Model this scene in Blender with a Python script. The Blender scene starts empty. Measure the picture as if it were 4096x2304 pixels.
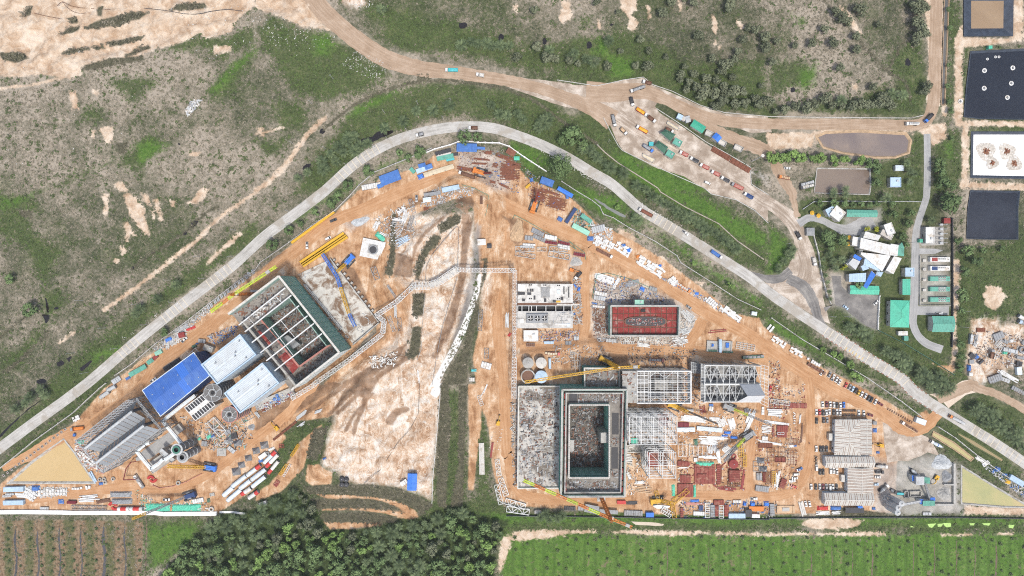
import bpy,math,random
import numpy as np
from mathutils import Vector
R=math.radians
rnd=random.Random(7)
scene=bpy.context.scene
COL=scene.collection
# camera, sky, sun, exposure
S,H=0.185,505.0
cam_d=bpy.data.cameras.new('camera');cam=bpy.data.objects.new('camera',cam_d);COL.objects.link(cam)
cam.location=(0,0,H);cam.rotation_euler=(0,0,0)
cam_d.sensor_width=36;cam_d.lens=36*H/(4096*S);cam_d.clip_start=1;cam_d.clip_end=12000
scene.camera=cam
world=bpy.data.worlds.new('World');scene.world=world;world.use_nodes=True
SUN_EL,SUN_DIR=69.0,(0.42,-0.91)
wn=world.node_tree;bg=wn.nodes['Background']
sky=wn.nodes.new('ShaderNodeTexSky');sky.sky_type='NISHITA';sky.sun_disc=False
sky.sun_elevation=R(SUN_EL);sky.sun_rotation=math.atan2(SUN_DIR[0],SUN_DIR[1])
sky.air_density=1.2;sky.dust_density=4.0;sky.ozone_density=1.0
wn.links.new(sky.outputs[0],bg.inputs[0]);bg.inputs[1].default_value=0.15
sun_d=bpy.data.lights.new('sun','SUN');sun_d.energy=2.5;sun_d.angle=R(5);sun_d.color=(1,.965,.9)
sun=bpy.data.objects.new('sun',sun_d);COL.objects.link(sun)
_h=math.hypot(*SUN_DIR)
sun.rotation_euler=Vector((SUN_DIR[0]/_h*math.cos(R(SUN_EL)),SUN_DIR[1]/_h*math.cos(R(SUN_EL)),math.sin(R(SUN_EL)))).to_track_quat('Z','Y').to_euler()
vs=scene.view_settings
vs.view_transform='Standard';vs.look='None';vs.gamma=1;vs.use_curve_mapping=False;vs.exposure=0.2
scene.render.engine='CYCLES'
scene.cycles.max_bounces=5;scene.cycles.diffuse_bounces=3;scene.cycles.glossy_bounces=2;scene.cycles.transparent_max_bounces=4
scene.cycles.use_denoising=False
scene.cycles.pixel_filter_type='BLACKMAN_HARRIS';scene.cycles.filter_width=1.1
# survey: photograph tiles > world metres
VIEW={'o':(0,0,2576/4096),'L1':(880,1060,1825/680),'L2':(540,1300,1913/660),'L3':(280,1560,1895/680),'L4':(860,1560,1101/380),'R1':(2030,1420,1585/700),'R2':(2460,1380,1932/640),'R3':(2660,1600,1811/600),'R4':(2030,1040,2520/800),'m':(3280,1180,2570/816),'t':(1700,560,2371/720),'s':(0,1900,2576/620)}
for _i,_c in enumerate('abcd'):
 for _r in range(3):
  VIEW[_c+str(_r)]=(1024*_i,768*_r,1932/1024)
def nums(s):return[float(t)for t in s.replace(',',' ').split()]
def W(view,x,y,h=0.0):
 
 ox,oy,k=VIEW[view]
 f=S*(H-h)/H
 return((ox+x/k-2048)*f,(1152-oy-y/k)*f)
def P(view,s,h=0.0):
 n=nums(s)if isinstance(s,str)else s
 return[W(view,n[i],n[i+1],h)for i in range(0,len(n),2)]
def PX(view,w):return w/VIEW[view][2]*S
# node helpers
class NT:
 def __init__(s,m):s.t=m.node_tree;s.n=s.t.nodes;s.l=s.t.links
 def new(s,kind,**kw):
  nd=s.n.new(kind)
  for k,v in kw.items():setattr(nd,k,v)
  return nd
 def put(s,sock,v):
  if hasattr(v,'is_output'):s.l.new(v,sock)
  else:sock.default_value=v
 def math(s,op,a,b=0.0,c=0.0,clamp=False):
  nd=s.new('ShaderNodeMath',operation=op,use_clamp=clamp)
  s.put(nd.inputs[0],a);s.put(nd.inputs[1],b);s.put(nd.inputs[2],c);return nd.outputs[0]
 def mix(s,f,a,b,blend='MIX'):
  nd=s.new('ShaderNodeMix',data_type='RGBA',blend_type=blend)
  s.put(nd.inputs[0],f)
  for i,v in((6,a),(7,b)):s.put(nd.inputs[i],v if hasattr(v,'is_output')else(*v[:3],1))
  return nd.outputs[2]
 def ramp(s,f,*st):
  nd=s.new('ShaderNodeValToRGB');s.put(nd.inputs[0],f);e=nd.color_ramp.elements
  while len(e)<len(st):e.new(0.5)
  for el,(p,c)in zip(e,st):el.position=p;el.color=(*c,1)
  return nd.outputs[0]
 def noise(s,scale,detail=4,rough=.55,vec=None,dist=0.0):
  nd=s.new('ShaderNodeTexNoise');nd.inputs['Scale'].default_value=scale;nd.inputs['Detail'].default_value=detail
  nd.inputs['Roughness'].default_value=rough;nd.inputs['Distortion'].default_value=dist
  if vec is not None:s.l.new(vec,nd.inputs['Vector'])
  return nd.outputs[0]
 def mapr(s,v,a,b,c=0.0,d=1.0,smooth=True):
  nd=s.new('ShaderNodeMapRange',interpolation_type='SMOOTHSTEP' if smooth else 'LINEAR')
  s.put(nd.inputs[0],v)
  for i,x in enumerate((a,b,c,d)):s.put(nd.inputs[i+1],x)
  return nd.outputs[0]
 def attr(s,name,typ='GEOMETRY'):
  nd=s.new('ShaderNodeAttribute',attribute_name=name,attribute_type=typ);return nd
def newmat(name):
 m=bpy.data.materials.new(name);m.use_nodes=True
 b=m.node_tree.nodes['Principled BSDF'];return m,NT(m),b
MATS={}
def mat(name,rgb=None,rough=.7,var=.18,scale=.6,metal=0.0,dirt=None,dlo=.5,spec=.3):
 
 if name in MATS:return MATS[name]
 m,t,b=newmat(name);MATS[name]=m
 tc=t.new('ShaderNodeTexCoord');oi=t.new('ShaderNodeObjectInfo')
 geo=t.new('ShaderNodeNewGeometry')
 n1=t.noise(scale,5,.6,geo.outputs['Position']);n2=t.noise(scale*7,3,.6,geo.outputs['Position'])
 k=t.math('ADD',t.math('MULTIPLY',n1,.65),t.math('MULTIPLY',n2,.35))
 lo=tuple(c*(1-var)for c in rgb);hi=tuple(min(1,c*(1+var))for c in rgb)
 col=t.ramp(k,(.33,lo),(.66,hi))
 col=t.mix(t.math('MULTIPLY',t.math('SUBTRACT',oi.outputs['Random'],.5),.25),col,(0,0,0))if var>0.03 else col
 if dirt:
  col=t.mix(t.mapr(t.noise(scale*.55,6,.7,geo.outputs['Position'],.6),dlo,dlo+.16),col,dirt)
 t.put(b.inputs['Base Color'],col);b.inputs['Roughness'].default_value=rough;b.inputs['Metallic'].default_value=metal
 b.inputs['Specular IOR Level'].default_value=spec
 return m
# mesh builder
class MB:
 def __init__(s):s.v=[];s.f=[];s.m=[]
 def add(s,vs_,fs,mi=0):
  o=len(s.v);s.v+=vs_
  s.f+=[tuple(i+o for i in f)for f in fs];s.m+=[mi]*len(fs);return s
 BOXF=[(0,3,2,1),(4,5,6,7),(0,1,5,4),(1,2,6,5),(2,3,7,6),(3,0,4,7)]
 def box(s,cx,cy,z0,sx,sy,sz,rz=0.0,mi=0,top=1.0,tilt=0.0):
  c,n=math.cos(rz),math.sin(rz);vs_=[]
  for z,k in((z0,1),(z0+sz,top)):
   for a,b_ in((-1,-1),(1,-1),(1,1),(-1,1)):
    x,y=a*sx/2*k,b_*sy/2*k
    vs_.append((cx+x*c-y*n,cy+x*n+y*c,z+tilt*a*sx/2))
  return s.add(vs_,s.BOXF,mi)
 def pr(s,poly,z0,z1,mi=0,cap=True):
  n=len(poly)
  a=sum(poly[i][0]*poly[(i+1)%n][1]-poly[(i+1)%n][0]*poly[i][1]for i in range(n))
  if a<0:poly=poly[::-1]
  vs_=[(x,y,z0)for x,y in poly]+[(x,y,z1)for x,y in poly]
  fs=[(i,(i+1)%n,n+(i+1)%n,n+i)for i in range(n)]
  if cap:fs+=[tuple(range(n,2*n)),tuple(range(n-1,-1,-1))]
  return s.add(vs_,fs,mi)
 def bm_(s,p,q,w,h=None,mi=0):
  h=h or w;p=Vector(p);q=Vector(q);d=(q-p)
  if d.length<1e-6:return s
  d.normalize();up=Vector((0,0,1))if abs(d.z)<.95 else Vector((1,0,0))
  a=d.cross(up).normalized()*(w/2);b_=a.cross(d).normalized()*(h/2)
  vs_=[tuple(e+sa*a+sb*b_)for e in(p,q)for sa,sb in((-1,-1),(1,-1),(1,1),(-1,1))]
  return s.add(vs_,s.BOXF,mi)
 def cyl(s,p,q,r0,r1=None,n=12,mi=0,cap=True):
  r1=r0 if r1 is None else r1;p=Vector(p);q=Vector(q);d=(q-p).normalized()
  up=Vector((0,0,1))if abs(d.z)<.95 else Vector((1,0,0));a=d.cross(up).normalized();b_=d.cross(a)
  vs_=[]
  for e,r in((p,r0),(q,r1)):
   for i in range(n):
    t=2*math.pi*i/n;vs_.append(tuple(e+a*(r*math.cos(t))+b_*(r*math.sin(t))))
  fs=[(i,(i+1)%n,n+(i+1)%n,n+i)for i in range(n)]
  if cap:fs+=[tuple(range(n,2*n)),tuple(range(n-1,-1,-1))]
  return s.add(vs_,fs,mi)
 def ring(s,c,r0,r1,z0,z1,n=24,mi=0):
  vs_=[]
  for r,z in((r0,z0),(r1,z0),(r1,z1),(r0,z1)):
   vs_+=[(c[0]+r*math.cos(2*math.pi*i/n),c[1]+r*math.sin(2*math.pi*i/n),z)for i in range(n)]
  fs=[]
  for k in range(4):
   for i in range(n):fs.append((k*n+i,k*n+(i+1)%n,((k+1)%4)*n+(i+1)%n,((k+1)%4)*n+i))
  return s.add(vs_,fs,mi)
 def lt(s,p,q,w,h,bay=None,t=.12,mi=0,mj=None):
  
  p=Vector(p);q=Vector(q);d=q-p;L=d.length;d.normalize()
  up=Vector((0,0,1))if abs(d.z)<.95 else Vector((1,0,0));a=d.cross(up).normalized();b_=a.cross(d).normalized()
  n=max(2,int(round(L/(bay or w))));c=[(-1,-1),(1,-1),(1,1),(-1,1)]
  pt=lambda i,k:p+d*(L*i/n)+a*(c[k][0]*w/2)+b_*(c[k][1]*h/2)
  for k in range(4):s.bm_(pt(0,k),pt(n,k),t*1.4,mi=mi)
  mj=mi if mj is None else mj
  for i in range(n):
   for k in range(4):
    s.bm_(pt(i,k),pt(i+1,(k+1)%4)if i%2 else pt(i+1,k),t,mi=mj)if i%2 else s.bm_(pt(i,(k+1)%4),pt(i+1,k),t,mi=mj)
    s.bm_(pt(i,k),pt(i,(k+1)%4),t,mi=mj)
  return s
 def mesh(s,name,mats):
  me=bpy.data.meshes.new(name);me.from_pydata(s.v,[],s.f)
  ms=mats if isinstance(mats,(list,tuple))else[mats]
  for m in ms:me.materials.append(m)
  if len(ms)>1:me.polygons.foreach_set('material_index',s.m)
  me.update();return me
 def bd(s,name,mats,parent=None,**kw):
  return link(name,s.mesh(name,mats),parent,**kw)
def link(name,data,parent=None,label=None,cat=None,group=None,kind=None,loc=None,rz=None):
 o=bpy.data.objects.new(name,data);COL.objects.link(o)
 if parent:o.parent=parent
 if loc is not None:o.location=loc
 if rz is not None:o.rotation_euler=(0,0,rz)
 return tag(o,label,cat,group,kind)
ABB={'@g':'the gravel yard','@f':'the formwork building','@e':'the eastern yard','@s':'the south wall','@y':'the steel yard','@o':'the orange track','@t':'the yard track','@c':'the concrete road','@h':'chimney section','@u':'the haul road','@n':'the southern wall','@b':'the cooling building','@w':'from the west'}
def tag(o,label=None,cat=None,group=None,kind=None):
 for k,v in ABB.items():label=label.replace(k,v)if label else label
 for k,v in(('label',label),('category',cat),('group',group),('kind',kind)):
  if v:o[k]=v
 return o
def TH(name,label,cat,loc=(0,0,0),rz=0.0,group=None):
 o=link(name,None,None,label,cat,group);o.location=loc if len(loc)==3 else(*loc,0);o.rotation_euler=(0,0,rz)
 o.empty_display_size=.1;return o
KIDS={}
def dup(root,loc,rz,label,group=None):
 
 def cp(o,par):
  c=o.copy();COL.objects.link(c);c.parent=par
  for ch in list(o.children):cp(ch,c)
  return c
 r=cp(root,None);r.location=loc;r.rotation_euler=(0,0,rz);return tag(r,label,None,group)
ORD='first second third fourth fifth sixth seventh eighth ninth tenth eleventh twelfth thirteenth fourteenth fifteenth sixteenth seventeenth eighteenth nineteenth twentieth'.split()
TENS={2:'twenty',3:'thirty',4:'forty',5:'fifty',6:'sixty',7:'seventy',8:'eighty',9:'ninety'}
def nth(i):
 if i<20:return ORD[i]
 h,i=divmod(i+1,100);pre={0:'',1:'hundred and ',2:'two hundred and '}[h]
 if i==0:return pre.replace(' and ','th')if pre else 'hundredth'
 if i<=20:return pre+ORD[i-1]
 t,u=divmod(i,10)
 return pre+(TENS[t]+'-'+ORD[u-1]if u else TENS[t][:-1]+'ieth')
def smooth(pts,n=8):
 
 p=[Vector((*q,0))for q in pts];p=[2*p[0]-p[1]]+p+[2*p[-1]-p[-2]];out=[]
 for i in range(1,len(p)-2):
  a,b_,c,d=p[i-1:i+3]
  for k in range(n):
   t=k/n
   out.append(.5*(2*b_+(c-a)*t+(2*a-5*b_+4*c-d)*t*t+(3*b_-a-3*c+d)*t**3))
 out.append(p[-2]);return[(v.x,v.y)for v in out]
# ground survey: distance fields for soil and cover
GX0,GX1,GY0,GY1,GS=-440.,440.,-265.,265.,1.0
_out=[60,160,400,1000,2600]
xs=np.array([GX0-d for d in _out[::-1]]+list(np.arange(GX0,GX1+.1,GS))+[GX1+d for d in _out])
ys=np.array([GY0-d for d in _out[::-1]]+list(np.arange(GY0,GY1+.1,GS))+[GY1+d for d in _out])
NX,NY=len(xs),len(ys);FAR=-14.0
def _seg(px,py,A,B):
 dx,dy=B[0]-A[0],B[1]-A[1];L2=dx*dx+dy*dy+1e-9
 t=np.clip(((px-A[0])*dx+(py-A[1])*dy)/L2,0,1)
 return np.hypot(px-A[0]-t*dx,py-A[1]-t*dy)
def sd_poly(px,py,poly):
 d=np.full(px.shape,1e9);ins=np.zeros(px.shape,bool);n=len(poly)
 for i in range(n):
  A,B=poly[i],poly[(i+1)%n]
  d=np.minimum(d,_seg(px,py,A,B))
  c=(A[1]>py)!=(B[1]>py)
  if A[1]!=B[1]:ins^=c&(px<(B[0]-A[0])*(py-A[1])/(B[1]-A[1])+A[0])
 return np.where(ins,d,-d)
def sd_line(px,py,pts,w):
 d=np.full(px.shape,1e9)
 for A,B in zip(pts,pts[1:]):d=np.minimum(d,_seg(px,py,A,B))
 return w-d
def field(polys,lines=(),lo=FAR,hi=14.0):
 out=np.full((NY,NX),lo)
 for shape,w in[(p,None)for p in polys]+list(lines):
  m=(-lo)+(w or 0)
  i0,i1=np.searchsorted(xs,[min(p[0]for p in shape)-m,max(p[0]for p in shape)+m])
  j0,j1=np.searchsorted(ys,[min(p[1]for p in shape)-m,max(p[1]for p in shape)+m])
  if i1<=i0 or j1<=j0:continue
  X,Y=np.meshgrid(xs[i0:i1],ys[j0:j1])
  d=sd_poly(X,Y,shape)if w is None else sd_line(X,Y,shape,w)
  out[j0:j1,i0:i1]=np.maximum(out[j0:j1,i0:i1],np.clip(d,lo,hi))
 return out
def many(s):
 
 res=[]
 for ln in s.strip().splitlines():
  v,q=ln.split(':');res.append(P(v.strip(),q))
 return res
def manyl(s):
 res=[]
 for ln in s.strip().splitlines():
  v,w,q=ln.split(':');res.append((P(v.strip(),q),float(w)))
 return res
SAND=many('''a0: -200 -200 1932 -200 1932 40 1790 150 1740 250 1560 290 1500 250 1380 320 1160 375 1000 430 820 440 620 490 610 560 540 600 300 560 210 575 60 580 -200 570
b0: -10 -150 380 -150 420 60 520 190 600 250 500 215 330 200 200 130 60 90 -10 60
a0: 520 690 570 680 600 830 545 830
a0: 740 960 850 960 850 1060 810 1090 770 1020
a0: 680 980 720 980 710 1050 690 1040
a0: 1610 350 1740 345 1740 390 1620 415
a0: 850 1380 930 1370 980 1449 900 1449
a0: 1420 1140 1510 1150 1490 1180 1430 1170
a0: 700 670 750 690 730 730 700 710
a1: 760 0 820 20 820 130 800 200 770 150 790 90
a1: 930 0 980 0 1050 60 1090 130 1130 330 1100 320 1020 240 980 170 940 60
a1: 1060 0 1120 20 1145 110 1080 80
a1: 1150 50 1200 40 1210 130 1240 210 1210 220 1170 130
a1: 930 230 970 220 1000 290 1030 330 990 330 940 400 945 310
a1: 900 400 950 430 950 470 920 480
a1: 860 490 900 510 890 535 850 520
a1: 1280 60 1320 60 1330 120 1290 110
a1: 1410 90 1520 -40 1580 -20 1530 60 1490 90
a1: 1140 140 1170 150 1165 215
c0: 370 0 435 0 440 60 465 110 440 145 400 160 380 175 350 140 375 60
c0: 640 140 680 180 660 220 640 200
c0: 820 -60 940 -60 945 60 900 110 965 170 920 240 870 215 880 150 820 60
c0: 1010 40 1050 50 1050 140 1030 150
c0: 1250 -60 1280 -60 1285 90 1260 90
c0: 1505 90 1560 180 1520 340 1580 340 1590 400 1560 370 1520 250
c0: 1690 130 1760 200 1750 230 1705 200
c0: 10 40 50 30 40 90 5 80
d1: 1660 700 1760 720 1800 790 1760 850 1700 900 1640 850 1620 780
d0: 530 30 620 100 720 260 690 270 620 190 545 90
d0: 640 630 680 640 670 690 640 670
b0: 0 970 60 960 60 1040 20 1010
d1: 1390 500 1450 510 1440 800 1420 1000 1430 1200 1400 1380 1370 1340 1390 1200 1400 900 1390 700
c1: 800 280 900 300 940 360 870 400 800 340
c1: 1040 460 1130 480 1200 560 1130 560
c1: 1380 660 1450 680 1430 710 1380 690
d2: 270 1030 400 1010 600 1010 720 1030 680 1080 500 1100 330 1090 260 1060
c2: 0 1110 200 1100 440 1100 640 1105 640 1120 440 1130 240 1170 0 1185
c2: 750 1110 900 1100 1200 1110 1500 1110 1500 1130 1150 1145 760 1125
c2: 1520 1110 1932 1125 1932 1150 1700 1140 1530 1130
d2: 0 1120 400 1120 880 1110 890 1140 700 1150 400 1140 0 1145
d2: 1310 1130 1540 1125 1540 1150 1310 1145
d2: 1720 1125 1860 1120 1850 1140 1720 1140
b2: 1860 1150 1930 1130 1932 1180 1860 1400 1820 1440 1840 1250
d2: 1480 920 1932 930 1960 990 1700 985 1480 985
d0: 1180 0 1240 -60 1330 -60 1320 400 1310 780 1200 880 1200 780 1210 400
d0: 1440 200 1470 190 1480 275 1830 290 1850 0 1932 0 1932 300 1700 340 1480 360 1440 900 1400 900 1420 400
d0: 1310 790 1355 800 1350 880 1310 880
d0: 1200 940 1340 930 1350 1040 1240 1110 1220 1050 1130 980
d0: 350 990 440 970 700 975 1090 985 1100 1020 1060 1000 700 990 420 1000 360 1080
d0: -20 1000 360 1000 340 1110 200 1130 0 1130''')
LINES_SAND=manyl('''a1:1.6:790 890 900 810 1020 730 1180 600 1360 460 1480 370 1600 240 1740 130 1932 0
b0:2.0:0 1440 90 1380 170 1300 260 1200 330 1090 400 1000 520 890
b0:1.0:0 1010 60 1000 200 960
a0:1.1:640 490 850 440 1080 415
a0:.8:0 670 240 640 420 600 600 560
d0:2.0:1450 930 1932 935
d0:3.0:1440 300 1440 930
d0:2.6:1490 960 1490 1380
d0:2.6:1470 1395 1932 1410
a1:1.6:1580 530 1640 460 1740 380 1810 320
a1:1.2:450 1140 560 1060''')
ORANGE=many('''b1: 960 640 1200 640 1200 1010 1160 1160 1000 1200 900 1300 700 1455 500 1455 900 1100
b1: 1150 0 1700 -20 1800 100 1800 700 1700 640 1660 300 1640 100 1500 60 1180 180 1060 200 1060 60
o: 20 1200 90 1150 190 1060 260 980 420 860 520 780 600 720 740 610 840 540 900 480 960 450 1050 420 1100 385 1160 380 1230 385 1290 405 1330 450 1380 470 1440 500 1500 560 1600 610 1680 660 1760 720 1850 790 1910 800 1920 820 1990 870 2060 920 2160 970 2300 1050 2330 1030 2350 1060 2300 1080 2260 1110 2250 1290 1700 1295 1330 1275 1260 1260 1240 1180 1230 1080 1200 990 1190 900 1210 800 1230 700 1210 560 1190 500 1140 480 1060 520 1000 540 1010 560 1000 700 960 800 880 900 800 960 740 1010 700 1040 690 1060 720 1100 690 1150 640 1230 550 1290 0 1285 0 1220
b2: 130 400 300 280 560 240 620 210 700 60 760 -20 600 -20 0 300 0 460
b2: 330 440 460 330 520 290 470 400 400 520 370 620 300 700 200 800 100 850 0 880 0 820 100 760 220 620
b2: 400 600 500 590 600 640 580 740 440 760 380 720
b2: 440 825 900 830 1100 870 1220 960 1230 1000 1170 1020 1080 1010 960 970 800 950 500 955 500 940 700 930
b2: 510 1040 950 1040 940 1070 700 1090 560 1095
b2: 1600 0 1700 0 1700 300 1640 800 1600 800 1610 400
m: 1420 860 1480 900 1700 880 1690 950 1640 980''')
WHITE=many('''b1: 860 1290 1060 1210 1190 1240 1060 1320 900 1440 700 1449
b1: 1050 200 1180 160 1300 190 1500 170 1560 180 1640 170 1650 400 1640 700 1590 900 1500 1100 1420 1300 1340 1449 600 1449 860 1250 1100 1050 1180 930 1190 760 1060 640 1050 450
b2: 560 20 700 -40 1400 -40 1390 200 1370 420 1340 700 1335 850 1200 780 1050 740 800 730 700 700 640 640 560 620 520 580 560 400 620 260
b1: 1700 600 1780 620 1760 850 1680 1000 1700 600
m: 1900 310 2060 290 2240 300 2270 380 2450 370 2600 380 2600 920 2480 900 2300 960 2150 1050 2010 1130 1900 1050 1840 950 1850 820 1870 640 1900 520
b0: 810 -100 830 30 760 60 700 40 650 0
c1: 1130 80 1200 100 1200 130 1120 110''')
GREY=many('''d2: 1200 520 1290 540 1390 590 1450 620 1450 900 1480 920 1470 985 1000 990 800 990 800 560 920 590 1050 580
b0: 1520 1150 1700 1120 1900 1180 1932 1260 1900 1449 1780 1420 1650 1300 1520 1260
b1: 660 240 830 180 850 210 720 290
c1: 440 490 520 490 530 560 450 560
c0: 1450 1140 1500 1120 1932 1340 1932 1380
d1: 580 180 850 130 850 240 760 260 650 300 590 240
d1: 480 630 550 630 560 700 610 770 820 790 830 1040 740 1010 560 870 490 850
d1: 1140 420 1260 430 1320 430 1140 470
d1: 1150 480 1370 480 1370 850 1140 850
R1: 60 280 480 280 480 1200 80 1200
R4: 1080 330 1700 300 2100 500 2380 640 2350 950 2200 1100 1100 1040 1060 700''')
GREEN=many('''b0: 100 100 330 240 480 200 640 300 800 420 1030 500 1000 600 860 690 650 720 500 740 350 700 150 500 0 250
a0: 1932 330 1760 480 1620 620 1570 690 1600 780 1680 740 1932 420
a0: 1000 1090 1130 1020 1290 1090 1180 1200 1100 1260 1000 1300 900 1280 860 1200
a0: 250 1449 400 1380 700 1260 860 1170 900 1240 640 1330 450 1430
a0: 740 560 900 520 1180 540 1260 640 1130 720 1000 800 880 740 760 640
a0: 620 790 800 800 760 900 640 890
a0: 1340 300 1560 270 1932 200 1932 330 1700 420 1500 380 1280 420 1150 440 1140 390
b0: 150 800 300 780 380 850 330 960 180 960
b0: 0 1060 240 1040 200 1160 60 1200
b0: 560 1050 680 860 880 720 1080 660 1300 600 1500 610 1932 700 1932 900 1700 880 1450 890 1200 950 1000 1020 850 1150 700 1300 600 1380 480 1449 330 1449 380 1300 480 1150
b0: 880 60 1000 200 960 260 1040 330 1200 400 1400 400 1700 440 1932 500 1932 300 1700 260 1500 180 1300 200 1100 100 900 120
c0: 0 380 350 330 500 260 700 260 900 260 1050 350 1200 480 1280 640 1060 620 980 580 640 640 330 600 330 520 0 480
c0: 500 110 620 100 620 200 520 210
c0: 1700 480 1932 430 1932 860 1500 820 1250 700 1200 560
c0: 0 700 200 690 480 870 700 880 800 1110 1000 1260 1500 1449 800 1449 600 1260 300 1080 0 960
c0: -10 1060 250 1160 480 1300 600 1449 300 1449 100 1300 -10 1130
d0: 0 450 300 420 400 560 300 700 0 760
d0: 160 90 300 120 320 210 220 230
d0: 880 480 1060 330 1170 300 1190 600 1180 850 1080 890 0 880 0 780 700 700 860 640 1000 700
d0: 1320 0 1470 0 1430 400 1400 880 1310 860 1320 780 1360 400
d0: 1340 950 1470 940 1470 1449 1230 1449 1240 1110 1340 1040
d0: 1090 990 1180 1040 1180 1449 300 1449 380 1250 700 1250 1050 1170
d0: 1510 960 1932 960 1932 1000 1550 1000 1530 1340 1500 1340
d0: 1470 370 1520 370 1500 600 1480 900 1932 900 1932 920 1450 910
d1: 220 40 900 -10 1200 0 1150 130 1090 270 1080 700 1070 940 1130 1090 1230 1190 1300 1240 1340 1400 1480 1449 1030 1449 850 1300 560 1050 440 910 560 870 820 1040 840 700 600 700 480 620 420 840 300 400 200 200
d1: -10 240 100 290 220 420 130 600 -10 610
d1: 1440 430 1932 380 1932 950 1760 960 1560 950 1500 1100 1480 1400 1400 1420 1440 1000 1450 700
d1: 1140 930 1370 940 1370 1180 1230 1140 1140 1060
d1: 0 920 100 890 450 1120 800 1330 1000 1449 600 1449 300 1270 0 1010
c1: 480 0 700 40 900 160 1260 430 1500 620 1932 850 1932 950 1880 940 1700 860 1500 720 1260 520 1230 480 900 280 640 160
c1: 1100 -10 1450 20 1932 300 1932 600 1700 560 1400 300 1180 130
d2: 560 0 850 0 1180 150 1180 230 1100 260 960 180 740 80
d2: 1270 280 1400 260 1932 620 1932 780 1700 700 1400 500
d2: 1480 100 1640 60 1932 220 1932 560 1600 360 1430 200
o: 1180 1290 2576 1300 2576 1340 1260 1340 1250 1350
o: 360 1310 515 1310 500 1360 420 1449 350 1449
b2: 1390 0 1600 0 1600 960 1500 980 1300 960 1360 860
b2: 1660 200 1760 200 1760 700 1830 860 1932 960 1932 1040 1400 1040 1500 900 1650 850
b2: 200 480 330 300 560 260 600 300 500 560 400 560 420 440 330 440 260 560 180 640 80 780 40 800 160 600
a1: 0 30 120 40 260 60 300 120 200 170 260 330 440 440 380 560 330 720 440 760 500 830 400 960 340 1060 240 1160 140 1260 100 1240 250 1080 310 960 290 840 330 700 300 600 230 460 140 350 0 300
a1: 600 1449 420 1449 560 1300 760 1100 1000 880 1250 690 1500 500 1700 380 1932 200 1932 360 1700 560 1450 760 1200 920 900 1180
a1: 1932 470 1932 580 1560 840 1260 1060 1100 1160 800 1440 700 1449 900 1330 1260 1020 1500 860 1800 590
a0: 0 560 200 600 430 530 620 500 660 560 400 600 200 640 0 660
a2: 0 380 300 140 400 0 560 0 300 250 60 470 0 480
a2: 0 620 120 530 420 300 560 200 800 0 830 0 650 130 400 330 130 540 0 660''')
BRIGHT=many('''b0: 680 890 740 800 880 750 1060 680 1070 710 900 810 760 880
a0: 1640 600 1700 540 1780 470 1900 380 1932 380 1880 440 1740 580 1640 690 1590 700
a0: 1010 1100 1130 1050 1270 1090 1170 1190 1060 1260 1030 1200
b0: 410 260 560 240 620 320 560 400 440 430
c0: 740 440 900 460 890 560 760 560
c0: 650 290 720 290 700 400 600 400
d0: 190 100 280 130 300 200 220 210
d0: 220 500 390 470 380 620 280 700 200 660
d0: 1340 1080 1400 1080 1400 1200 1350 1200
c1: 640 40 900 180 1260 440 1500 620 1880 870 1880 800 1500 560 1100 270 760 60
c1: 1120 -10 1400 20 1932 320 1932 420 1700 360 1420 170
c0: 780 1170 900 1190 1200 1330 1500 1449 1100 1449 860 1290
o: 375 1320 500 1320 480 1370 430 1420 380 1449 360 1380
b1: 290 230 440 130 700 0 620 -10 380 110 270 200
b0: 720 1449 900 1310 1150 1210 1300 1110 1130 1160 900 1260 750 1380
c0: 0 1080 200 1150 260 1240 130 1260 0 1170
o: 1260 1345 2576 1345 2576 1560 1260 1560
o: 1190 1295 2576 1305 2576 1320 1190 1315
a1: 0 40 100 50 240 20 120 90 0 120
c1: 480 0 640 150 900 290 1230 490 1260 520 1240 470 940 270 700 110 600 0
d1: 0 270 90 310 160 400 100 600 0 600
a1: 700 1240 900 1160 900 1190 720 1290
d1: 0 960 200 1040 460 1230 800 1440 700 1449 400 1260 0 1030''')
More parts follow.
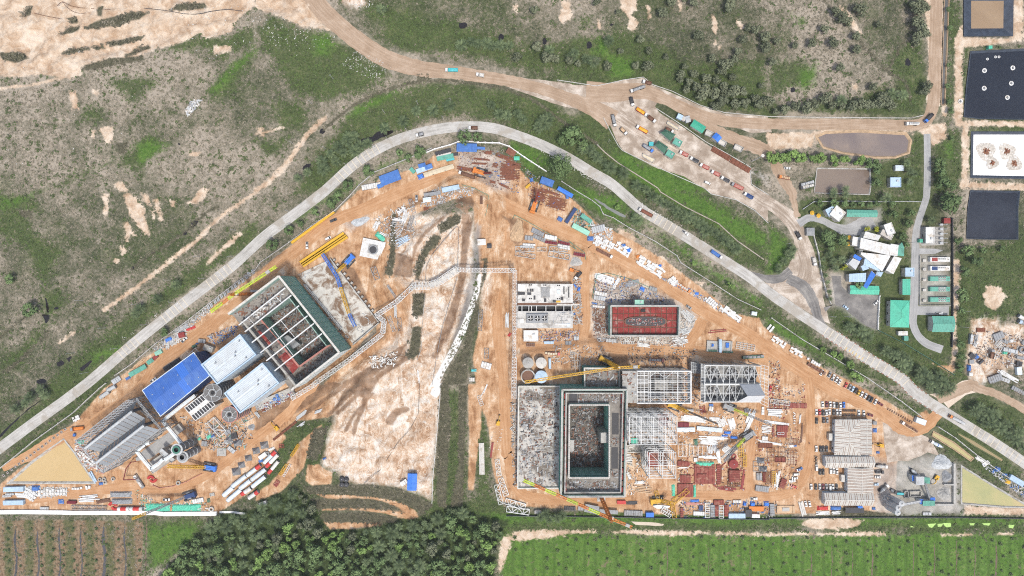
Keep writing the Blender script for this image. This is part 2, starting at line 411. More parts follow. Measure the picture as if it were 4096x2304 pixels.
DARK=many('''b1: 1390 260 1520 170 1555 190 1540 240 1440 300 1400 320
b1: 1270 430 1350 320 1410 340 1380 400 1290 500 1240 660 1215 640 1220 560
b1: 1195 770 1285 760 1270 930 1200 930
b1: 1190 1010 1260 1010 1250 1200 1200 1260 1150 1220 1170 1180
b1: 1030 140 1060 170 1060 500 1040 640 980 620 1000 560 1020 450 1020 300
b2: 360 770 600 740 900 730 1100 760 1250 830 1350 900 1230 1000 1220 940 1080 860 900 830 600 815 400 830
b2: 440 860 900 850 960 870 1080 920 1130 960 1000 940 900 930 600 940 450 940
b2: 500 970 900 970 1060 1000 1060 1040 940 1050 520 1040 480 1000
b1: 1680 800 1740 620 1750 500 1720 500 1720 640 1650 900 1600 1050 1560 1200 1480 1300 1410 1449 1590 1449 1600 1300 1640 1100 1690 900
b2: 1400 0 1460 0 1480 300 1460 500 1440 930 1370 900 1370 500 1390 250
b2: 1530 0 1600 0 1580 300 1570 700 1560 920 1470 920 1530 600
b2: 450 330 570 290 540 420 480 560 410 540 400 500
a0: 640 200 760 150 1000 80 1120 90 1080 120 900 190 640 215
a0: 460 250 520 190 600 190 580 230 480 255
a0: 1280 75 1340 30 1540 15 1560 50 1400 80
a0: 810 310 900 295 1090 265 1060 300 920 330 820 340
a0: 460 390 560 360 660 345 670 370 560 395 470 405
a0: 0 400 160 385 200 430 100 470 0 445
a0: 640 490 830 440 1080 420 1090 455 800 505 640 530
a0: 170 60 240 40 230 100 160 120
a0: 510 130 570 125 580 160 520 170
a0: 700 350 780 325 780 360 710 370
a0: 940 410 1040 365 1110 335 1130 360 1040 390 960 430
a0: 735 50 775 50 775 130 740 120
a0: 880 1080 970 1070 950 1160 890 1160
a1: 130 130 240 140 250 180 180 190
d2: 480 920 1000 990 780 995 480 985
b0: 1210 560 1310 545 1320 605 1220 610''')
LINES_DARK=manyl('''b0:.9:520 970 620 880 740 790 900 710 1080 650 1250 612 1450 605 1700 635 1932 670
c0:.8:0 690 130 730 260 820 370 910 490 980 640 1080
d0:.9:420 0 640 240 880 520 1040 620 1080 740
d0:.6:820 600 920 500 1060 250
a1:1.1:40 1360 140 1280 280 1150 350 1090 370 1050
a1:1.0:1000 580 1130 470 1260 400 1390 310 1480 230 1560 150 1650 110
a1:.8:0 1100 110 1010 180 950 280 900''')
BROWNP=many('''o: -60 1305 362 1310 350 1560 -60 1560''')
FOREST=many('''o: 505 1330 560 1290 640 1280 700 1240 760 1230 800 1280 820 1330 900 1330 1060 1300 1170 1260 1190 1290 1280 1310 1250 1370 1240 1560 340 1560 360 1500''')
MUD=many('''b1: 1090 1160 1150 1140 1090 1240 960 1340 800 1449 690 1449 860 1330 1000 1230
b2: 690 10 760 -20 880 -60 960 -60 900 30 850 140 800 260 760 380 740 360 790 200 830 90 760 60 640 170 560 240 540 230 640 120
b2: 990 260 1060 170 1160 150 1170 180 1080 230 1040 290 1000 290
b1: 1560 170 1620 180 1600 420 1580 640 1520 860 1450 1050 1380 1250 1340 1240 1420 1010 1490 820 1540 620 1560 400
b1: 1060 460 1200 500 1190 640 1050 640
L1: 920 160 1300 -20 1450 40 1640 500 1420 560 1200 640
R4: 1280 1180 1480 1160 1520 1260 1350 1330 1260 1260
R4: 1080 600 1250 580 1250 950 1120 850
t: 1000 1000 1300 1060 1300 1300 1230 1400 1130 1340 1120 1100
L2: 1380 1150 1600 1030 1700 1180 1480 1260
b1: 1490 80 1550 40 1640 50 1650 120 1600 180 1510 120
b1: 1180 520 1200 420 1290 290 1380 230 1420 180 1440 200 1300 320 1220 440 1200 520
b1: 760 1400 900 1330 1080 1180 1140 1150 1100 1230 920 1350 800 1449 700 1449
b2: 0 200 120 160 300 60 560 -20 680 -10 480 110 320 210 100 330 0 340
b1: 1640 230 1600 450 1590 640 1540 850 1480 1050 1430 1130 1440 1050 1560 640 1600 240''')
LINES_MUD=manyl('''b2:2.2:0 330 150 250 300 150 560 0
b1:2.2:690 1440 760 1400 920 1310 1090 1190
b2:1.8:330 250 470 150 620 50 720 -20
b1:1.8:850 1449 980 1350 1150 1240
b2:1.5:640 200 740 110 860 0 900 -40
b2:1.2:700 330 760 220 840 120 900 60
b1:1.2:1400 1380 1470 1200 1560 960 1620 700''')
MOUND=P('b1','1110 640 1260 330 1440 240 1560 120 1630 140 1610 400 1590 650 1530 900 1430 1150 1340 1449')+P('b2','1370 0 1350 300 1330 700 1200 760 900 720 640 640 560 600 600 330 720 100 900 -60')+P('b1','1180 1250 1230 1000')
BASINS={'ochre':P('a2','70 745 240 590 480 420 560 520 640 640 710 745'),'olive':P('d2','1465 625 1700 770 1940 910 2000 930 1780 925 1465 900'),'brown':P('d0','1480 -60 1850 -60 1845 270 1480 272'),'black':P('d0','1530 390 1932 370 2050 380 2040 900 1600 895 1480 880 1500 640'),'white':P('d0','1540 1000 2060 1000 2060 1345 1535 1335'),'black2':P('d0','1530 1440 1900 1445')+P('d1','1885 120 1885 355 1660 355 1500 350 1510 120'),'grey':P('d0','370 1030 440 1000 700 990 1040 1010 1075 1060 1060 1150 960 1185 800 1185 560 1150 420 1110'),'taupe':P('d0','372 1270 770 1275 775 1400')+P('d1','765 18 350 5'),'strip':P('d2','1250 360 1400 440 1550 560 1530 580 1400 490 1240 390'),'strip2':P('d2','1430 365 1560 430 1780 570 1770 590 1560 470 1440 385'),'canal':P('d0','1335 -60 1368 -60 1345 500 1335 790 1310 790 1318 500'),}
def height(X,Y):
 d=sd_poly(X,Y,MOUND)
 t=np.clip((d+26)/28,0,1);st=t*3.0;k=np.floor(st);fr=np.clip((st-k)*1.7,0,1)
 z=9.5*np.clip((k+fr*fr*(3-2*fr))/3.0,0,1)
 z+=np.where(d>0,.5*np.sin(X*.21+np.sin(Y*.17)*2)*np.cos(Y*.13)*np.clip(d/8,0,1),0)
 return z
def gz(x,y):return float(height(np.array([x]),np.array([y]))[0])
XX,YY=np.meshgrid(xs,ys)
ZZ=height(XX,YY)
for _k,_p in BASINS.items():
 _d=field([_p]);ZZ=np.where(_d>-2,np.minimum(ZZ,-3.2*np.clip((_d+1.0)/3.0,0,1)+0.0),ZZ)
_rg=np.random.default_rng(3)
_flat=field([P('o','0 0 2576 0 2576 1449 0 1449')],lo=-3)
fields={'sand':field(SAND,LINES_SAND),'orange':field(ORANGE),'white':field(WHITE),'grey':field(GREY),'green':field(GREEN),'bright':field(BRIGHT),'dark':field(DARK,LINES_DARK),'brownp':field(BROWNP),'forest':field(FOREST),'mud':field(MUD,LINES_MUD),'greenp':field(many('o: 1262 1346 2640 1346 2640 1560 1262 1560'))}
def fbm(sc,seed,octs=5):
 out=np.zeros((NY,NX));rg=np.random.default_rng(seed);amp=1.0;tot=0
 for o in range(octs):
  s_=sc/2**o;nx,ny=int((GX1-GX0)/s_)+4,int((GY1-GY0)/s_)+4;L=rg.uniform(-1,1,(ny,nx))
  fx=np.clip((xs-GX0)/s_+1,0,nx-1.001);fy=np.clip((ys-GY0)/s_+1,0,ny-1.001);ix,iy=fx.astype(int),fy.astype(int);tx,ty=fx-ix,fy-iy;tx=(tx*tx*(3-2*tx))[None];ty=(ty*ty*(3-2*ty))[:,None]
  jx,jy=np.minimum(ix+1,nx-1),np.minimum(iy+1,ny-1)
  out+=amp*((L[iy][:,ix]*(1-tx)+L[iy][:,jx]*tx)*(1-ty)+(L[jy][:,ix]*(1-tx)+L[jy][:,jx]*tx)*ty);tot+=amp*.6;amp*=.62
 return out/tot
fields['veg']=fbm(60,8)
LINER=many('''b1: 1705 620 1690 760 1640 900 1590 1050 1520 1200 1430 1350 1385 1455 1320 1455 1390 1330 1470 1180 1550 1020 1605 880 1655 740 1680 620
b2: 1325 60 1340 20 1410 -20 1400 60 1370 90''')
fields['liner']=field(LINER);fields['slate']=field(many('b1: 1665 250 1700 260 1690 560 1655 800 1570 1060 1500 1170 1480 1150 1540 940 1625 640'))
def sample(name,x,y):
 i=np.clip(np.searchsorted(xs,x),0,NX-1);j=np.clip(np.searchsorted(ys,y),0,NY-1);return fields[name][j,i]
_r=fbm(11,21,4)*1.4-np.abs(fbm(26,22,5))*3.2
ZZ+=np.where((ZZ>-.5),_r*np.clip(np.maximum(fields['white'],np.where(XX<-80,fields['sand'],-5))/6+.1,0,1),0)
me=bpy.data.meshes.new('ground')
co=np.stack([XX,YY,ZZ],-1).reshape(-1,3).astype(np.float32)
idx=np.arange(NX*NY).reshape(NY,NX)
quads=np.stack([idx[:-1,:-1],idx[:-1,1:],idx[1:,1:],idx[1:,:-1]],-1).reshape(-1,4)
me.vertices.add(len(co));me.vertices.foreach_set('co',co.ravel())
me.loops.add(quads.size);me.loops.foreach_set('vertex_index',quads.ravel().astype(np.int32))
me.polygons.add(len(quads));me.polygons.foreach_set('loop_start',np.arange(0,quads.size,4,dtype=np.int32))
me.polygons.foreach_set('use_smooth',np.ones(len(quads),bool))
for k,f in fields.items():
 a=me.attributes.new('f_'+k,'FLOAT','POINT');a.data.foreach_set('value',f.ravel().astype(np.float32))
me.update(calc_edges=True)
gm,t,b=newmat('soil_and_scrub')
geo=t.new('ShaderNodeNewGeometry');pos=geo.outputs['Position']
n_big=t.noise(.018,4,.55,pos);n_mid=t.noise(.085,5,.6,pos,.4);n_sm=t.noise(.45,5,.65,pos);n_fine=t.noise(1.6,3,.6,pos)
n_edge=t.noise(.16,6,.68,pos,.8)
ne=t.math('SUBTRACT',n_edge,.5)
mp=t.new('ShaderNodeMapping');t.l.new(pos,mp.inputs[0]);mp.inputs['Scale'].default_value=(.16,.035,1);mp.inputs['Rotation'].default_value=(0,0,R(-38))
n_st=t.noise(1.0,5,.6,mp.outputs[0],2.5);veg=t.attr('f_veg').outputs['Fac']
def mask(name,amp,soft):
 return t.mapr(t.math('ADD',t.attr('f_'+name).outputs['Fac'],t.math('MULTIPLY',ne,amp)),-soft,soft)
scrub=t.ramp(t.math('ADD',t.math('MULTIPLY',veg,.16),t.math('ADD',t.math('MULTIPLY',n_mid,.4),t.math('ADD',t.math('MULTIPLY',n_sm,.4),t.math('MULTIPLY',n_fine,.2)))),(.37,(.052,.060,.034)),(.45,(.108,.110,.070)),(.52,(.195,.176,.130)),(.61,(.34,.295,.235)))
gre=t.ramp(t.math('ADD',t.math('MULTIPLY',n_sm,.6),t.math('MULTIPLY',n_mid,.4)),(.35,(.036,.050,.020)),(.5,(.068,.092,.034)),(.65,(.135,.150,.066)))
bri=t.ramp(t.math('ADD',t.math('MULTIPLY',n_sm,.5),t.math('MULTIPLY',n_edge,.5)),(.36,(.042,.085,.018)),(.5,(.075,.155,.026)),(.66,(.140,.225,.048)))
san=t.ramp(t.math('ADD',t.math('MULTIPLY',n_mid,.5),t.math('MULTIPLY',n_edge,.5)),(.40,(.40,.275,.18)),(.5,(.53,.41,.30)),(.59,(.64,.54,.43)))
ora=t.ramp(t.math('ADD',t.math('MULTIPLY',n_mid,.4),t.math('ADD',t.math('MULTIPLY',n_st,.3),t.math('MULTIPLY',n_edge,.3))),(.40,(.27,.14,.07)),(.46,(.41,.235,.125)),(.53,(.52,.335,.20)),(.60,(.66,.52,.385)))
whi=t.ramp(t.math('ADD',t.math('MULTIPLY',n_mid,.35),t.math('ADD',t.math('MULTIPLY',n_st,.4),t.math('MULTIPLY',n_edge,.25))),(.41,(.33,.20,.12)),(.46,(.47,.33,.225)),(.51,(.58,.465,.36)),(.58,(.70,.645,.57)))
gry=t.ramp(n_mid,(.35,(.30,.27,.24)),(.5,(.42,.40,.37)),(.65,(.56,.54,.51)))
dar=t.ramp(n_sm,(.35,(.060,.060,.038)),(.55,(.11,.105,.068)),(.7,(.17,.155,.105)))
sx=t.new('ShaderNodeSeparateXYZ');t.l.new(pos,sx.inputs[0])
row=t.math('SINE',t.math('MULTIPLY',t.math('ADD',sx.outputs[0],t.math('MULTIPLY',n_mid,4.0)),.42))
bro=t.mix(t.mapr(t.math('ADD',row,t.math('MULTIPLY',ne,3.0)),-.5,.9),t.ramp(n_sm,(.35,(.13,.085,.05)),(.65,(.29,.215,.14))),t.ramp(n_sm,(.35,(.06,.08,.03)),(.65,(.17,.15,.08))))
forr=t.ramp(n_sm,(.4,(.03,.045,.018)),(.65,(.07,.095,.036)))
mud=t.ramp(n_mid,(.35,(.12,.068,.042)),(.6,(.29,.18,.11)))
col=scrub
dg=t.mapr(t.math('ADD',n_big,t.math('MULTIPLY',veg,-.2)),.5,.66)
col=t.mix(t.math('MULTIPLY',dg,.55),col,gre)
col=t.mix(t.math('MULTIPLY',t.mapr(t.math('ADD',t.math('ADD',t.attr('f_green').outputs['Fac'],t.math('MULTIPLY',ne,12.0)),t.math('MULTIPLY',veg,-7.0)),-4.0,3.5),.92),col,gre)
col=t.mix(t.math('MULTIPLY',t.mapr(t.math('ADD',t.math('ADD',t.attr('f_bright').outputs['Fac'],t.math('MULTIPLY',ne,12.0)),t.math('MULTIPLY',veg,-4.0)),-4.0,4.0),.85),col,bri)
row2=t.math('SINE',t.math('MULTIPLY',t.math('ADD',sx.outputs[0],t.math('MULTIPLY',n_mid,3.0)),.82))
col=t.mix(t.math('MULTIPLY',mask('greenp',2,1.0),.5),col,t.ramp(n_edge,(.4,(.07,.15,.022)),(.62,(.14,.25,.045))))
col=t.mix(t.math('MULTIPLY',mask('greenp',2,1.0),t.mapr(t.math('ADD',row2,t.math('MULTIPLY',ne,5.0)),.2,1.4,0.0,.6)),col,(.045,.080,.022))
col=t.mix(t.math('MULTIPLY',mask('greenp',2,1.0),t.mapr(t.math('ADD',n_edge,t.math('MULTIPLY',veg,.08)),.58,.66,0.0,.8)),col,(.19,.15,.10))
col=t.mix(mask('brownp',3,1.0),col,bro)
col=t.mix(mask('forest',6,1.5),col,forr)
col=t.mix(t.mapr(t.math('ADD',t.attr('f_sand').outputs['Fac'],t.math('ADD',t.math('MULTIPLY',ne,7.0),t.math('MULTIPLY',t.math('SUBTRACT',n_sm,.5),4.0))),-.9,1.1),col,san)
col=t.mix(mask('orange',3.5,.8),col,ora)
col=t.mix(mask('white',8,3.5),col,whi)
col=t.mix(t.math('MULTIPLY',mask('grey',8,4.0),.7),col,gry)
col=t.mix(t.math('MULTIPLY',mask('mud',5,.8),.85),col,mud)
col=t.mix(t.math('MULTIPLY',mask('slate',7,2.0),.8),col,t.ramp(n_mid,(.35,(.17,.165,.16)),(.65,(.36,.35,.33))))
col=t.mix(mask('liner',.8,.4),col,(.70,.69,.66))
col=t.mix(mask('dark',4.0,.9),col,dar)
col=t.mix(t.math('MULTIPLY',t.math('SUBTRACT',n_fine,.5),.35),col,(0,0,0))
t.put(b.inputs['Base Color'],col);b.inputs['Roughness'].default_value=.95;b.inputs['Specular IOR Level'].default_value=.1
bp=t.new('ShaderNodeBump');bp.inputs['Strength'].default_value=.55;bp.inputs['Distance'].default_value=.8
t.l.new(t.math('ADD',n_sm,t.math('MULTIPLY',n_fine,.4)),bp.inputs['Height']);t.l.new(bp.outputs[0],b.inputs['Normal'])
me.materials.append(gm)
tag(link('ground',me),kind='structure')
# roads, tracks, yards
def dirtmat(name,stops,rough=.9,streak=None,scale=.1):
 m,t,b=newmat(name);MATS[name]=m
 geo=t.new('ShaderNodeNewGeometry');pos=geo.outputs['Position'];uv=t.new('ShaderNodeUVMap')
 n1=t.noise(scale,6,.62,pos,.5);n2=t.noise(1.2,4,.6,pos)
 mp=t.new('ShaderNodeMapping');t.l.new(uv.outputs[0],mp.inputs[0]);mp.inputs['Scale'].default_value=(.9,.045,1)
 n3=t.noise(1.0,4,.6,mp.outputs[0],.3)
 k=t.math('ADD',t.math('MULTIPLY',n1,.45),t.math('ADD',t.math('MULTIPLY',n3,.4),t.math('MULTIPLY',n2,.15)))
 col=t.ramp(k,*stops)
 if streak:col=t.mix(t.mapr(t.noise(.06,5,.6,pos,1.0),.5,.62),col,streak)
 t.put(b.inputs['Base Color'],col);b.inputs['Roughness'].default_value=rough;b.inputs['Specular IOR Level'].default_value=.15
 bp=t.new('ShaderNodeBump');bp.inputs['Strength'].default_value=.3;bp.inputs['Distance'].default_value=.15
 t.l.new(k,bp.inputs['Height']);t.l.new(bp.outputs[0],b.inputs['Normal'])
 return m
M_CONC=dirtmat('road_concrete',((.36,(.27,.255,.23)),(.46,(.41,.395,.365)),(.60,(.53,.515,.485))),streak=(.37,.34,.295))
M_TAN=dirtmat('haul_road_dirt',((.36,(.28,.195,.13)),(.5,(.37,.27,.19)),(.64,(.48,.375,.285))))
M_TANG=dirtmat('yard_dirt',((.38,(.26,.20,.15)),(.48,(.35,.285,.225)),(.54,(.48,.41,.34)),(.62,(.62,.55,.475))))
M_PALE=dirtmat('pale_track',((.36,(.50,.40,.31)),(.5,(.62,.52,.42)),(.64,(.70,.61,.52))))
M_SITE=dirtmat('site_road_dirt',((.36,(.35,.18,.085)),(.48,(.44,.245,.125)),(.58,(.51,.31,.175)),(.68,(.60,.42,.28))))
M_ASPH=dirtmat('grey_lane',((.36,(.25,.25,.245)),(.5,(.34,.34,.335)),(.64,(.41,.41,.405))))
M_ASPD=dirtmat('worn_asphalt',((.36,(.11,.105,.10)),(.5,(.20,.19,.18)),(.64,(.34,.32,.29))))
ROADS,PADS=[],[]
def strip(name,pts,w,m,z=.06,wob=0.0,n=8,kind='structure',parent=None):
 if name!='furrow':ROADS.append((pts,(max(w)if isinstance(w,(list,tuple))else w)/2+.6))
 c=smooth(pts,n);v=[];uv=[];L=0.0;r=random.Random(name+str(len(pts)))
 ws=w if isinstance(w,(list,tuple))else[w]*len(pts)
 for i,p in enumerate(c):
  q0,q1=c[max(0,i-1)],c[min(len(c)-1,i+1)]
  dx,dy=q1[0]-q0[0],q1[1]-q0[1];l=math.hypot(dx,dy)or 1
  f=i/n;k=min(int(f),len(ws)-2)if len(ws)>1 else 0
  ww=ws[k]+(ws[min(k+1,len(ws)-1)]-ws[k])*min(1,f-k)
  a,b_=ww/2+r.uniform(-wob,wob),ww/2+r.uniform(-wob,wob)
  if i:L+=math.hypot(p[0]-c[i-1][0],p[1]-c[i-1][1])
  for sd in(a,0,-b_):
   x,y=p[0]-dy/l*sd,p[1]+dx/l*sd
   v.append((x,y,z));uv.append((sd,L))
 f=[]
 for i in range(len(c)-1):
  for k in range(2):f.append((3*i+k,3*i+k+1,3*i+4+k,3*i+3+k))
 me=bpy.data.meshes.new(name);me.from_pydata(v,[],f);me.materials.append(m)
 ul=me.uv_layers.new();ul.data.foreach_set('uv',np.array([uv[l.vertex_index]for l in me.loops]).ravel());me.update()
 return link(name,me,parent,kind=kind)
def ST(name,poly,m,z=.04,kind='structure',parent=None,wob=0.0):
 PADS.append(poly)
 if wob:
  q=[];r=random.Random(len(poly))
  for a,b_ in zip(poly,poly[1:]+poly[:1]):
   l=math.hypot(b_[0]-a[0],b_[1]-a[1]);k=max(1,int(l/4))
   for i in range(k):
    q.append((a[0]+(b_[0]-a[0])*i/k+r.uniform(-wob,wob),a[1]+(b_[1]-a[1])*i/k+r.uniform(-wob,wob)))
  poly=q
 me=bpy.data.meshes.new(name);me.from_pydata([(x,y,z)for x,y in poly],[],[tuple(range(len(poly)))]);me.materials.append(m)
 ul=me.uv_layers.new();ul.data.foreach_set('uv',np.array([(poly[l.vertex_index][0]*.13,poly[l.vertex_index][1]*2.6)for l in me.loops]).ravel());me.update()
 if me.polygons[0].normal.z<0:me.flip_normals()
 return link(name,me,parent,kind=kind)
RD=[W('a2',-300,700),W('a2',-10,490),W('a2',260,290),W('a2',640,10),W('a1',1000,1150),W('a1',1380,845),W('a1',1750,560),W('b1',60,340),W('b1',300,160),W('b0',520,1440),W('b0',700,1275),W('b0',850,1165),W('b0',1020,1075),W('b0',1210,1010),W('b0',1430,965),W('b0',1640,955),W('b0',1800,970),W('c0',0,1010),W('c0',200,1085),W('c0',400,1180),W('c0',600,1300),W('c0',760,1395),W('c1',960,120),W('c1',1110,215),W('c1',1310,335),W('c1',1540,480),W('c1',1790,640),W('d1',30,775),W('d1',250,925),W('d1',500,1090),W('d1',750,1255),W('d1',1000,1405),W('d2',1110,65),W('d2',1300,190),W('d2',1500,315),W('d2',1700,440),W('d2',1932,595),W('d2',2200,790)]
main_road=strip('main_road',RD,7.7,M_CONC,.07,.06)
HR=[W('b0',330,-200),W('b0',470,40),W('b0',620,185),W('b0',800,330),W('b0',1000,450),W('b0',1230,515),W('b0',1480,545),W('b0',1720,580),W('b0',1932,615),W('c0',200,665),W('c0',420,740),W('c0',620,820),W('c0',760,910)]
strip('haul_road',HR,[15,14,13,13.5,13,12,10,9,8.5,8.5,9,12,16],M_TAN,.055,.35)
HR2=[W('c0',560,690),W('c0',760,700),W('c0',980,690),W('c0',1180,760),W('c0',1400,860),W('c0',1620,915),W('d0',0,935),W('d0',300,937),W('d0',700,940),W('d0',1000,945),W('d0',1150,935),W('d0',1225,860),W('d0',1255,700),W('d0',1260,400),W('d0',1270,100),W('d0',1275,-200)]
strip('haul_road',HR2,[16,14,11,8,8,8,8,8,8,8,8,8.5,9,9,9,9],M_TAN,.058,.25)
ST('truck_yard',P('c0','-20 575 200 600 480 640 660 650 840 605 990 590 1060 645 1210 700 1420 800 1600 855 1932 885 1960 1000 1800 1000 1600 930 1480 890 1300 800 1130 735 1080 800 1110 850 1290 960 1460 1080 1600 1170 1780 1280 1800 1310 1805 1400 1932 1470')+P('d1','200 150 290 310 340 420 400 640 410 760 430 860 470 1000 250 880 120 790 0 700 -30 690 60 640 150 570 215 430 200 320 120 200 0 80')+P('c1','1932 225 1830 130 1690 55 1500 10')+P('c0','1300 1330 1100 1270 960 1200 830 1130 790 1060 740 950 690 885 520 830 340 790 180 730 0 670 -20 665'),M_TANG,.045,wob=.3)
strip('access_lane',[W('c0',560,760),W('c0',760,860),W('c0',900,950),W('c0',1050,1040),W('c0',1250,1150),W('c0',1480,1260),W('c0',1700,1380),W('c1',1880,60),W('d1',60,120),W('d1',190,250),W('d1',260,420),W('d1',290,600),W('d1',220,720),W('d1',60,720)],[14,13,10,8,7,7,7,8,9,9,9,11,13,9],M_TANG,.05,.3)
strip('service_lane',[W('c0',1130,740),W('c0',1320,850),W('c0',1500,960),W('c0',1700,1060),W('c0',1850,1110),W('d0',30,1180),W('d0',100,1330),W('d0',180,1449),W('d1',190,60),W('d1',225,190)],[6,6,7,9,11,9,8,7,5,4],M_TAN,.052,.6)
strip('junction_apron',[W('d1',150,650),W('d1',270,720),W('d1',340,830),W('d1',380,950),W('d1',440,1010)],[7,9,8,6,2],M_ASPD,.062,.3)
strip('slip_lane',[W('c1',1800,610),W('d1',0,655),W('d1',90,650),W('d1',170,590)],[2,6,6.5,6],M_ASPD,.064,.25)
strip('plant_lane',[W('d0',1200,1010),W('d0',1202,1120),W('d0',1203,1300),W('d0',1198,1440),W('d1',1190,60),W('d1',1140,210),W('d1',1115,330),W('d1',1112,480),W('d1',1106,700),W('d1',1100,880),W('d1',1095,990),W('d1',1130,1080),W('d1',1200,1145),W('d1',1315,1190)],[5,5,5.2,5.2,5,5,5.5,6,6.2,6.2,5.5,5.5,5.8,6],M_ASPH,.066,.08)
ST('plant_lane',P('d1','1110 425 1260 428 1320 440 1260 468 1110 468'),M_ASPH,.06)
ST('plant_lane',P('d1','1110 862 1366 862 1366 928 1110 928'),M_ASPH,.06)
ST('car_park',P('d1','480 632 548 632 556 708 612 770 835 782 826 1040 740 1010 560 870 490 850 430 905 420 870 510 850'),M_ASPD,.05,wob=.2)
strip('office_drive',[W('d1',230,240),W('d1',310,195),W('d1',400,210),W('d1',500,260),W('d1',600,290),W('d1',700,260),W('d1',790,210)],[6,5.5,5,5,9,12,11],M_ASPH,.058,.2)
strip('farm_track',[W('m',1480,1320),W('m',1680,1230),W('m',1900,1140),W('m',2010,1180),W('m',2230,1250),W('m',2440,1360),W('m',2700,1520)],[7,8,9,6.5,5.5,5.5,6],M_TAN,.055,.35)
ST('farm_track',P('m','1380 1250 1560 1230 1790 1080 1900 1060 2030 1150 1960 1230 1840 1260 1620 1420 1560 1350'),M_PALE,.05,wob=.4)
SR=[[('a2',20,640),('a2',260,520),('a2',480,390),('a2',650,330),('a2',900,160),('a2',1080,20),('a1',1200,1290),('a1',1380,1160),('a1',1560,1030),('a1',1720,900),('a1',1900,760),('b1',140,560),('b1',330,420),('b1',480,290),('b1',640,200),('b1',840,120),('t',60,520),('t',330,490),('t',560,530),('t',760,640),('t',920,790),('t',1090,870),('t',1350,980),('t',1640,1120),('t',1900,1230),('t',2180,1350),('c1',640,420),('c1',860,530),('c1',1080,650),('c1',1300,800),('c1',1500,930),('c1',1740,1050),('d1',0,1180),('d1',180,1300),('d1',340,1400),('d2',540,70),('d2',780,170),('d2',900,250),('d2',1020,340),('d2',1160,330),('d2',1300,210)],[('t',950,800),('t',960,950),('t',980,1100),('t',1000,1300),('b1',1800,500),('b1',1810,800),('b1',1830,1100),('b1',1870,1400),('b2',1880,200),('b2',1890,500),('c2',-20,560),('c2',10,740),('c2',120,850),('c2',400,880),('c2',900,890)],[('c1',560,480),('c1',545,640),('c1',550,850),('c1',555,1000),('c1',500,1140),('c1',330,1170),('c1',60,1190)],[('c1',540,1130),('c1',800,1180),('c1',1100,1190),('c1',1290,1170),('c1',1390,1060),('c1',1440,960)],[('c1',1260,1180),('c1',1560,1215),('c1',1932,1260)],[('R3',1180,30),('R3',1130,250),('R3',1060,480),('R3',1020,760),('R3',1010,1060),('R3',1100,1150),('R3',1350,1160),('R3',1560,1080),('R3',1690,900),('R3',1750,600),('R3',1760,200),('d2',310,20),('d1',300,1400)],[('R3',-100,1150),('R3',400,1150),('R3',1000,1140)],[('L3',230,360),('L3',60,480)],[('L3',520,900),('L3',560,1020),('L3',800,1110),('L3',1150,1100),('L3',1500,960),('L3',1750,790),('L2',1500,1240),('L2',1760,1040),('L1',900,1380),('L1',1200,1190),('L1',1500,960),('L1',1790,700)],[('L3',700,1080),('L3',300,1120),('a2',220,870),('a2',0,905)]]
SW=[[4]+[9]*38+[10,8],8,7,8,7,7,7,9,7,7]
for p,w in zip(SR,SW):
 q=[W(*a)for a in p];strip('site_track',q,w if isinstance(w,list)else[w]*len(q),M_SITE,.05+.002*SR.index(p),.5)
ST('turning_yard',P('d2','860 260 1000 330 1130 370 1200 400 1240 440 1290 540 1200 520 1050 580 900 590 880 450'),M_TANG,.046,wob=.5)
RC=smooth(RD,8);M_BAR=mat('cream_road_paint',(.66,.58,.44),.8,.1)
M_BARY=mat('yellow_road_paint',(.68,.45,.10),.8,.1)
CLN=[0.0]
for p,q in zip(RC,RC[1:]):CLN.append(CLN[-1]+math.hypot(q[0]-p[0],q[1]-p[1]))
def along(s):
 i=max(0,min(len(RC)-2,int(np.searchsorted(CLN,s))-1));f=(s-CLN[i])/(CLN[i+1]-CLN[i]);p,q=RC[i],RC[i+1]
 return p[0]+(q[0]-p[0])*f,p[1]+(q[1]-p[1])*f,math.atan2(q[1]-p[1],q[0]-p[0])
def sta(p):return CLN[min(range(len(RC)),key=lambda i:(RC[i][0]-p[0])**2+(RC[i][1]-p[1])**2)]
for a,b_,st,ww in((('a1',880,1220),('a1',1060,1080),4.0,7),(('a1',1230,960),('a1',1420,800),4.0,7),(('a1',1560,690),('a1',1760,540),4.0,7),(('b0',620,1350),('b0',960,1110),4.2,7),(('c1',1040,140),('c1',1230,270),4.0,7),(('m',80,420),('m',760,900),4.6,6.6),(('m',800,900),('m',1100,1100),4.6,6.6),(('d2',1540,340),('d2',1932,600),4.2,6.8)):
 s0,s1=sorted((sta(W(*a)),sta(W(*b_))))
 while s0<s1:
  x,y,r=along(s0);o=MB().box(0,0,0,.4,ww,.008).bd('rumble_bar',M_BAR,main_road);o.location=(x,y,.078);o.rotation_euler=(0,0,r);s0+=st
for i in range(6):
 p=W('m',330+41*i,675+25*i);x,y,r=along(sta(p));o=MB().box(0,0,0,.45,2.2,.008).bd('rumble_bar',M_BARY,main_road);o.location=(p[0],p[1],.092);o.rotation_euler=(0,0,r)
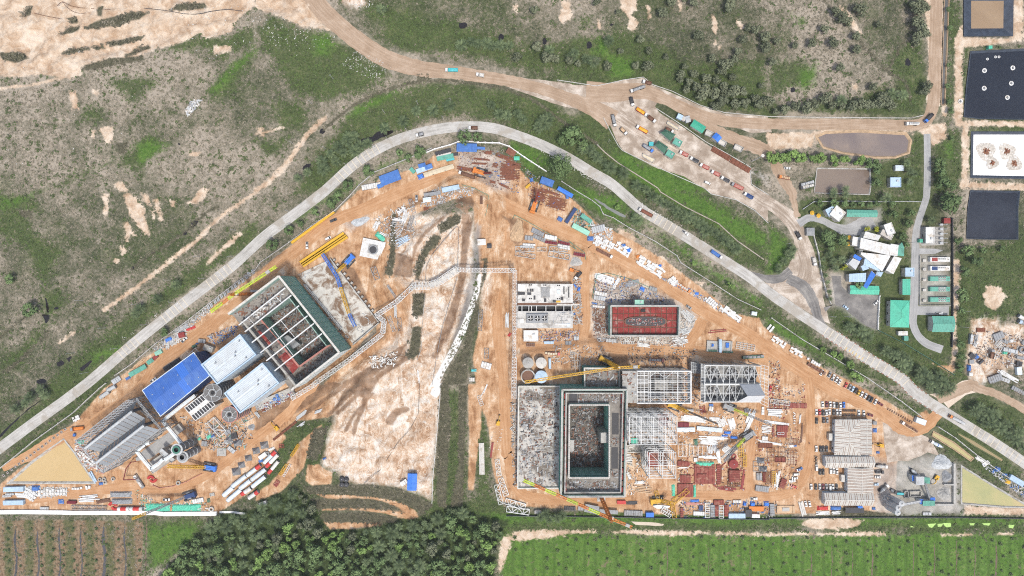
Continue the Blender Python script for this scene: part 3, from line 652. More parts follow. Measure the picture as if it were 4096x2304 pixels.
# ponds
def watermat(name,stops,rough=.12,scale=.03,stretch=None):
 m,t,b=newmat(name);geo=t.new('ShaderNodeNewGeometry');v=geo.outputs['Position']
 n=t.noise(scale,5,.6,v,.7);t.put(b.inputs['Base Color'],t.ramp(n,*stops));b.inputs['Roughness'].default_value=rough
 bp=t.new('ShaderNodeBump');bp.inputs['Strength'].default_value=.05;bp.inputs['Distance'].default_value=.05
 t.l.new(t.noise(1.4,3,.6,v),bp.inputs['Height']);t.l.new(bp.outputs[0],b.inputs['Normal']);return m
def inset(poly,d):
 n=len(poly);cx=sum(p[0]for p in poly)/n;cy=sum(p[1]for p in poly)/n;out=[]
 a=sum(poly[i][0]*poly[(i+1)%n][1]-poly[(i+1)%n][0]*poly[i][1]for i in range(n));sg=1 if a>0 else-1
 for i in range(n):
  p0,p1,p2=Vector(poly[i-1]),Vector(poly[i]),Vector(poly[(i+1)%n])
  e1=(p1-p0).normalized();e2=(p2-p1).normalized();n1=Vector((-e1.y,e1.x))*sg;n2=Vector((-e2.y,e2.x))*sg
  m=(n1+n2);m=m.normalized()if m.length>1e-6 else n1;k=d/max(.35,m.dot(n1));q=p1+m*k;out.append((q.x,q.y))
 return out
def pond(key,name,wm,rim,edge,drop,bank,zz=.12):
 
 p=BASINS[key];q=inset(p,edge);n=len(p);o=inset(p,-rim)
 v=[(x,y,zz)for x,y in o]+[(x,y,zz+.02)for x,y in p]+[(x,y,-drop-.4)for x,y in inset(p,edge*1.3)]
 f=[(k*n+i,k*n+(i+1)%n,(k+1)*n+(i+1)%n,(k+1)*n+i)for k in(0,1)for i in range(n)]
 mb=MB().add(v,f);w=ST(name,inset(p,edge*.9),wm,-drop);mb.bd('pond_bank',bank,None,kind='structure');return w
MI=mat('black_pond_liner',(.035,.045,.065),.45,.5,.3,spec=.5)
MC=mat('raw_concrete',(.42,.41,.38),.85,.25,.4,dirt=(.25,.23,.20))
M_BANK=mat('earth_bank',(.42,.30,.19),.9,.35,.3)
M_BANKG=mat('grass_bank',(.10,.13,.05),.9,.45,.6)
pond('ochre','settling_pond_water',watermat('ochre_water',((.3,(.50,.355,.165)),(.7,(.545,.40,.20)))),.9,1.0,.6,MC)
pond('olive','settling_pond_water',watermat('olive_water',((.36,(.33,.33,.15)),(.5,(.39,.36,.165)),(.64,(.45,.37,.185)))),.9,.6,.5,MC)
pond('brown','lined_pond_water',watermat('brown_water',((.35,(.27,.185,.11)),(.65,(.33,.235,.145)))),0.4,6.0,1.2,MI)
pond('black','lined_pond_water',watermat('black_water',((.35,(.010,.013,.022)),(.65,(.014,.018,.028))),.22),.4,1.2,.9,MI)
pond('white','foam_covered_pond',watermat('white_foam',((.35,(.80,.80,.78)),(.65,(.86,.86,.85))),.8,.05),.8,1.6,.5,MI)
pond('black2','lined_pond_water',watermat('dark_pond_water',((.4,(.010,.013,.022)),(.75,(.03,.036,.05))),.22),.4,1.0,.9,MI)
pond('grey','earth_pond_water',watermat('mauve_water',((.36,(.165,.135,.13)),(.5,(.21,.17,.15)),(.66,(.34,.26,.20))),.15,.018),1.2,1.0,.7,M_BANK)
pond('taupe','pond_water',watermat('taupe_water',((.35,(.17,.13,.105)),(.65,(.21,.165,.13)))),.5,.5,.5,MC)
pond('strip','ditch_water',watermat('ditch_water',((.35,(.38,.34,.15)),(.65,(.45,.38,.18)))),.5,.5,.4,M_BANK)
pond('strip2','ditch_water',watermat('ditch_water_brown',((.35,(.28,.22,.11)),(.65,(.36,.28,.15)))),.5,.4,.4,M_BANKG)
pond('canal','canal_water',watermat('canal_water_grey',((.35,(.10,.10,.095)),(.65,(.14,.135,.125)))),.4,.4,.6,M_BANK)
M_BLACKW=watermat('black_pool_water',((.3,(.012,.010,.010)),(.7,(.02,.016,.015))))
for v_,s_ in(('b0','480 985 500 970 520 985 512 1008 485 1005'),('b0','1830 270 1850 255 1870 270 1865 300 1835 305'),('b0','1530 175 1590 172 1585 210 1540 212'),('b0','880 1030 930 990 1020 985 1030 1000 950 1040 880 1070 760 1090 770 1060'),('b0','350 1270 370 1245 415 1235 400 1265 360 1280'),('c0','563 330 580 312 600 325 598 360 570 365'),('c0','230 295 250 285 262 300 255 335 235 330'),('c0','740 180 765 175 765 190 745 195'),('a1','315 925 375 930 368 965 348 990 335 955'),('a1','425 1290 470 1270 485 1300 440 1315'),('a1','500 1255 540 1242 528 1285'),('a1','270 1425 330 1408 350 1435 290 1445'),('a1','600 1330 690 1270 680 1300 620 1350'),('a1','1440 230 1490 210 1490 240 1450 270'),('a1','1380 310 1400 290 1410 320 1385 325'),('a1','990 570 1010 560 1010 585 990 590'),('d0','1035 455 1055 440 1075 465 1070 495 1040 490'),('d0','170 665 200 660 205 690 175 695'),('a2','0 385 100 285 210 190 300 125 305 133 205 202 100 303 0 405'),('a0','1342 1086 1352 1078 1363 1088 1352 1096'),('a1','340 800 355 810 370 900 355 900'),('a1','410 870 440 868 440 885 412 885'),('c1','620 40 700 90 800 150 860 180 840 190 740 140 640 70')):
 ST('black_pool',smooth(P(v_,s_)+P(v_,s_)[:1],4)[:-1],M_BLACKW if v_!='c1' else mat('shallow_grey_water',(.2,.21,.2),.3,.2),.05,wob=.35)
ST('pool',P('c2','900 1035 1000 1040 1090 1046 1150 1055 1140 1070 1040 1070 930 1060'),mat('tan_puddle',(.33,.255,.18),.35,.15),.06,wob=.3)
M_ALGAE=mat('algae_water',(.38,.58,.16),.4,.15)
for s_ in('1070 1080 1085 1070 1100 1080','1205 1055 1270 1050 1240 1085 1215 1082','1280 1055 1325 1050 1310 1075 1280 1080','1320 1050 1380 1050 1380 1078 1350 1082 1325 1065','1520 1050 1560 1048 1555 1066 1525 1068','1615 1050 1680 1048 1670 1068 1630 1066','1815 1060 1860 1062 1850 1090 1815 1085'):
 ST('algae_pool',P('d2',s_),M_ALGAE,.05,wob=.2)
# paint box
RGB=dict(wht=(.66,.66,.64),off=(.55,.53,.49),blu=(.06,.16,.43),sky=(.42,.55,.68),pal=(.62,.70,.76),red=(.50,.05,.045),drk=(.05,.05,.055),gry=(.28,.29,.30),lgr=(.46,.48,.49),grn=(.05,.36,.24),net=(.055,.17,.125),rst=(.20,.075,.045),yel=(.62,.36,.03),ora=(.60,.20,.04),tan=(.52,.36,.22),cyn=(.08,.45,.48),mar=(.26,.045,.04),brn=(.16,.08,.05),tea=(.12,.36,.28),dgn=(.07,.16,.11),con=(.40,.39,.365),blk=(.02,.02,.022),lim=(.50,.62,.05),ltg=(.30,.56,.44),slv=(.52,.53,.54),mro=(.16,.02,.03),brg=(.10,.48,.33),dbl=(.03,.06,.16),cre=(.60,.52,.38),pnk=(.44,.20,.165),bld=(.05,.19,.62))
DIRT=dict(wht=(.50,.45,.38),off=(.42,.38,.32),lgr=(.33,.31,.28),gry=(.2,.18,.16),con=(.26,.24,.21),rst=(.30,.15,.09),pal=(.5,.5,.47),sky=(.36,.45,.5),blu=(.10,.22,.5),brg=(.10,.40,.28),tea=(.10,.27,.21))
def M(c,kind='paint'):
 if kind=='car':return mat('car_paint_'+c,RGB[c],.25,.04,.5,spec=.6)
 if kind=='cloth':return mat('tarpaulin_'+c,RGB[c],.6,.35,.9)
 if kind=='net':return mat('netting_'+c,RGB[c],.9,.5,.8,dirt=tuple(x*.45 for x in RGB[c]))
 return mat('painted_'+c,RGB[c],.6,.14,.5,dirt=DIRT.get(c))
ML=mat('dark_glass',(.02,.025,.03),.1,.02,spec=.6);M_TYRE=mat('tyre_rubber',(.02,.02,.02),.9,.1)
MW=mat('white_steel',(.64,.65,.64),.5,.1,.8,dirt=(.44,.42,.39));MV=mat('galvanised_steel',(.40,.42,.43),.45,.15,.9,metal=.3)
MU=mat('rusty_steel',(.19,.075,.045),.85,.35,.8);MR=mat('red_primer_steel',(.24,.065,.05),.75,.25,.5,dirt=(.33,.17,.12))
M_SLAB=mat('site_slab_concrete',(.46,.44,.40),.9,.35,.16,dirt=(.20,.165,.135));MD=mat('dark_slab_concrete',(.24,.22,.195),.9,.35,.25,dirt=(.12,.10,.085))
MN=mat('green_scaffold_net',(.29,.43,.37),.9,.3,.5,dirt=(.40,.46,.43));MP=mat('pale_scaffold_net',(.30,.40,.35),.9,.3,.5,dirt=(.42,.42,.40));MF=mat('red_formwork_ply',(.25,.04,.035),.8,.35,.25,dirt=(.34,.20,.17))
def profile(mb,pts,w,mi=0,w2=None):
 
 n=len(pts);zs=[p[1]for p in pts];z0,z1=min(zs),max(zs);w2=w if w2 is None else w2
 wd=lambda z:w+(w2-w)*((z-z0)/(z1-z0 or 1))
 v=[(x,-wd(z)/2,z)for x,z in pts]+[(x,wd(z)/2,z)for x,z in pts]
 f=[(i,(i+1)%n,n+(i+1)%n,n+i)for i in range(n)]+[tuple(range(n-1,-1,-1)),tuple(range(n,2*n))]
 return mb.add(v,f,mi)
WHEEL={}
def wheels(root,xs_,y,r,w=.25):
 for x in xs_:
  for s_ in(-1,1):
   if(r,w)not in WHEEL:WHEEL[(r,w)]=MB().cyl((0,-w/2,0),(0,w/2,0),r,n=10).mesh('wheel',M_TYRE)
   o=link('wheel',WHEEL[(r,w)],root);o.location=(x,s_*y,r)
PROTO={}
def proto(key,fn):
 
 first=key not in PROTO
 if first:PROTO[key]=fn()
 return PROTO[key],first
def put(key,fn,loc,rz,label,group):
 o,first=proto(key,fn)
 if first:
  o.location=loc;o.rotation_euler=(0,0,rz);return tag(o,label,None,group)
 return dup(o,loc,rz,label,group)
def make_car(c,style='sedan'):
 r=TH('parked_car','','car')
 if style=='pickup':
  profile(MB(),[(-2.6,.4),(2.6,.4),(2.62,.85),(1.5,1.0),(-2.6,1.0)],1.85).bd('body',M(c,'car'),r)
  profile(MB(),[(-.75,1.0),(1.35,1.0),(.75,1.62),(-.6,1.62)],1.75,w2=1.45).bd('windows',ML,r)
  MB().box(.08,0,1.6,1.4,1.42,.12,top=.94).bd('roof',M(c,'car'),r);MB().box(-1.7,0,.99,1.6,1.5,.03).bd('load_bed',M('drk'),r);wheels(r,(-1.6,1.6),.82,.37)
 elif style=='van':
  profile(MB(),[(-2.3,.35),(2.3,.35),(2.32,.95),(1.75,1.1),(-2.3,1.1)],1.75).bd('body',M(c,'car'),r)
  profile(MB(),[(-2.28,1.1),(1.7,1.1),(1.15,1.75),(-2.2,1.75)],1.7,w2=1.5).bd('windows',ML,r)
  MB().box(-.5,0,1.73,3.2,1.5,.12,top=.95).bd('roof',M(c,'car'),r);wheels(r,(-1.45,1.45),.8,.33)
 else:
  profile(MB(),[(-2.2,.3),(2.2,.3),(2.22,.75),(1.2,.95),(-1.6,.98),(-2.2,.92)],1.78).bd('body',M(c,'car'),r)
  profile(MB(),[(-1.75,.95),(1.15,.95),(.45,1.42),(-1.2,1.42)],1.68,w2=1.35).bd('windows',ML,r)
  MB().box(-.38,0,1.4,1.62,1.33,.1,top=.94).bd('roof',M(c,'car'),r);wheels(r,(-1.35,1.4),.8,.31)
 return r
def make_truck(cab,bed,load,L,style='tipper'):
 r=TH('truck','','truck');x0,x1=-L/2,L/2;cl_=1.9
 profile(MB(),[(x1-cl_,.8),(x1,.8),(x1,1.7),(x1-.25,2.75),(x1-cl_,2.8)],2.3,w2=2.15).bd('cab',M(cab,'car'),r)
 MB().add([(x1+.02,-1,1.7),(x1+.02,1,1.7),(x1-.22,.95,2.65),(x1-.22,-.95,2.65)],[(0,1,2,3)]).bd('windscreen',ML,r)
 MB().box(-cl_/2,0,.7,L-cl_,.9,.35).bd('chassis',M('drk'),r)
 bl=L-cl_-.35;bx=x0+bl/2
 if style=='tanker':
  b=MB().cyl((bx-bl/2,0,2.1),(bx+bl/2,0,2.1),1.12,n=16).bd('tank',M(bed),r);MB().box(bx,0,3.2,bl*.8,.7,.12).bd('catwalk',M(load),b)
  for k in(-.3,0,.3):o=MB().cyl((bx+bl*k,0,3.3),(bx+bl*k,0,3.5),.3,n=8).bd('hatch',M('slv'),b)
 elif style=='mixer':
  b=MB().cyl((bx-bl*.45,0,2.9),(bx-.1*bl,0,2.4),.55,1.25,14).cyl((bx-.1*bl,0,2.4),(bx+.2*bl,0,2.2),1.25,1.25,14).cyl((bx+.2*bl,0,2.2),(bx+bl*.48,0,1.9),1.25,.8,14).bd('drum',M(bed),r)
  MB().ring((0,0),1.2,1.34,-.25,.25,16).bd('drum_band',M(load),b).matrix_local=(__import__('mathutils').Matrix.Translation((bx+.05*bl,0,2.3))@__import__('mathutils').Matrix.Rotation(R(86),4,'Y'))
  MB().box(x0+.3,0,2.2,.9,.7,1.2,top=1.4).bd('hopper',M('gry'),r)
 elif style=='flatbed':
  b=MB().box(bx,0,1.05,bl,2.4,.2).bd('flatbed',M(bed),r)
  for k in range(5):MB().box(bx-bl*.42+bl*.21*k,rnd.uniform(-.3,.3),1.25,bl*.17,1.6,rnd.uniform(.3,.9)).bd('cargo',M(load),b)
 else:
  h=1.35;mb=MB().box(bx,0,1.05,bl,2.4,.12)
  for s_ in(-1,1):mb.box(bx,s_*1.17,1.17,bl,.08,h)
  mb.box(x0+.05,0,1.17,.09,2.26,h).box(x0+bl-.05,0,1.17,.09,2.26,h+.25);b=mb.bd('tipper_bed',M(bed),r)
  if load:
   n=7;v=[];rr=random.Random(L)
   for i in range(n):
    for j in range(4):
     u,w_=i/(n-1),j/3;v.append((x0+.12+u*(bl-.3),(w_-.5)*2.2,1.9+.5*math.sin(math.pi*u)**.5*math.sin(math.pi*(.15+.7*w_))+rr.uniform(-.08,.08)))
   MB().add(v,[(i*4+j,i*4+4+j,i*4+5+j,i*4+1+j)for i in range(n-1)for j in range(3)]).bd('load',M(load,'cloth'),b)
 wheels(r,[x1-1.1,x0+1.0,x0+2.2]+([x0+3.4,x1-2.4]if L>9.5 else[]),1.0,.48,.32)
 return r
def make_moto(c):
 r=TH('motorcycle','','motorcycle')
 profile(MB(),[(-.6,.45),(.45,.45),(.55,.85),(.1,.8),(-.7,.85)],.28).bd('body',M(c,'car'),r)
 MB().box(-.3,0,.84,.65,.26,.1).bd('seat',M('drk'),r);MB().box(.5,0,1.0,.08,.68,.06).bd('handlebar',M('drk'),r)
 for x in(-.62,.65):o=MB().cyl((x,-.05,.3),(x,.05,.3),.3,n=10).bd('wheel',M_TYRE,r)
 return r
def make_excavator(c,tracks='drk'):
 r=TH('excavator','','excavator')
 for s_ in(-1,1):profile(MB(),[(-1.7,0),(1.7,0),(2.0,.45),(1.7,.9),(-1.7,.9),(-2.0,.45)],.55).bd('track',M(tracks),r).location=(0,s_*1.0,0)
 b=MB().box(-.5,0,.95,3.0,2.4,1.15).box(-1.5,0,1.2,1.2,2.5,1.1).bd('body',M(c),r);MB().box(.45,.7,1.4,1.3,.95,1.5,top=.85).bd('cab',ML,r);MB().box(.42,.7,2.9,1.15,.85,.08).bd('cab_roof',M(c),r)
 MB().bm_((.6,-.2,1.8),(3.0,-.2,3.9),.45,.6).bm_((3.0,-.2,3.9),(4.6,-.2,3.3),.42,.5).bd('boom',M(c),r);MB().bm_((4.5,-.2,3.5),(5.6,-.2,1.4),.36,.42).bd('stick',M(c),r)
 MB().box(5.5,-.2,.3,.9,1.1,1.0,top=.7).bd('bucket',M('gry'),r);return r
def make_crane_base(c,cab='gry'):
 r=TH('crawler_crane','','crane')
 for s_ in(-1,1):profile(MB(),[(-4,0),(4,0),(4.4,.6),(4,1.2),(-4,1.2),(-4.4,.6)],1.0).bd('track',M('drk'),r).location=(0,s_*2.8,0)
 MB().box(0,0,.7,3,5,.6).bd('undercarriage',M('gry'),r);MB().box(-1.2,0,1.4,7.5,3.0,1.6).bd('machinery_house',M(c),r);MB().box(-5.4,0,1.4,1.6,4.2,2.4).box(-5.4,0,3.8,1.2,3.6,.5).bd('counterweight',M(c),r)
 MB().box(2.6,1.9,1.5,1.6,1.1,1.7,top=.9).bd('cab',ML,r);return r
# yard kit: one builder per kind, drawn along an axis of length L and width Wd
def b_hut(r,L,Wd,a):
 c=a[0];h=float(a[1])if len(a)>1 else 2.6
 MB().box(0,0,0,L*.96,Wd*.92,h).bd('wall',M('off' if c in('wht','pal','off')else c),r)
 mb=MB();n=max(3,int(L/.9))
 for i in range(n):
  x=-L/2+L*(i+.5)/n;z=h+.02*(i%2)+.01
  mb.add([(x-L/n/2,-Wd/2,z),(x+L/n/2,-Wd/2,z),(x+L/n/2,0,z+Wd*.06),(x-L/n/2,0,z+Wd*.06),(x+L/n/2,Wd/2,z),(x-L/n/2,Wd/2,z)],[(0,1,2,3),(3,2,4,5)])
  mb.bm_((x,-Wd/2,z+.03),(x,0,z+Wd*.06+.03),.1).bm_((x,0,z+Wd*.06+.03),(x,Wd/2,z+.03),.1)
 mb.bd('roof',M(c),r);MB().box(L*.2,-Wd*.465,0,.9,.06,2.0).bd('door',M('gry'),r);MB().box(-L*.2,-Wd*.465,1.0,1.2,.06,.9).bd('window',ML,r)
def b_cont(r,L,Wd,a):
 c=a[0];h=float(a[1])if len(a)>1 else 2.6;mb=MB().box(0,0,.15,L,Wd,h)
 n=max(4,int(L/.8))
 for i in range(n):
  x=-L/2+L*(i+.5)/n
  for s_ in(-1,1):mb.box(x,s_*(Wd/2+.02),.3,.3,.05,h-.3)
 mb.bd('body',M(c),r);mb=MB()
 for i in range(n):mb.box(-L/2+L*(i+.5)/n,0,h+.15,.35,Wd*.94,.05)
 mb.bd('roof_panel',M(c),r)
 for s_ in(-1,1):MB().box(L/2+.04,s_*Wd*.25,.3,.07,Wd*.45,h-.35).bd('door',M(c),r)
RGB['old']=(.52,.50,.455);RGB['oldrib']=(.27,.19,.145);MRIB=lambda c:[M(c),M('oldrib' if c=='old' else c)];RW=lambda c:.38 if c=='old' else.09
def b_gable(r,L,Wd,a):
 
 c=a[0];h=float(a[1]);rise=float(a[2])if len(a)>2 else Wd*.14
 MB().box(0,0,0,L*.95,Wd*.92,h).bd('wall',M(a[3]if len(a)>3 else 'off'),r)
 n=max(3,int(L/1.1))
 for s_ in(-1,1):
  mb=MB().add([(-L/2,0,h+rise),(L/2,0,h+rise),(L/2,s_*Wd/2,h),(-L/2,s_*Wd/2,h)],[(0,1,2,3)])
  for i in range(n+1):x=-L/2+L*i/n;mb.bm_((x,0,h+rise+.03),(x,s_*Wd/2,h+.03),RW(c),.09,1 if i%3 else 0)
  mb.bd('roof_slope',MRIB(c),r)
 MB().bm_((-L/2,0,h+rise+.06),(L/2,0,h+rise+.06),.45,.08).bd('ridge_cap',M(c),r)
 for k in range(max(1,int(L/6))):MB().box(-L*.4+5*k,-Wd*.465,1.0,1.4,.06,1.1).bd('window',ML,r)
def b_flat(r,L,Wd,a):
 c=a[0];h=float(a[1]);MB().box(0,0,0,L,Wd,h).bd('wall',M(a[2]if len(a)>2 else 'off'),r)
 MB().box(0,0,h+.004,L*.97,Wd*.97,.1).bd('roof',M(c),r);mb=MB()
 for s_ in(-1,1):mb.box(0,s_*Wd/2,h-.2,L+.3,.3,.75).box(s_*L/2,0,h-.2,.3,Wd-.3,.74)
 mb.bd('parapet',M(c),r);MB().box(L*.2,Wd*.15,h+.1,min(1.6,L*.2),min(1.2,Wd*.3),.8).bd('roof_unit',M('lgr'),r)
 MB().box(0,-Wd/2-.03,.9,min(2,L*.4),.06,1.2).bd('window',ML,r)
def b_shed(r,L,Wd,a):
 
 c=a[0];h=float(a[1])if len(a)>1 else 3.2;n=max(3,int(L/1.0))
 for i in range(min(n,14)):
  m=min(n,14);MB().box(-L/2+L*(i+.5)/m,0,h+.03*(i%2),L/m*1.02,Wd,.05,tilt=0).bd('roof_sheet',M(c),r)
 for x in(-.46,0,.46):
  for y in(-.44,.44):MB().bm_((x*L,y*Wd,0),(x*L,y*Wd,h),.14).bd('post',MV,r)
def b_tarp(r,L,Wd,a):
 c=a[0];h=float(a[1])if len(a)>1 else 1.2;n,m=max(6,int(L/.7)),max(5,int(Wd/.7));v=[];rr=random.Random(L*7+Wd)
 for i in range(n+1):
  for j in range(m+1):
   u,w=i/n*2-1,j/m*2-1;e=max(abs(u),abs(w));z=h*(1-e**5)+(rr.uniform(-.18,.18)if e<.95 else.03);k=1-.10*rr.random()
   v.append((u*L/2*k,w*Wd/2*k,max(.03,z)))
 MB().add(v,[(i*(m+1)+j,(i+1)*(m+1)+j,(i+1)*(m+1)+j+1,i*(m+1)+j+1)for i in range(n)for j in range(m)]).bd('cover',M(c,'cloth'),r)
 MB().box(0,0,0,L*.7,Wd*.7,h*.7).bd('goods',M('cre'),r)
def b_beams(r,L,Wd,a):
 c=a[0];n=int(a[1])if len(a)>1 else 6;t=float(a[2])if len(a)>2 else.4;rr=random.Random(L*3+Wd);mm={'wht':MW,'rst':MU,'lgr':MV}.get(c)or M(c)
 for s_ in(-.35,.35):MB().box(s_*L,0,0,.25,Wd,.2).bd('bearer',M('brn'),r)
 me_={}
 for i in range(n):
  k=rr.choice((.7,.85,1.0));key=k
  if key not in me_:
   l=L*k;me_[key]=MB().box(0,0,.42,l,t,.08).box(0,0,.28,l,t*.3,.14).box(0,0,.2,l,t,.08).mesh('beam',mm)
  o=link('beam',me_[key],r);o.location=(rr.uniform(-.5,.5)*L*(1-k),-Wd/2+Wd*(i+.5)/n,.05*(i%2));o.rotation_euler=(0,0,rr.uniform(-.5,.5)*Wd/n/L*2)
def b_plates(r,L,Wd,a):
 c=a[0];n=int(a[1])if len(a)>1 else 4;rr=random.Random(L+Wd*5);mm={'rst':MU,'lgr':MV}.get(c)or M(c)
 for i in range(n):
  w=Wd/n;MB().box(rr.uniform(-.04,.04)*L,-Wd/2+w*(i+.5),.1,L*rr.uniform(.8,1),w*.86,rr.uniform(.35,.9),rr.uniform(-.05,.05)).bd('bundle',mm,r)
def b_truss(r,L,Wd,a):
 c=a[0];h=float(a[1])if len(a)>1 else Wd*.8;mm={'wht':MW,'lgr':MV,'rst':MU}.get(c)or M(c);t=max(.09,Wd*.05)
 for y in(-1,1):
  for z in(.15,h):MB().bm_((-L/2,y*Wd/2,z),(L/2,y*Wd/2,z),t*1.5).bd('chord',mm,r)
 mb=MB();n=max(2,int(round(L/Wd)))
 for i in range(n+1):
  x=-L/2+L*i/n
  for z in(.15,h):mb.bm_((x,-Wd/2,z),(x,Wd/2,z),t)
  for y in(-1,1):mb.bm_((x,y*Wd/2,.15),(x,y*Wd/2,h),t)
  if i<n:
   x2=x+L/n;y=1 if i%2 else-1
   for z in(.15,h):mb.bm_((x,-y*Wd/2,z),(x2,y*Wd/2,z),t)
   for y in(-1,1):mb.bm_((x,y*Wd/2,.15),(x2,y*Wd/2,h),t)
 mb.bd('bracing',mm,r)
def b_frame(r,L,Wd,a):
 
 c=a[0];nx=int(a[1])if len(a)>1 else 4;ny=int(a[2])if len(a)>2 else 2;h=float(a[3])if len(a)>3 else.6;mm={'wht':MW,'lgr':MV,'rst':MU}.get(c)or M(c)
 for i in range(ny+1):y=-Wd/2+Wd*i/ny;MB().bm_((-L/2,y,h),(L/2,y,h),.28).bd('long_member',mm,r)
 for i in range(nx+1):x=-L/2+L*i/nx;MB().bm_((x,-Wd/2,h+.01),(x,Wd/2,h+.01),.26).bd('cross_member',mm,r)
 for x in(-1,1):
  for y in(-1,1):MB().bm_((x*L/2,y*Wd/2,0),(x*L/2,y*Wd/2,h),.25).bd('foot',mm,r)
def b_panel(r,L,Wd,a):
 c=a[0];n=int(a[1])if len(a)>1 else 8;h=float(a[2])if len(a)>2 else.8;mm={'mar':MR,'rst':MU,'lgr':MV}.get(c)or M(c)
 MB().box(0,0,0,L,Wd,h).bd('plate',mm,r);me_=MB().box(0,0,h-.02,min(.3,L/n*.5),Wd,.28).mesh('stiffener',mm)
 for i in range(n):link('stiffener',me_,r).location=(-L/2+L*(i+.5)/n,0,0)
def b_pipe(r,L,Wd,a):
 
 rad=Wd/2;n=len(a);x=-L/2
 for i,c in enumerate(a):
  MB().cyl((x,0,rad+.15),(x+L/n,0,rad+.15),rad,n=20).bd('shell_band',M(c),r);x+=L/n
 for k in(-1,1):MB().cyl((k*L/2,0,rad+.15),(k*(L/2+.12),0,rad+.15),rad*1.05,n=20).bd('flange',M('gry'),r)
 for k in(-.3,.3):MB().box(k*L,0,0,.5,Wd*1.1,.3).bd('saddle',M('brn'),r)
def b_drum(r,L,Wd,a):
 c=a[0];h=float(a[1])if len(a)>1 else 1.0;rad=Wd/2;MB().ring((0,0),rad*.62,rad,0,h,18).bd('ring',M(c),r);MB().ring((0,0),rad*.55,rad*.75,h,h+.12,18).bd('rim',M(c),r)
def b_tank(r,L,Wd,a):
 c=a[0];h=float(a[1]);rad=Wd/2;MB().cyl((0,0,0),(0,0,h),rad,n=24).bd('shell',M(c),r);MB().cyl((0,0,h),(0,0,h+rad*.25),rad*1.01,.3,24).bd('roof',M(a[2]if len(a)>2 else c),r);MB().cyl((0,0,h+rad*.2),(0,0,h+rad*.25+.3),.35,n=10).bd('hatch',M('gry'),r)
def b_rack(r,L,Wd,a):
 
 c=a[0];h=float(a[1])if len(a)>1 else 1.6;n=max(2,int(L/1.6));MB().box(0,0,0,L,Wd,.15).bd('pallet',M('brn'),r)
 for i in range(n):MB().box(-L/2+L*(i+.5)/n,0,.15,L/n*.9,Wd*.9,h*rnd.uniform(.75,1)).bd('unit',M(c),r)
 for y in(-1,1):MB().bm_((-L/2,y*Wd/2,h+.1),(L/2,y*Wd/2,h+.1),.12).bd('rail',M('gry'),r)
def b_hopper(r,L,Wd,a):
 c=a[0];h=L*.75;v=[(-L/2,-Wd/2,0),(L/2,-Wd/2,0),(L/2,Wd/2,0),(-L/2,Wd/2,0),(-.35,-.35,h),(.35,-.35,h),(.35,.35,h),(-.35,.35,h)]
 MB().add(v,MB.BOXF).bd('shell',M(c),r);mb=MB()
 for i in range(1,5):
  k=1-i/5.5;z=h*i/5.5+.05
  for s_ in(-1,1):mb.bm_((-L/2*k,s_*Wd/2*k,z),(L/2*k,s_*Wd/2*k,z),.14).bm_((s_*L/2*k,-Wd/2*k,z),(s_*L/2*k,Wd/2*k,z),.14)
 mb.bd('stiffener',M('drk'),r);MB().box(0,0,h,.9,.9,.12).bd('flange',M('gry'),r)
def b_plinth(r,L,Wd,a):
 h=float(a[1])if len(a)>1 else.6;MB().box(0,0,0,L,Wd,h).bd('base',M(a[0]),r);mb=MB()
 for x in(-1,1):mb.box(x*L*.44,0,h,L*.12,Wd,.5)
 mb.bd('upstand',M(a[0]),r);MB().box(0,0,h,L*.4,Wd*.5,.35).bd('pedestal',M('con'),r)
def b_arc(r,L,Wd,a):
 c=a[0];rad=L/2
 for k in range(2):
  mb=MB();n=10;a0=k*math.pi*1.05
  for i in range(n):t0=a0+math.pi*.85*i/n;t1=a0+math.pi*.85*(i+1)/n;mb.bm_((rad*math.cos(t0)+(k-.5)*rad*.9,rad*math.sin(t0),.5),(rad*math.cos(t1)+(k-.5)*rad*.9,rad*math.sin(t1),.5),Wd,.9)
  mb.bd('curved_segment',M(c),r)
def b_heapcone(r,L,Wd,a):
 c=a[0];h=float(a[1])if len(a)>1 else 2.0;n,m=22,7;v=[(0,0,h)];rr=random.Random(L)
 for j in range(1,m+1):
  for i in range(n):
   t_=2*math.pi*i/n;k=j/m;wob=1+.14*math.sin(3*t_+L)+rr.uniform(-.06,.06);v.append((L/2*k*wob*math.cos(t_),Wd/2*k*wob*math.sin(t_),max(.02,h*(1-k)**1.1+(rr.uniform(-.15,.15)if j<m else-.05))))
 f=[(0,1+i,1+(i+1)%n)for i in range(n)]+[(1+j*n+i,1+(j+1)*n+i,1+(j+1)*n+(i+1)%n,1+j*n+(i+1)%n)for j in range(m-1)for i in range(n)]
 MB().add(v,f).bd('heap',mat('loose_'+c,RGB[c],.95,.35,.5),r)
BUILD=dict(hut=(b_hut,'site_cabin','cabin'),cont=(b_cont,'shipping_container','container'),gable=(b_gable,'building','building'),flat=(b_flat,'building','building'),shed=(b_shed,'open_shed','shed'),tarp=(b_tarp,'tarpaulin_covered_pile','tarp'),beams=(b_beams,'steel_beam_stack','beams'),plates=(b_plates,'material_stack','stack'),truss=(b_truss,'truss_section','truss'),frame=(b_frame,'steel_framework','frame'),panel=(b_panel,'steel_plate_assembly','steelwork'),pipe=(b_pipe,'chimney_section','pipe'),drum=(b_drum,'concrete_ring','ring'),tank=(b_tank,'storage_tank','tank'),rack=(b_rack,'material_rack','rack'),hopper=(b_hopper,'steel_hopper','hopper'),plinth=(b_plinth,'concrete_foundation','foundation'),arc=(b_arc,'curved_ring_segments','segments'),heap=(b_heapcone,'soil_heap','heap'))
HT=dict(hut=2.8,cont=2.6,shed=3.2)
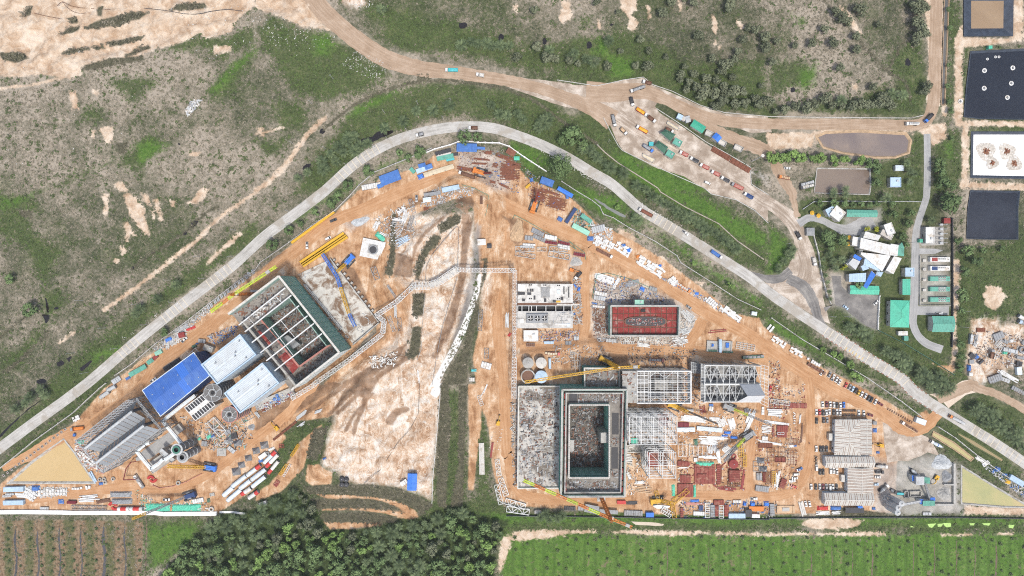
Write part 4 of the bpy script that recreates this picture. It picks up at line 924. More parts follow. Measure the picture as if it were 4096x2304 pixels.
def item(spec,label,group=None,name=None,cat=None,z=None):
 kd,v,x0,y0,x1,y1,w=spec.split();a=kd.split(':');k=a[0];fn,nm,ct=BUILD[k]
 h=float(a[2])if k in('gable','flat','tank')and len(a)>2 else HT.get(k,.5)
 p,q=W(v,float(x0),float(y0),h),W(v,float(x1),float(y1),h)
 L=max(.6,math.hypot(q[0]-p[0],q[1]-p[1]));wd=PX(v,float(w))*(H-h)/H;cx,cy=(p[0]+q[0])/2,(p[1]+q[1])/2
 r=TH(name or nm,label,cat or ct,(cx,cy,gz(cx,cy)+.06 if z is None else z),math.atan2(q[1]-p[1],q[0]-p[0]),group);fn(r,L,wd,a[1:]);return r
def items(text,group=None,name=None,cat=None,z=None):
 for ln in text.strip().splitlines():
  s_,lab=ln.split('|');item(s_.strip(),lab.strip(),group,name,cat,z)
def VH(spec,label,group):
 
 kd,v,x0,y0,x1,y1=spec.split();a=kd.split(':');p,q=W(v,float(x0),float(y0),.8),W(v,float(x1),float(y1),.8)
 L=math.hypot(q[0]-p[0],q[1]-p[1]);c=((p[0]+q[0])/2,(p[1]+q[1])/2);rz=math.atan2(q[1]-p[1],q[0]-p[0]);loc=(*c,gz(*c)+.07)
 if a[0]in('sedan','pickup','van'):o=put(kd,lambda:make_car(a[1],a[0]),loc,rz,label,group);o.name={'pickup':'pickup_truck','van':'van'}.get(a[0],'parked_car')
 else:L=round(L*2)/2;o=put((kd,L),lambda:make_truck(a[1],a[2],a[3]if len(a)>3 else '',L,a[0]),loc,rz,label,group)
 return o
# large structures
def WS(p,q,t,z0,z1,mb=None,iw=None):
 d=Vector((q[0]-p[0],q[1]-p[1])).normalized();n=Vector((-d.y,d.x))
 if iw is not None and n.dot(Vector(iw)-Vector(p))<0:n=-n
 return(mb or MB()).pr([p,q,(q[0]+n.x*t,q[1]+n.y*t),(p[0]+n.x*t,p[1]+n.y*t)],z0,z1)
def SF(root,p,q,z0,z1,out,m,name='scaffold_frame'):
 
 mb=MB();d=Vector((q[0]-p[0],q[1]-p[1]));L=d.length;d.normalize();n=Vector((-d.y,d.x))
 if n.dot(Vector(out)-Vector(p))>0:n=-n
 P0=Vector(p)+n*.12
 k=max(2,int(L/4))
 for i in range(k+1):a=P0+d*(L*i/k);mb.bm_((a.x,a.y,z0),(a.x,a.y,z1+.8),.16)
 for i in range(int((z1-z0)/3.5)+1):z=z0+1+3.5*i;e=P0+d*L;mb.bm_((P0.x,P0.y,z),(e.x,e.y,z),.2)
 return mb.bd(name,m,root)
def slab(root,poly,z0,z1,m,name='deck'):return MB().pr(poly,z0,z1).bd(name,m,root)
def QP(Q,u,v):return((Q[0][0]*(1-u)+Q[1][0]*u)*(1-v)+(Q[3][0]*(1-u)+Q[2][0]*u)*v,(Q[0][1]*(1-u)+Q[1][1]*u)*(1-v)+(Q[3][1]*(1-u)+Q[2][1]*u)*v)
def GB(Q,nx,ny,z,t,mb=None,jit=0.0,skip=0.0,seed=1):
 mb=mb or MB();rr=random.Random(seed)
 for i in range(nx+1):
  a,b_=QP(Q,i/nx,0),QP(Q,i/nx,1);mb.bm_((*a,z),(*b_,z),t)
 for j in range(ny+1):
  a,b_=QP(Q,0,j/ny),QP(Q,1,j/ny);mb.bm_((*a,z+.02),(*b_,z+.02),t)
 return mb
def CO(root,Q,nx,ny,z0,z1,t,m):
 for i in range(nx+1):
  for j in range(ny+1):
   if 0<i<nx and 0<j<ny:continue
   a=QP(Q,i/nx,j/ny);MB().bm_((*a,z0),(*a,z1),t).bd('column',m,root)
RUB={}
def RB(name,label,poly,n,smin,smax,cols,z=.08,seed=1,hmax=.5,long=.35,parent=None):
 
 n,smin,smax=(n*2,smin*.7,smax*.75)if parent is None and name=='debris' else(n,smin,smax);rr=random.Random(seed);mb=MB();xs_=[p[0]for p in poly];ys_=[p[1]for p in poly];k=tries=0
 while k<n and tries<n*12:
  tries+=1;x,y=rr.uniform(min(xs_),max(xs_)),rr.uniform(min(ys_),max(ys_))
  ins=False
  for i in range(len(poly)):
   a,b_=poly[i],poly[i-1]
   if(a[1]>y)!=(b_[1]>y)and x<(b_[0]-a[0])*(y-a[1])/(b_[1]-a[1])+a[0]:ins=not ins
  if not ins:continue
  k+=1;s_=rr.uniform(smin,smax);l=s_*(rr.uniform(2,4.5)if rr.random()<long else rr.uniform(.7,1.6));zz=z+(gz(x,y)if z<1 else 0)
  mb.box(x,y,zz,l,s_,rr.uniform(.1,hmax),rr.choice((0,1.57,0,1.57,.8))+rr.uniform(-.15,.15),rr.randrange(len(cols)))
 o=mb.bd(name,[M(c)for c in cols],parent)
 if parent is None:tag(o,label,'debris')
 return tag(o,kind='stuff')
def beamline(view,pts,h,w,hh,m,root,name='girder',bay=None,t=.14):
 q=P(view,pts,h)
 for a,b_ in zip(q,q[1:]):MB().lt((*a,h),(*b_,h),w,hh,bay,t).bd(name,m,root)
JUNK=['gry','con','brn','lgr','gry','drk','gry','brn','gry','rst'];JUNKD=['gry','drk','brn','gry','drk','brn','rst','drk','gry','brn']
def bunker_west():
 ht=35;N_,E_,S_,W_=P('L1','632 118 1282 938 765 1342 88 526',ht);cen=((N_[0]+S_[0])/2,(N_[1]+S_[1])/2)
 r=TH('waste_bunker','tall unroofed bunker wrapped in green scaffold netting, white girders spanning its pit','building',(*cen,0));o=lambda p:(p[0]-cen[0],p[1]-cen[1])
 n,e,s_,w=map(o,(N_,E_,S_,W_));c0=(0,0)
 for p,q,m,nm,z1 in((n,e,MN,'net_clad_wall',ht),(n,w,MP,'net_clad_wall',ht-.05),(e,s_,MP,'net_clad_wall',ht-.1),(s_,w,MC,'concrete_wall',22)):
  WS(p,q,.9,0,z1,iw=c0).bd(nm,m,r);SF(r,p,q,0,z1-.5,c0,M('tea')if m==MN else M('lgr'))
  MB().bm_((*p,z1+.2),(*q,z1+.2),1.3 if z1>30 else 1.2,.5).bd('wall_cap',M('off')if z1>30 else MC,r)
 pit=[o(a)for a in P('L1','770 335',20)+P('L1','1190 850 855 1090 432 572',16)]
 slab(r,[o(a)for a in P('L1','110 525 640 150',28)+P('L1','775 322 320 660',28)],27,28,MD,'upper_deck')
 for a in('150 550 430 575 850 1092 760 1340',):slab(r,[o(x)for x in P('L1',a,16)],15,16,MD,'side_deck')
 slab(r,[o(x)for x in P('L1','852 1092 1188 852 1285 935 768 1338',14)],13,14,MD,'side_deck')
 slab(r,pit,0,.3,mat('grimy_slab',(.15,.14,.125),.9,.35,.3,dirt=(.075,.065,.055)),'pit_floor')
 mid=(sum(a[0]for a in pit)/4,sum(a[1]for a in pit)/4)
 for i,(a,b_)in enumerate(zip(pit,pit[1:]+pit[:1])):
  WS(a,b_,.6,.3,(27,15.5,16.5,27)[i]if i else 27,iw=mid).bd('pit_wall',MN,r)
 for a,b_ in(('432 572','855 1090'),('855 1090','1190 850')):
  p,q=o(P('L1',a,16)[0]),o(P('L1',b_,16)[0]);MB().bm_((*p,16.9),(*q,16.9),1.3,.8).bd('pit_edge',M('pnk'),r)
 for a,b_ in(('205 645','702 245'),('268 718','768 325'),('345 832','852 435'),('435 942','942 545'),('500 1027','1012 625'),('588 1135','1097 735')):
  p,q=o(P('L1',a,ht-1)[0]),o(P('L1',b_,ht-1)[0]);MB().bm_((*p,ht-1),(*q,ht-1),.75,1.3).bd('roof_girder',MW,r)
 for a,b_ in(('655 598','800 775'),('560 680','785 970'),('300 560','370 640'),('600 340','660 400')):
  p,q=o(P('L1',a,ht-1)[0]),o(P('L1',b_,ht-1)[0]);MB().bm_((*p,ht-1.2),(*q,ht-1.2),.35).bd('tie_beam',MW,r)
 for a in('380 660 470 640 610 800 570 840',):MB().pr([o(x)for x in P('L1',a,18)],16,18).bd('covered_machine',M('drk','cloth'),r)
 for a in('632 985 700 935 850 1090 780 1165','400 710 430 700 545 840 525 865'):MB().pr([o(x)for x in P('L1',a,16.5)],16,16.6).bd('red_cover',MF,r)
 MB().pr([o(x)for x in P('L1','660 790 720 750 860 850 780 905',6)],.3,6).bd('scaffold_tower',M('gry'),r)
 RB('rubble','',[o(x)for x in P('L1','790 380 1180 850 930 1020 520 560',2)],620,.3,.9,JUNKD,1.35,5,.7,.35,r).location.z=-1
 RB('rubble','',[o(x)for x in P('L1','880 1090 1190 870 1260 930 800 1290',14)],120,.3,.8,JUNKD,14.05,6,.5,.3,r)
 RB('rubble','',[o(x)for x in P('L1','150 520 630 170 750 320 340 640',28)],160,.3,.9,JUNKD,28.03,4,.5,.4,r)
 RB('stacked_steel','',[o(x)for x in P('L1','320 530 660 270 700 330 400 580',28)],70,.4,.6,['wht','lgr','off'],28.05,8,.4,1,r)
 RB('rubble','',[o(x)for x in P('L1','200 570 420 620 800 1110 740 1230',16)],160,.3,.9,JUNKD,16.05,7,.5,.4,r)
bunker_west()
def podium():
 q=P('L1','830 100 1190 -70 1715 620 1430 860',2.5);c=q[0];r=TH('concrete_podium','patchy white and brown concrete slab with low walls east of the tall bunker','slab',(*c,0));l=[(a[0]-c[0],a[1]-c[1])for a in q]
 MB().pr(l,.05,.9).bd('slab',mat('stained_white_slab',(.58,.56,.51),.85,.15,.2,dirt=(.20,.13,.085),dlo=.44),r);cen=((l[0][0]+l[2][0])/2,(l[0][1]+l[2][1])/2)
 for i in(1,2):WS(l[i],l[(i+1)%4],.7,.9,3.6,iw=cen).bd('edge_wall',MC,r)
 a,b_=l[1],l[2]
 for k in range(14):x,y=a[0]+(b_[0]-a[0])*(k+.5)/14,a[1]+(b_[1]-a[1])*(k+.5)/14;MB().box(x+1.2,y+.6,0,1.6,1.4,3.2,.9).bd('buttress',MC,r)
 for a in('880 90 1010 60 1010 90 900 150','1530 520 1560 510 1630 640 1600 650','1450 650 1500 620 1570 720 1500 750'):
  pp=[(x[0]-c[0],x[1]-c[1])for x in P('L1',a,1)];RB('stacked_pipes','',pp,26,.25,.4,['lgr','gry','wht'],.95+.1,3,.5,1,r)
 p=P('L1','905 215 1300 690',4);MB().lt((p[0][0]-c[0],p[0][1]-c[1],3),(p[1][0]-c[0],p[1][1]-c[1],3),1.2,1.2,1.5,.12).bd('edge_truss',MW,r)
 RB('rubble','',[(x[0]-c[0],x[1]-c[1])for x in P('L1','900 200 1200 600 1400 800 1300 820 850 160',1)],60,.3,.8,JUNK,1.0,9,.4,.4,r)
podium()
def tray_roof(corners,h,label):
 
 q=P('L2',corners,h);c=((q[0][0]+q[2][0])/2,(q[0][1]+q[2][1])/2);r=TH('boiler_house',label,'building',(*c,0));l=[(a[0]-c[0],a[1]-c[1])for a in q]
 MB().pr([(x*.96,y*.96)for x,y in l],0,h-1.6).bd('wall',M('pal'),r)
 n=16
 for i in range(n):
  a,b_,d,e=QP(l,i/n+.004,.02),QP(l,(i+1)/n-.004,.02),QP(l,(i+1)/n-.004,.98),QP(l,i/n+.004,.98)
  MB().pr([a,b_,d,e],h-1.5,h-1.3+.008*(i%2)).bd('roof_sheet',mat('pale_blue_roof_sheet',(.55,.60,.63),.5,.05,.2,dirt=(.49,.52,.53)),r)
 for i in range(4):WS(l[i],l[(i+1)%4],.8,h-3.5,h+.03*i,iw=(0,0)).bd('parapet',M('sky'),r)
 a,b_=QP(l,.5,.02),QP(l,.5,.98);MB().bm_((*a,h-1.1),(*b_,h-1.1),.9,.18).bd('ridge_strip',M('pal'),r)
 for u,v in((.2,.1),(.45,.3),(.55,.35),(.85,.2),(.3,.75)):a=QP(l,u,v);MB().cyl((*a,h-1.4),(*a,h+.8),.25,n=8).box(a[0],a[1],h+.8,.9,.9,.12).bd('roof_vent',M('gry'),r)
tray_roof('1215 105 1405 345 950 692 762 460',34,'northern of two pale blue flat roofs beside the tall bunker')
tray_roof('1475 435 1672 672 1215 1027 1030 792',34,'southern of two pale blue flat roofs beside the tall bunker')
def blue_hall():
 h=22;q=P('L2','682 318 866 588 297 1058 86 757',h);c=((q[0][0]+q[2][0])/2,(q[0][1]+q[2][1])/2);r=TH('turbine_hall','large hall with a bright blue sheet roof','building',(*c,0));l=[(a[0]-c[0],a[1]-c[1])for a in q]
 MB().pr([(x*.985,y*.985)for x,y in l],0,h-.1).bd('wall',M('dbl'),r);mm=mat('blue_roof_sheet',(.045,.13,.42),.5,.14,.12,dirt=(.075,.17,.43));m2=mat('newer_blue_roof_sheet',(.045,.16,.55),.45,.05,.12)
 n=34
 for i in range(n):
  for k in range(2):
   v0,v1=(0,.5)if k==0 else(.5,1);u0,u1=v0,v1;a,b_=QP(l,0+.5*k,i/n),QP(l,.5+.5*k,i/n);d,e=QP(l,.5+.5*k,(i+1)/n-.001),QP(l,.5*k,(i+1)/n-.001)
   z=[h+(0 if k==0 else 1.1),h+(1.1 if k==0 else 0)]
   MB().add([(*a,z[0]),(*b_,z[1]),(*d,z[1]),(*e,z[0])],[(0,1,2,3)]).bd('roof_sheet',m2 if(8<=i<=12 and k==0)or(12<=i<=15 and k==1)else mm,r)
   MB().bm_((*a,z[0]+.05),(*b_,z[1]+.05),.12,.1).bd('roof_rib',mm,r)
 for i in range(4):MB().bm_((*l[i],h+.05+.03*i),(*l[(i+1)%4],h+.05+.03*i),.5,.4).bd('gutter',M('pal'),r)
 for u,v in((.2,.1),(.8,.15),(.3,.4),(.75,.35),(.35,.7),(.7,.62),(.3,.9),(.75,.85)):a=QP(l,u,v);MB().box(a[0],a[1],h+.5,.5,.5,.5).bd('roof_vent',M('lgr'),r)
blue_hall()
def condenser_west():
 
 rd=[P('L3','700 235 172 650',33),P('L3','832 392 300 808',33)];ev=[P('L3','735 125 195 590',26),P('L3','838 312 335 692',26),P('L3','990 440 412 850',26)]
 c=rd[0][0];r=TH('air_cooled_condenser','grey double-ridged air-cooled condenser on a steel lattice deck','condenser',(*c,0));o=lambda a,z:(a[0]-c[0],a[1]-c[1],z)
 mats_=[mat('shaded_tube_panel',(.13,.145,.16),.5,.12,.5),mat('sunlit_tube_panel',(.27,.29,.31),.5,.08,.4)]  # one grey panel material; sun-facing and shaded slopes painted as two tones
 n=12
 for k,(lo,hi,mm)in enumerate(((0,0,0),(1,0,1),(1,1,0),(2,1,1))):
  for i in range(n):
   f=lambda s_,t_:(s_[0][0]+(s_[1][0]-s_[0][0])*t_,s_[0][1]+(s_[1][1]-s_[0][1])*t_)
   a,b_=f(ev[lo],i/n+.004),f(ev[lo],(i+1)/n-.004);d,e=f(rd[hi],(i+1)/n-.004),f(rd[hi],i/n+.004)
   MB().add([o(a,26),o(b_,26),o(d,33),o(e,33)],[(0,1,2,3)]).bd('tube_panel',mats_[mm],r);MB().bm_(o(a,26.05),o(e,33.05),.1).bd('panel_rib',M('gry'),r)
 for k in range(2):
  MB().cyl(o(rd[k][0],33.6),o(rd[k][1],33.6),1.0,n=14).bd('steam_duct',M('lgr'),r);a=rd[k][0];MB().cyl(o(a,20),o(a,34.2),1.1,n=14).bd('riser',M('drk'),r)
 for Q,nx,ny in((P('L3','625 118 735 125 195 590 62 565',25),3,26),(P('L3','990 440 1012 432 372 922 412 850',25),2,26),(P('L3','735 125 990 440 1012 432 740 90',25),10,2),(P('L3','195 590 412 850 372 922 62 565',25),10,2)):
  GB([(x-c[0],y-c[1])for x,y in Q],nx,ny,24.5,.28).bd('deck_grating',MV,r)
 Q=[(x-c[0],y-c[1])for x,y in P('L3','660 110 1012 432 372 922 62 565',24)]
 CO(r,Q,5,7,0,24.5,.6,MV)
 mb=MB()
 for e0,e1,m_ in((0,1,5),(1,2,7),(2,3,5),(3,0,7)):
  for i in range(m_):
   a=tuple(Q[e0][k]+(Q[e1][k]-Q[e0][k])*i/m_ for k in(0,1));b_=tuple(Q[e0][k]+(Q[e1][k]-Q[e0][k])*(i+1)/m_ for k in(0,1))
   for z0 in(0,8,16):mb.bm_((*a,z0),(*b_,z0+8),.25).bm_((*b_,z0),(*a,z0+8),.25).bm_((*a,z0+8),(*b_,z0+8),.3)
 mb.bd('bracing',MV,r)
condenser_west()
def ash_silo(x,y,rp,h,label,band):
 c=W('L2',x,y,h);rad=PX('L2',rp)*(H-h)/H;r=TH('round_silo',label,'silo',(*c,0));MB().cyl((0,0,0),(0,0,h),rad*.97,n=28).bd('shell',mat('dark_silo_steel',(.15,.145,.14),.7,.2,.3),r)
 for k in range(1,6):MB().ring((0,0),rad*.97,rad*1.01,h*k/6,h*k/6+.5,28).bd('stiffener_ring',M(band),r)
 MB().ring((0,0),rad*.95,rad*1.04,h,h+.5,28).bd('top_rim',M(band),r);MB().cyl((0,0,h),(0,0,h+.3),rad*.95,n=28).bd('roof',mat('dark_roof_boards',(.17,.165,.16),.8,.3,.5),r);MB().cyl((0,0,h+.3),(0,0,h+.5),rad*.23,n=10).bd('opening',M('blk'),r)
 for i in range(6):
  a=i*math.pi/3;b_=a+math.pi/3;mb=MB().bm_((rad*.32*math.cos(a),rad*.32*math.sin(a),h+.6),(rad*.98*math.cos(a+.5),rad*.98*math.sin(a+.5),h+.6),.35).bm_((rad*.45*math.cos(a),rad*.45*math.sin(a),h+.65),(rad*.45*math.cos(b_),rad*.45*math.sin(b_),h+.65),.35);mb.bd('roof_beam',M('lgr'),r)
ash_silo(903,785,103,26,'dark round silo with hexagonal roof beams between the pale roofs','gry');ash_silo(1098,1037,94,26,'dark round silo ringed in orange south of the pale roof','pnk')
def filter_house():
 h=15;q=P('L2','575 958 800 790 930 930 702 1108',h);c=q[0];r=TH('filter_house','white filter block with two rows of black slots beside the blue hall','filter unit',(*c,0));l=[(a[0]-c[0],a[1]-c[1])for a in q]
 MB().pr(l,0,h-.5).bd('wall',M('off'),r);GB(l,8,2,h,.5).bd('top_frame',MW,r)
 for i in range(8):
  for v0,v1 in((.04,.36),(.64,.96)):MB().pr([QP(l,i/8+.02,v0),QP(l,(i+1)/8-.02,v0),QP(l,(i+1)/8-.02,v1),QP(l,i/8+.02,v1)],h-.5,h-.3).bd('filter_cell',M('drk'),r)
 MB().pr([QP(l,.02,.37),QP(l,.98,.37),QP(l,.98,.63),QP(l,.02,.63)],h-.5,h+.3).bd('walkway',M('wht'),r)
filter_house()
def flue(x,y,rp,h,label,cap):
 c=W('L3',x,y,h);rad=PX('L3',rp);r=TH('chimney_shaft',label,'chimney',(*c,0));n=4
 MB().cyl((0,0,0),(0,0,h),rad,rad*.97,24,cap=False).bd('shaft',mat('raw_shaft_concrete',(.23,.23,.23),.85,.2,.3),r)
 for k in range(1,n+1):MB().ring((0,0),rad*.97,rad*1.1,h*k/(n+.3),h*k/(n+.3)+.35,24).bd('hoop',M('lgr'),r)
 MB().ring((0,0),rad*.6,rad*1.02,h-.4,h,24).bd('rim',M(cap),r);MB().cyl((0,0,h-3),(0,0,h-2.8),rad*.95,n=20).bd('inside',M('blk'),r);MB().ring((0,0),rad*1.02,rad*1.5,h-1.2,h-1.0,20).bd('platform',M('lgr'),r)
flue(1182,668,42,27,'northern grey chimney shaft with a green netted platform','net');flue(1247,752,42,24,'southern plain grey chimney shaft in the west yard','gry')
def u_rack():
 r=TH('pipe_bridge','white angular box-girder pipe bridge south of the blue hall','pipe rack');h=11
 for s_ in('1400 60 1240 180 1035 345','1035 345 1240 592','890 590 840 600 745 680 915 890','905 880 1010 805 1040 770','1060 780 1190 690'):
  q=P('L3',s_,h)
  for a,b_ in zip(q,q[1:]):MB().bm_((*a,h),(*b_,h),2.6,1.6).bd('box_girder',M('wht'),r);MB().bm_((*a,h+1),(*b_,h+1),1.2,.4).bd('pipe_cover',M('pal'),r)
  for a in q:MB().bm_((*a,0),(*a,h-.8),.7).bd('leg',MW,r)
u_rack()
ST('concrete_pad',P('L3','820 670 1100 470 1190 550 890 770 740 790 730 760'),M_ASPH,.09)
items('''plinth:con:3 L3 1170 470 1260 400 90|square grey concrete plinth inside the white pipe bridge
flat:con:5:con L3 890 880 1150 700 120|low concrete base block beneath the two chimney shafts
flat:lgr:9:con L3 1010 670 1150 790 50|narrow grey duct block crossing the concrete base by the chimneys
truss:wht:3 L3 1580 330 1720 480 95|big white lattice frame lying beside the orange-ringed silo
frame:wht:6:3:7 L2 690 310 800 430 150|bare steel pipe rack at the end of the blue hall
flat:con:4:con L2 800 250 900 290 60|small concrete block behind the northern pale roof
truss:wht:4 L2 1480 840 1740 640 40|white stair frame along the southern pale roof
truss:wht:4 L2 1060 660 1420 390 30|white steel gantry between the two pale roofs
flat:con:2:con L2 1400 950 1840 760 90|low white-walled concrete plant slab below the southern pale roof''')
for i,(x,y)in enumerate(((1615,860),(1662,850),(1645,820))):item(f'tank:blu:3:blu L2 {x-18} {y} {x+18} {y} 36',('westernmost','easternmost','northernmost')[i]+' of three small blue round tanks below the southern pale roof','blue tanks')
RB('debris','mixed building debris on the slab below the southern pale roof',P('L2','1420 950 1600 860 1850 760 1830 830 1500 1010'),130,.3,.9,['wht','off','gry','mar','blu','lgr'],2.1,21,.8)
RB('debris','grey scaffold debris north of the pale roofs',P('L2','840 110 1180 0 1190 80 950 230 860 200'),150,.25,.7,['lgr','gry','brn','off','blu'],.1,22,.9,.6)
def bunker_east():
 ht=28;q=P('R1','495 313 1086 313 1062 1282 482 1284',ht);c=((q[0][0]+q[2][0])/2,(q[0][1]+q[2][1])/2);r=TH('waste_bunker','rectangular open concrete bunker with a deep netted pit in the southern yard','building',(*c,0));o=lambda v,s_,h:[(a[0]-c[0],a[1]-c[1])for a in P(v,s_,h)]
 l=[(a[0]-c[0],a[1]-c[1])for a in q];pit=o('R1','560 452 922 452 922 1112 556 1112',ht)
 for i in range(4):
  a,b_=l[i],l[(i+1)%4];WS(a,b_,.9,0,ht,iw=(0,0)).bd('net_clad_wall',MN if i!=2 else MP,r);SF(r,a,b_,0,ht-.4,(0,0),M('tea'));MB().bm_((*a,ht+.15+.03*i),(*b_,ht+.15+.03*i),1.1,.5).bd('wall_cap',M('con'),r)
 inn=[QP(l,u,v)for u,v in((.055,.03),(.945,.03),(.945,.97),(.055,.97))]
 for i in range(4):WS(inn[i],inn[(i+1)%4],.8,ht-6,ht-.2+.03*i,iw=(0,0)).bd('inner_upstand',MC,r)
 for i in range(4):
  slab(r,[l[i],l[(i+1)%4],pit[(i+1)%4],pit[i]],ht-6,ht-4.5+.01*i,MD,'ring_deck')
  mid=((pit[0][0]+pit[2][0])/2,(pit[0][1]+pit[2][1])/2);a,b_=pit[i],pit[(i+1)%4];out=(2*a[0]-mid[0],2*a[1]-mid[1])
  WS(a,b_,.5,.3,ht-.3,iw=out).bd('pit_wall',MN,r);SF(r,a,b_,.5,ht-1,out,M('tea'),'pit_scaffold')
  MB().bm_((*a,ht+.03*i),(*b_,ht+.03*i),1.1,.5).bd('pit_cap',M('con'),r)
  n=int(math.hypot(b_[0]-a[0],b_[1]-a[1])/1.3)
  for k in range(n):MB().box(a[0]+(b_[0]-a[0])*(k+.5)/n,a[1]+(b_[1]-a[1])*(k+.5)/n,ht+.3,.8,.8,.2).bd('cap_block',M('off'),r)
 slab(r,[(x*1.02,y*1.02)for x,y in pit],0,.3,mat('grimy_slab',(.15,.14,.125),.9,.35,.3,dirt=(.075,.065,.055)),'pit_floor')
 slab(r,o('R1','945 525 1007 525 1007 720 945 720',ht-4.4),ht-4.5,ht-4.35,M('drk'),'deck_opening');slab(r,o('R1','940 836 1000 836 1000 1030 940 1030',ht-4.4),ht-4.5,ht-4.35,M('drk'),'deck_opening');slab(r,o('R1','557 347 632 347 632 425 557 425',ht-4.4),ht-4.5,ht-4.35,M('drk'),'deck_opening')
 MB().pr(o('R1','845 705 905 700 908 795 845 798',22),.3,22).bd('stair_tower',MC,r);MB().pr(o('R1','550 770 605 770 600 870 550 880',25),20,25).bd('corbel',MC,r)
 for x0,x1,ya,yb in((512,534,350,1262),(1030,1052,340,1255)):
  n=16
  for i in range(n):
   y0=ya+(yb-ya)*i/n;y1=y0+(yb-ya)/n*.8;MB().pr(o('R1',f'{x0} {y0} {x1} {y0} {x1} {y1} {x0} {y1}',ht-2),ht-4,ht-2).bd('formwork_panel',MF if(i*7+x0)%3 else M('brn'),r)
 RB('rubble','',o('R1','580 480 870 480 870 1040 575 1040',1),950,.3,1.0,JUNKD,1.35,11,.9,.35,r).location.z=-1
 for s_,n in(('640 350 1010 350 1010 430 640 430',110),('560 1140 1000 1140 1000 1220 560 1220',120),('930 740 1000 740 1000 830 930 830',30),('940 1040 1000 1040 1000 1110 940 1110',20)):RB('rubble','',o('R1',s_,ht-4),n,.3,.9,JUNK,ht-4.4,n,.6,.35,r)
bunker_east()
def DB(name,label,view,s_,h,n,seed,wallm=None,floor=None,junk=JUNK,cat='building'):
 q=P(view,s_,h);c=q[0];r=TH(name,label,cat,(*c,0));l=[(a[0]-c[0],a[1]-c[1])for a in q];cen=((l[0][0]+l[2][0])/2,(l[0][1]+l[2][1])/2)
 MB().pr(l,0,h-1).bd('deck',floor or M_SLAB,r)
 for i in range(len(l)):WS(l[i],l[(i+1)%len(l)],.6,0,h+.2+.02*i,iw=cen).bd('net_clad_wall',wallm or MN,r);SF(r,l[i],l[(i+1)%len(l)],0,h-.4,cen,M('tea'));MB().bm_((*l[i],h+.3+.03*i),(*l[(i+1)%len(l)],h+.3+.03*i),.9,.3).bd('wall_cap',M('off'),r)
 if n:RB('rubble','',[(cen[0]+(x-cen[0])*.93,cen[1]+(y-cen[1])*.93)for x,y in l],n,.3,1.0,junk,max(h-.95,1.01),seed,.7,.35,r)
 return r,l
DB('unloading_deck','wide concrete deck strewn with rubble on the west flank of the open bunker','R1','100 283 478 283 470 1205 92 1208',8,750,31,MP,mat('stained_deck',(.50,.48,.44),.9,.25,.13,dirt=(.17,.145,.12),dlo=.44))
DB('annex_block','small netted concrete block under the yellow crane jib','R1','695 118 1012 122 1016 300 700 300',16,130,32,None,MD)
def steel_hall():
 h=24;q=P('R2','78 315 918 312 918 706 80 700',h);c=q[0];r=TH('boiler_building','part-clad boiler building with concrete roof and open white roof steel','building',(*c,0));o=lambda s_,hh:[(a[0]-c[0],a[1]-c[1])for a in P('R2',s_,hh)]
 MB().pr(o('78 315 265 315 265 700 80 698',h),0,h).bd('concrete_bay',MC,r);WS(*o('78 315 80 698',h),.6,0,h,iw=o('265 500',h)[0]).bd('net_clad_wall',MP,r)
 Q=o('268 318 915 318 915 702 268 702',h);MB().pr(Q,0,4).bd('base_slab',MD,r);MB().pr(o('480 420 640 420 640 540 480 540',12),4,12).bd('machine_block',MC,r);MB().pr(o('400 560 560 560 560 640 400 640',9),4,9).bd('machine_block',M('gry'),r)
 CO(r,Q,6,3,0,h,.7,MW)
 GB(Q,9,14,h-.2,.2).bd('roof_purlins',MW,r);GB(Q,4,3,h+.1,.42).bd('roof_frame',MW,r);GB(o('268 318 400 318 400 702 268 702',h),3,8,h+.1,.3).bd('roof_purlins',MW,r)
 mb=MB()
 for j in(0,11/14):
  for i in range(5):
   a,b_=QP(Q,.2+.16*i,j),QP(Q,.2+.16*(i+1),j+3/14);d,e=QP(Q,.2+.16*(i+1),j),QP(Q,.2+.16*i,j+3/14);mb.bm_((*a,h+.3),(*b_,h+.3),.26)if i%2 else mb.bm_((*d,h+.3),(*e,h+.3),.26)
 mb.bd('roof_bracing',MW,r)
 for e0,e1 in((0,1),(1,2),(2,3)):MB().bm_((*Q[e0],h+.2+.03*e0),(*Q[e1],h+.2+.03*e0),.9,1.0).bd('eaves_girder',MW,r);WS(Q[e0],Q[e1],.3,h-8,h-.4,iw=((Q[0][0]+Q[2][0])/2,(Q[0][1]+Q[2][1])/2)).bd('wall_sheeting',M('pal'),r)
 RB('rubble','',o('90 330 250 330 250 690 90 690',h),40,.3,.9,JUNK,h+.05,33,.4,.6,r);RB('rubble','',o('420 340 890 340 890 680 420 680',4),120,.4,1.2,JUNKD,4.05,34,1.5,.3,r)
steel_hall()
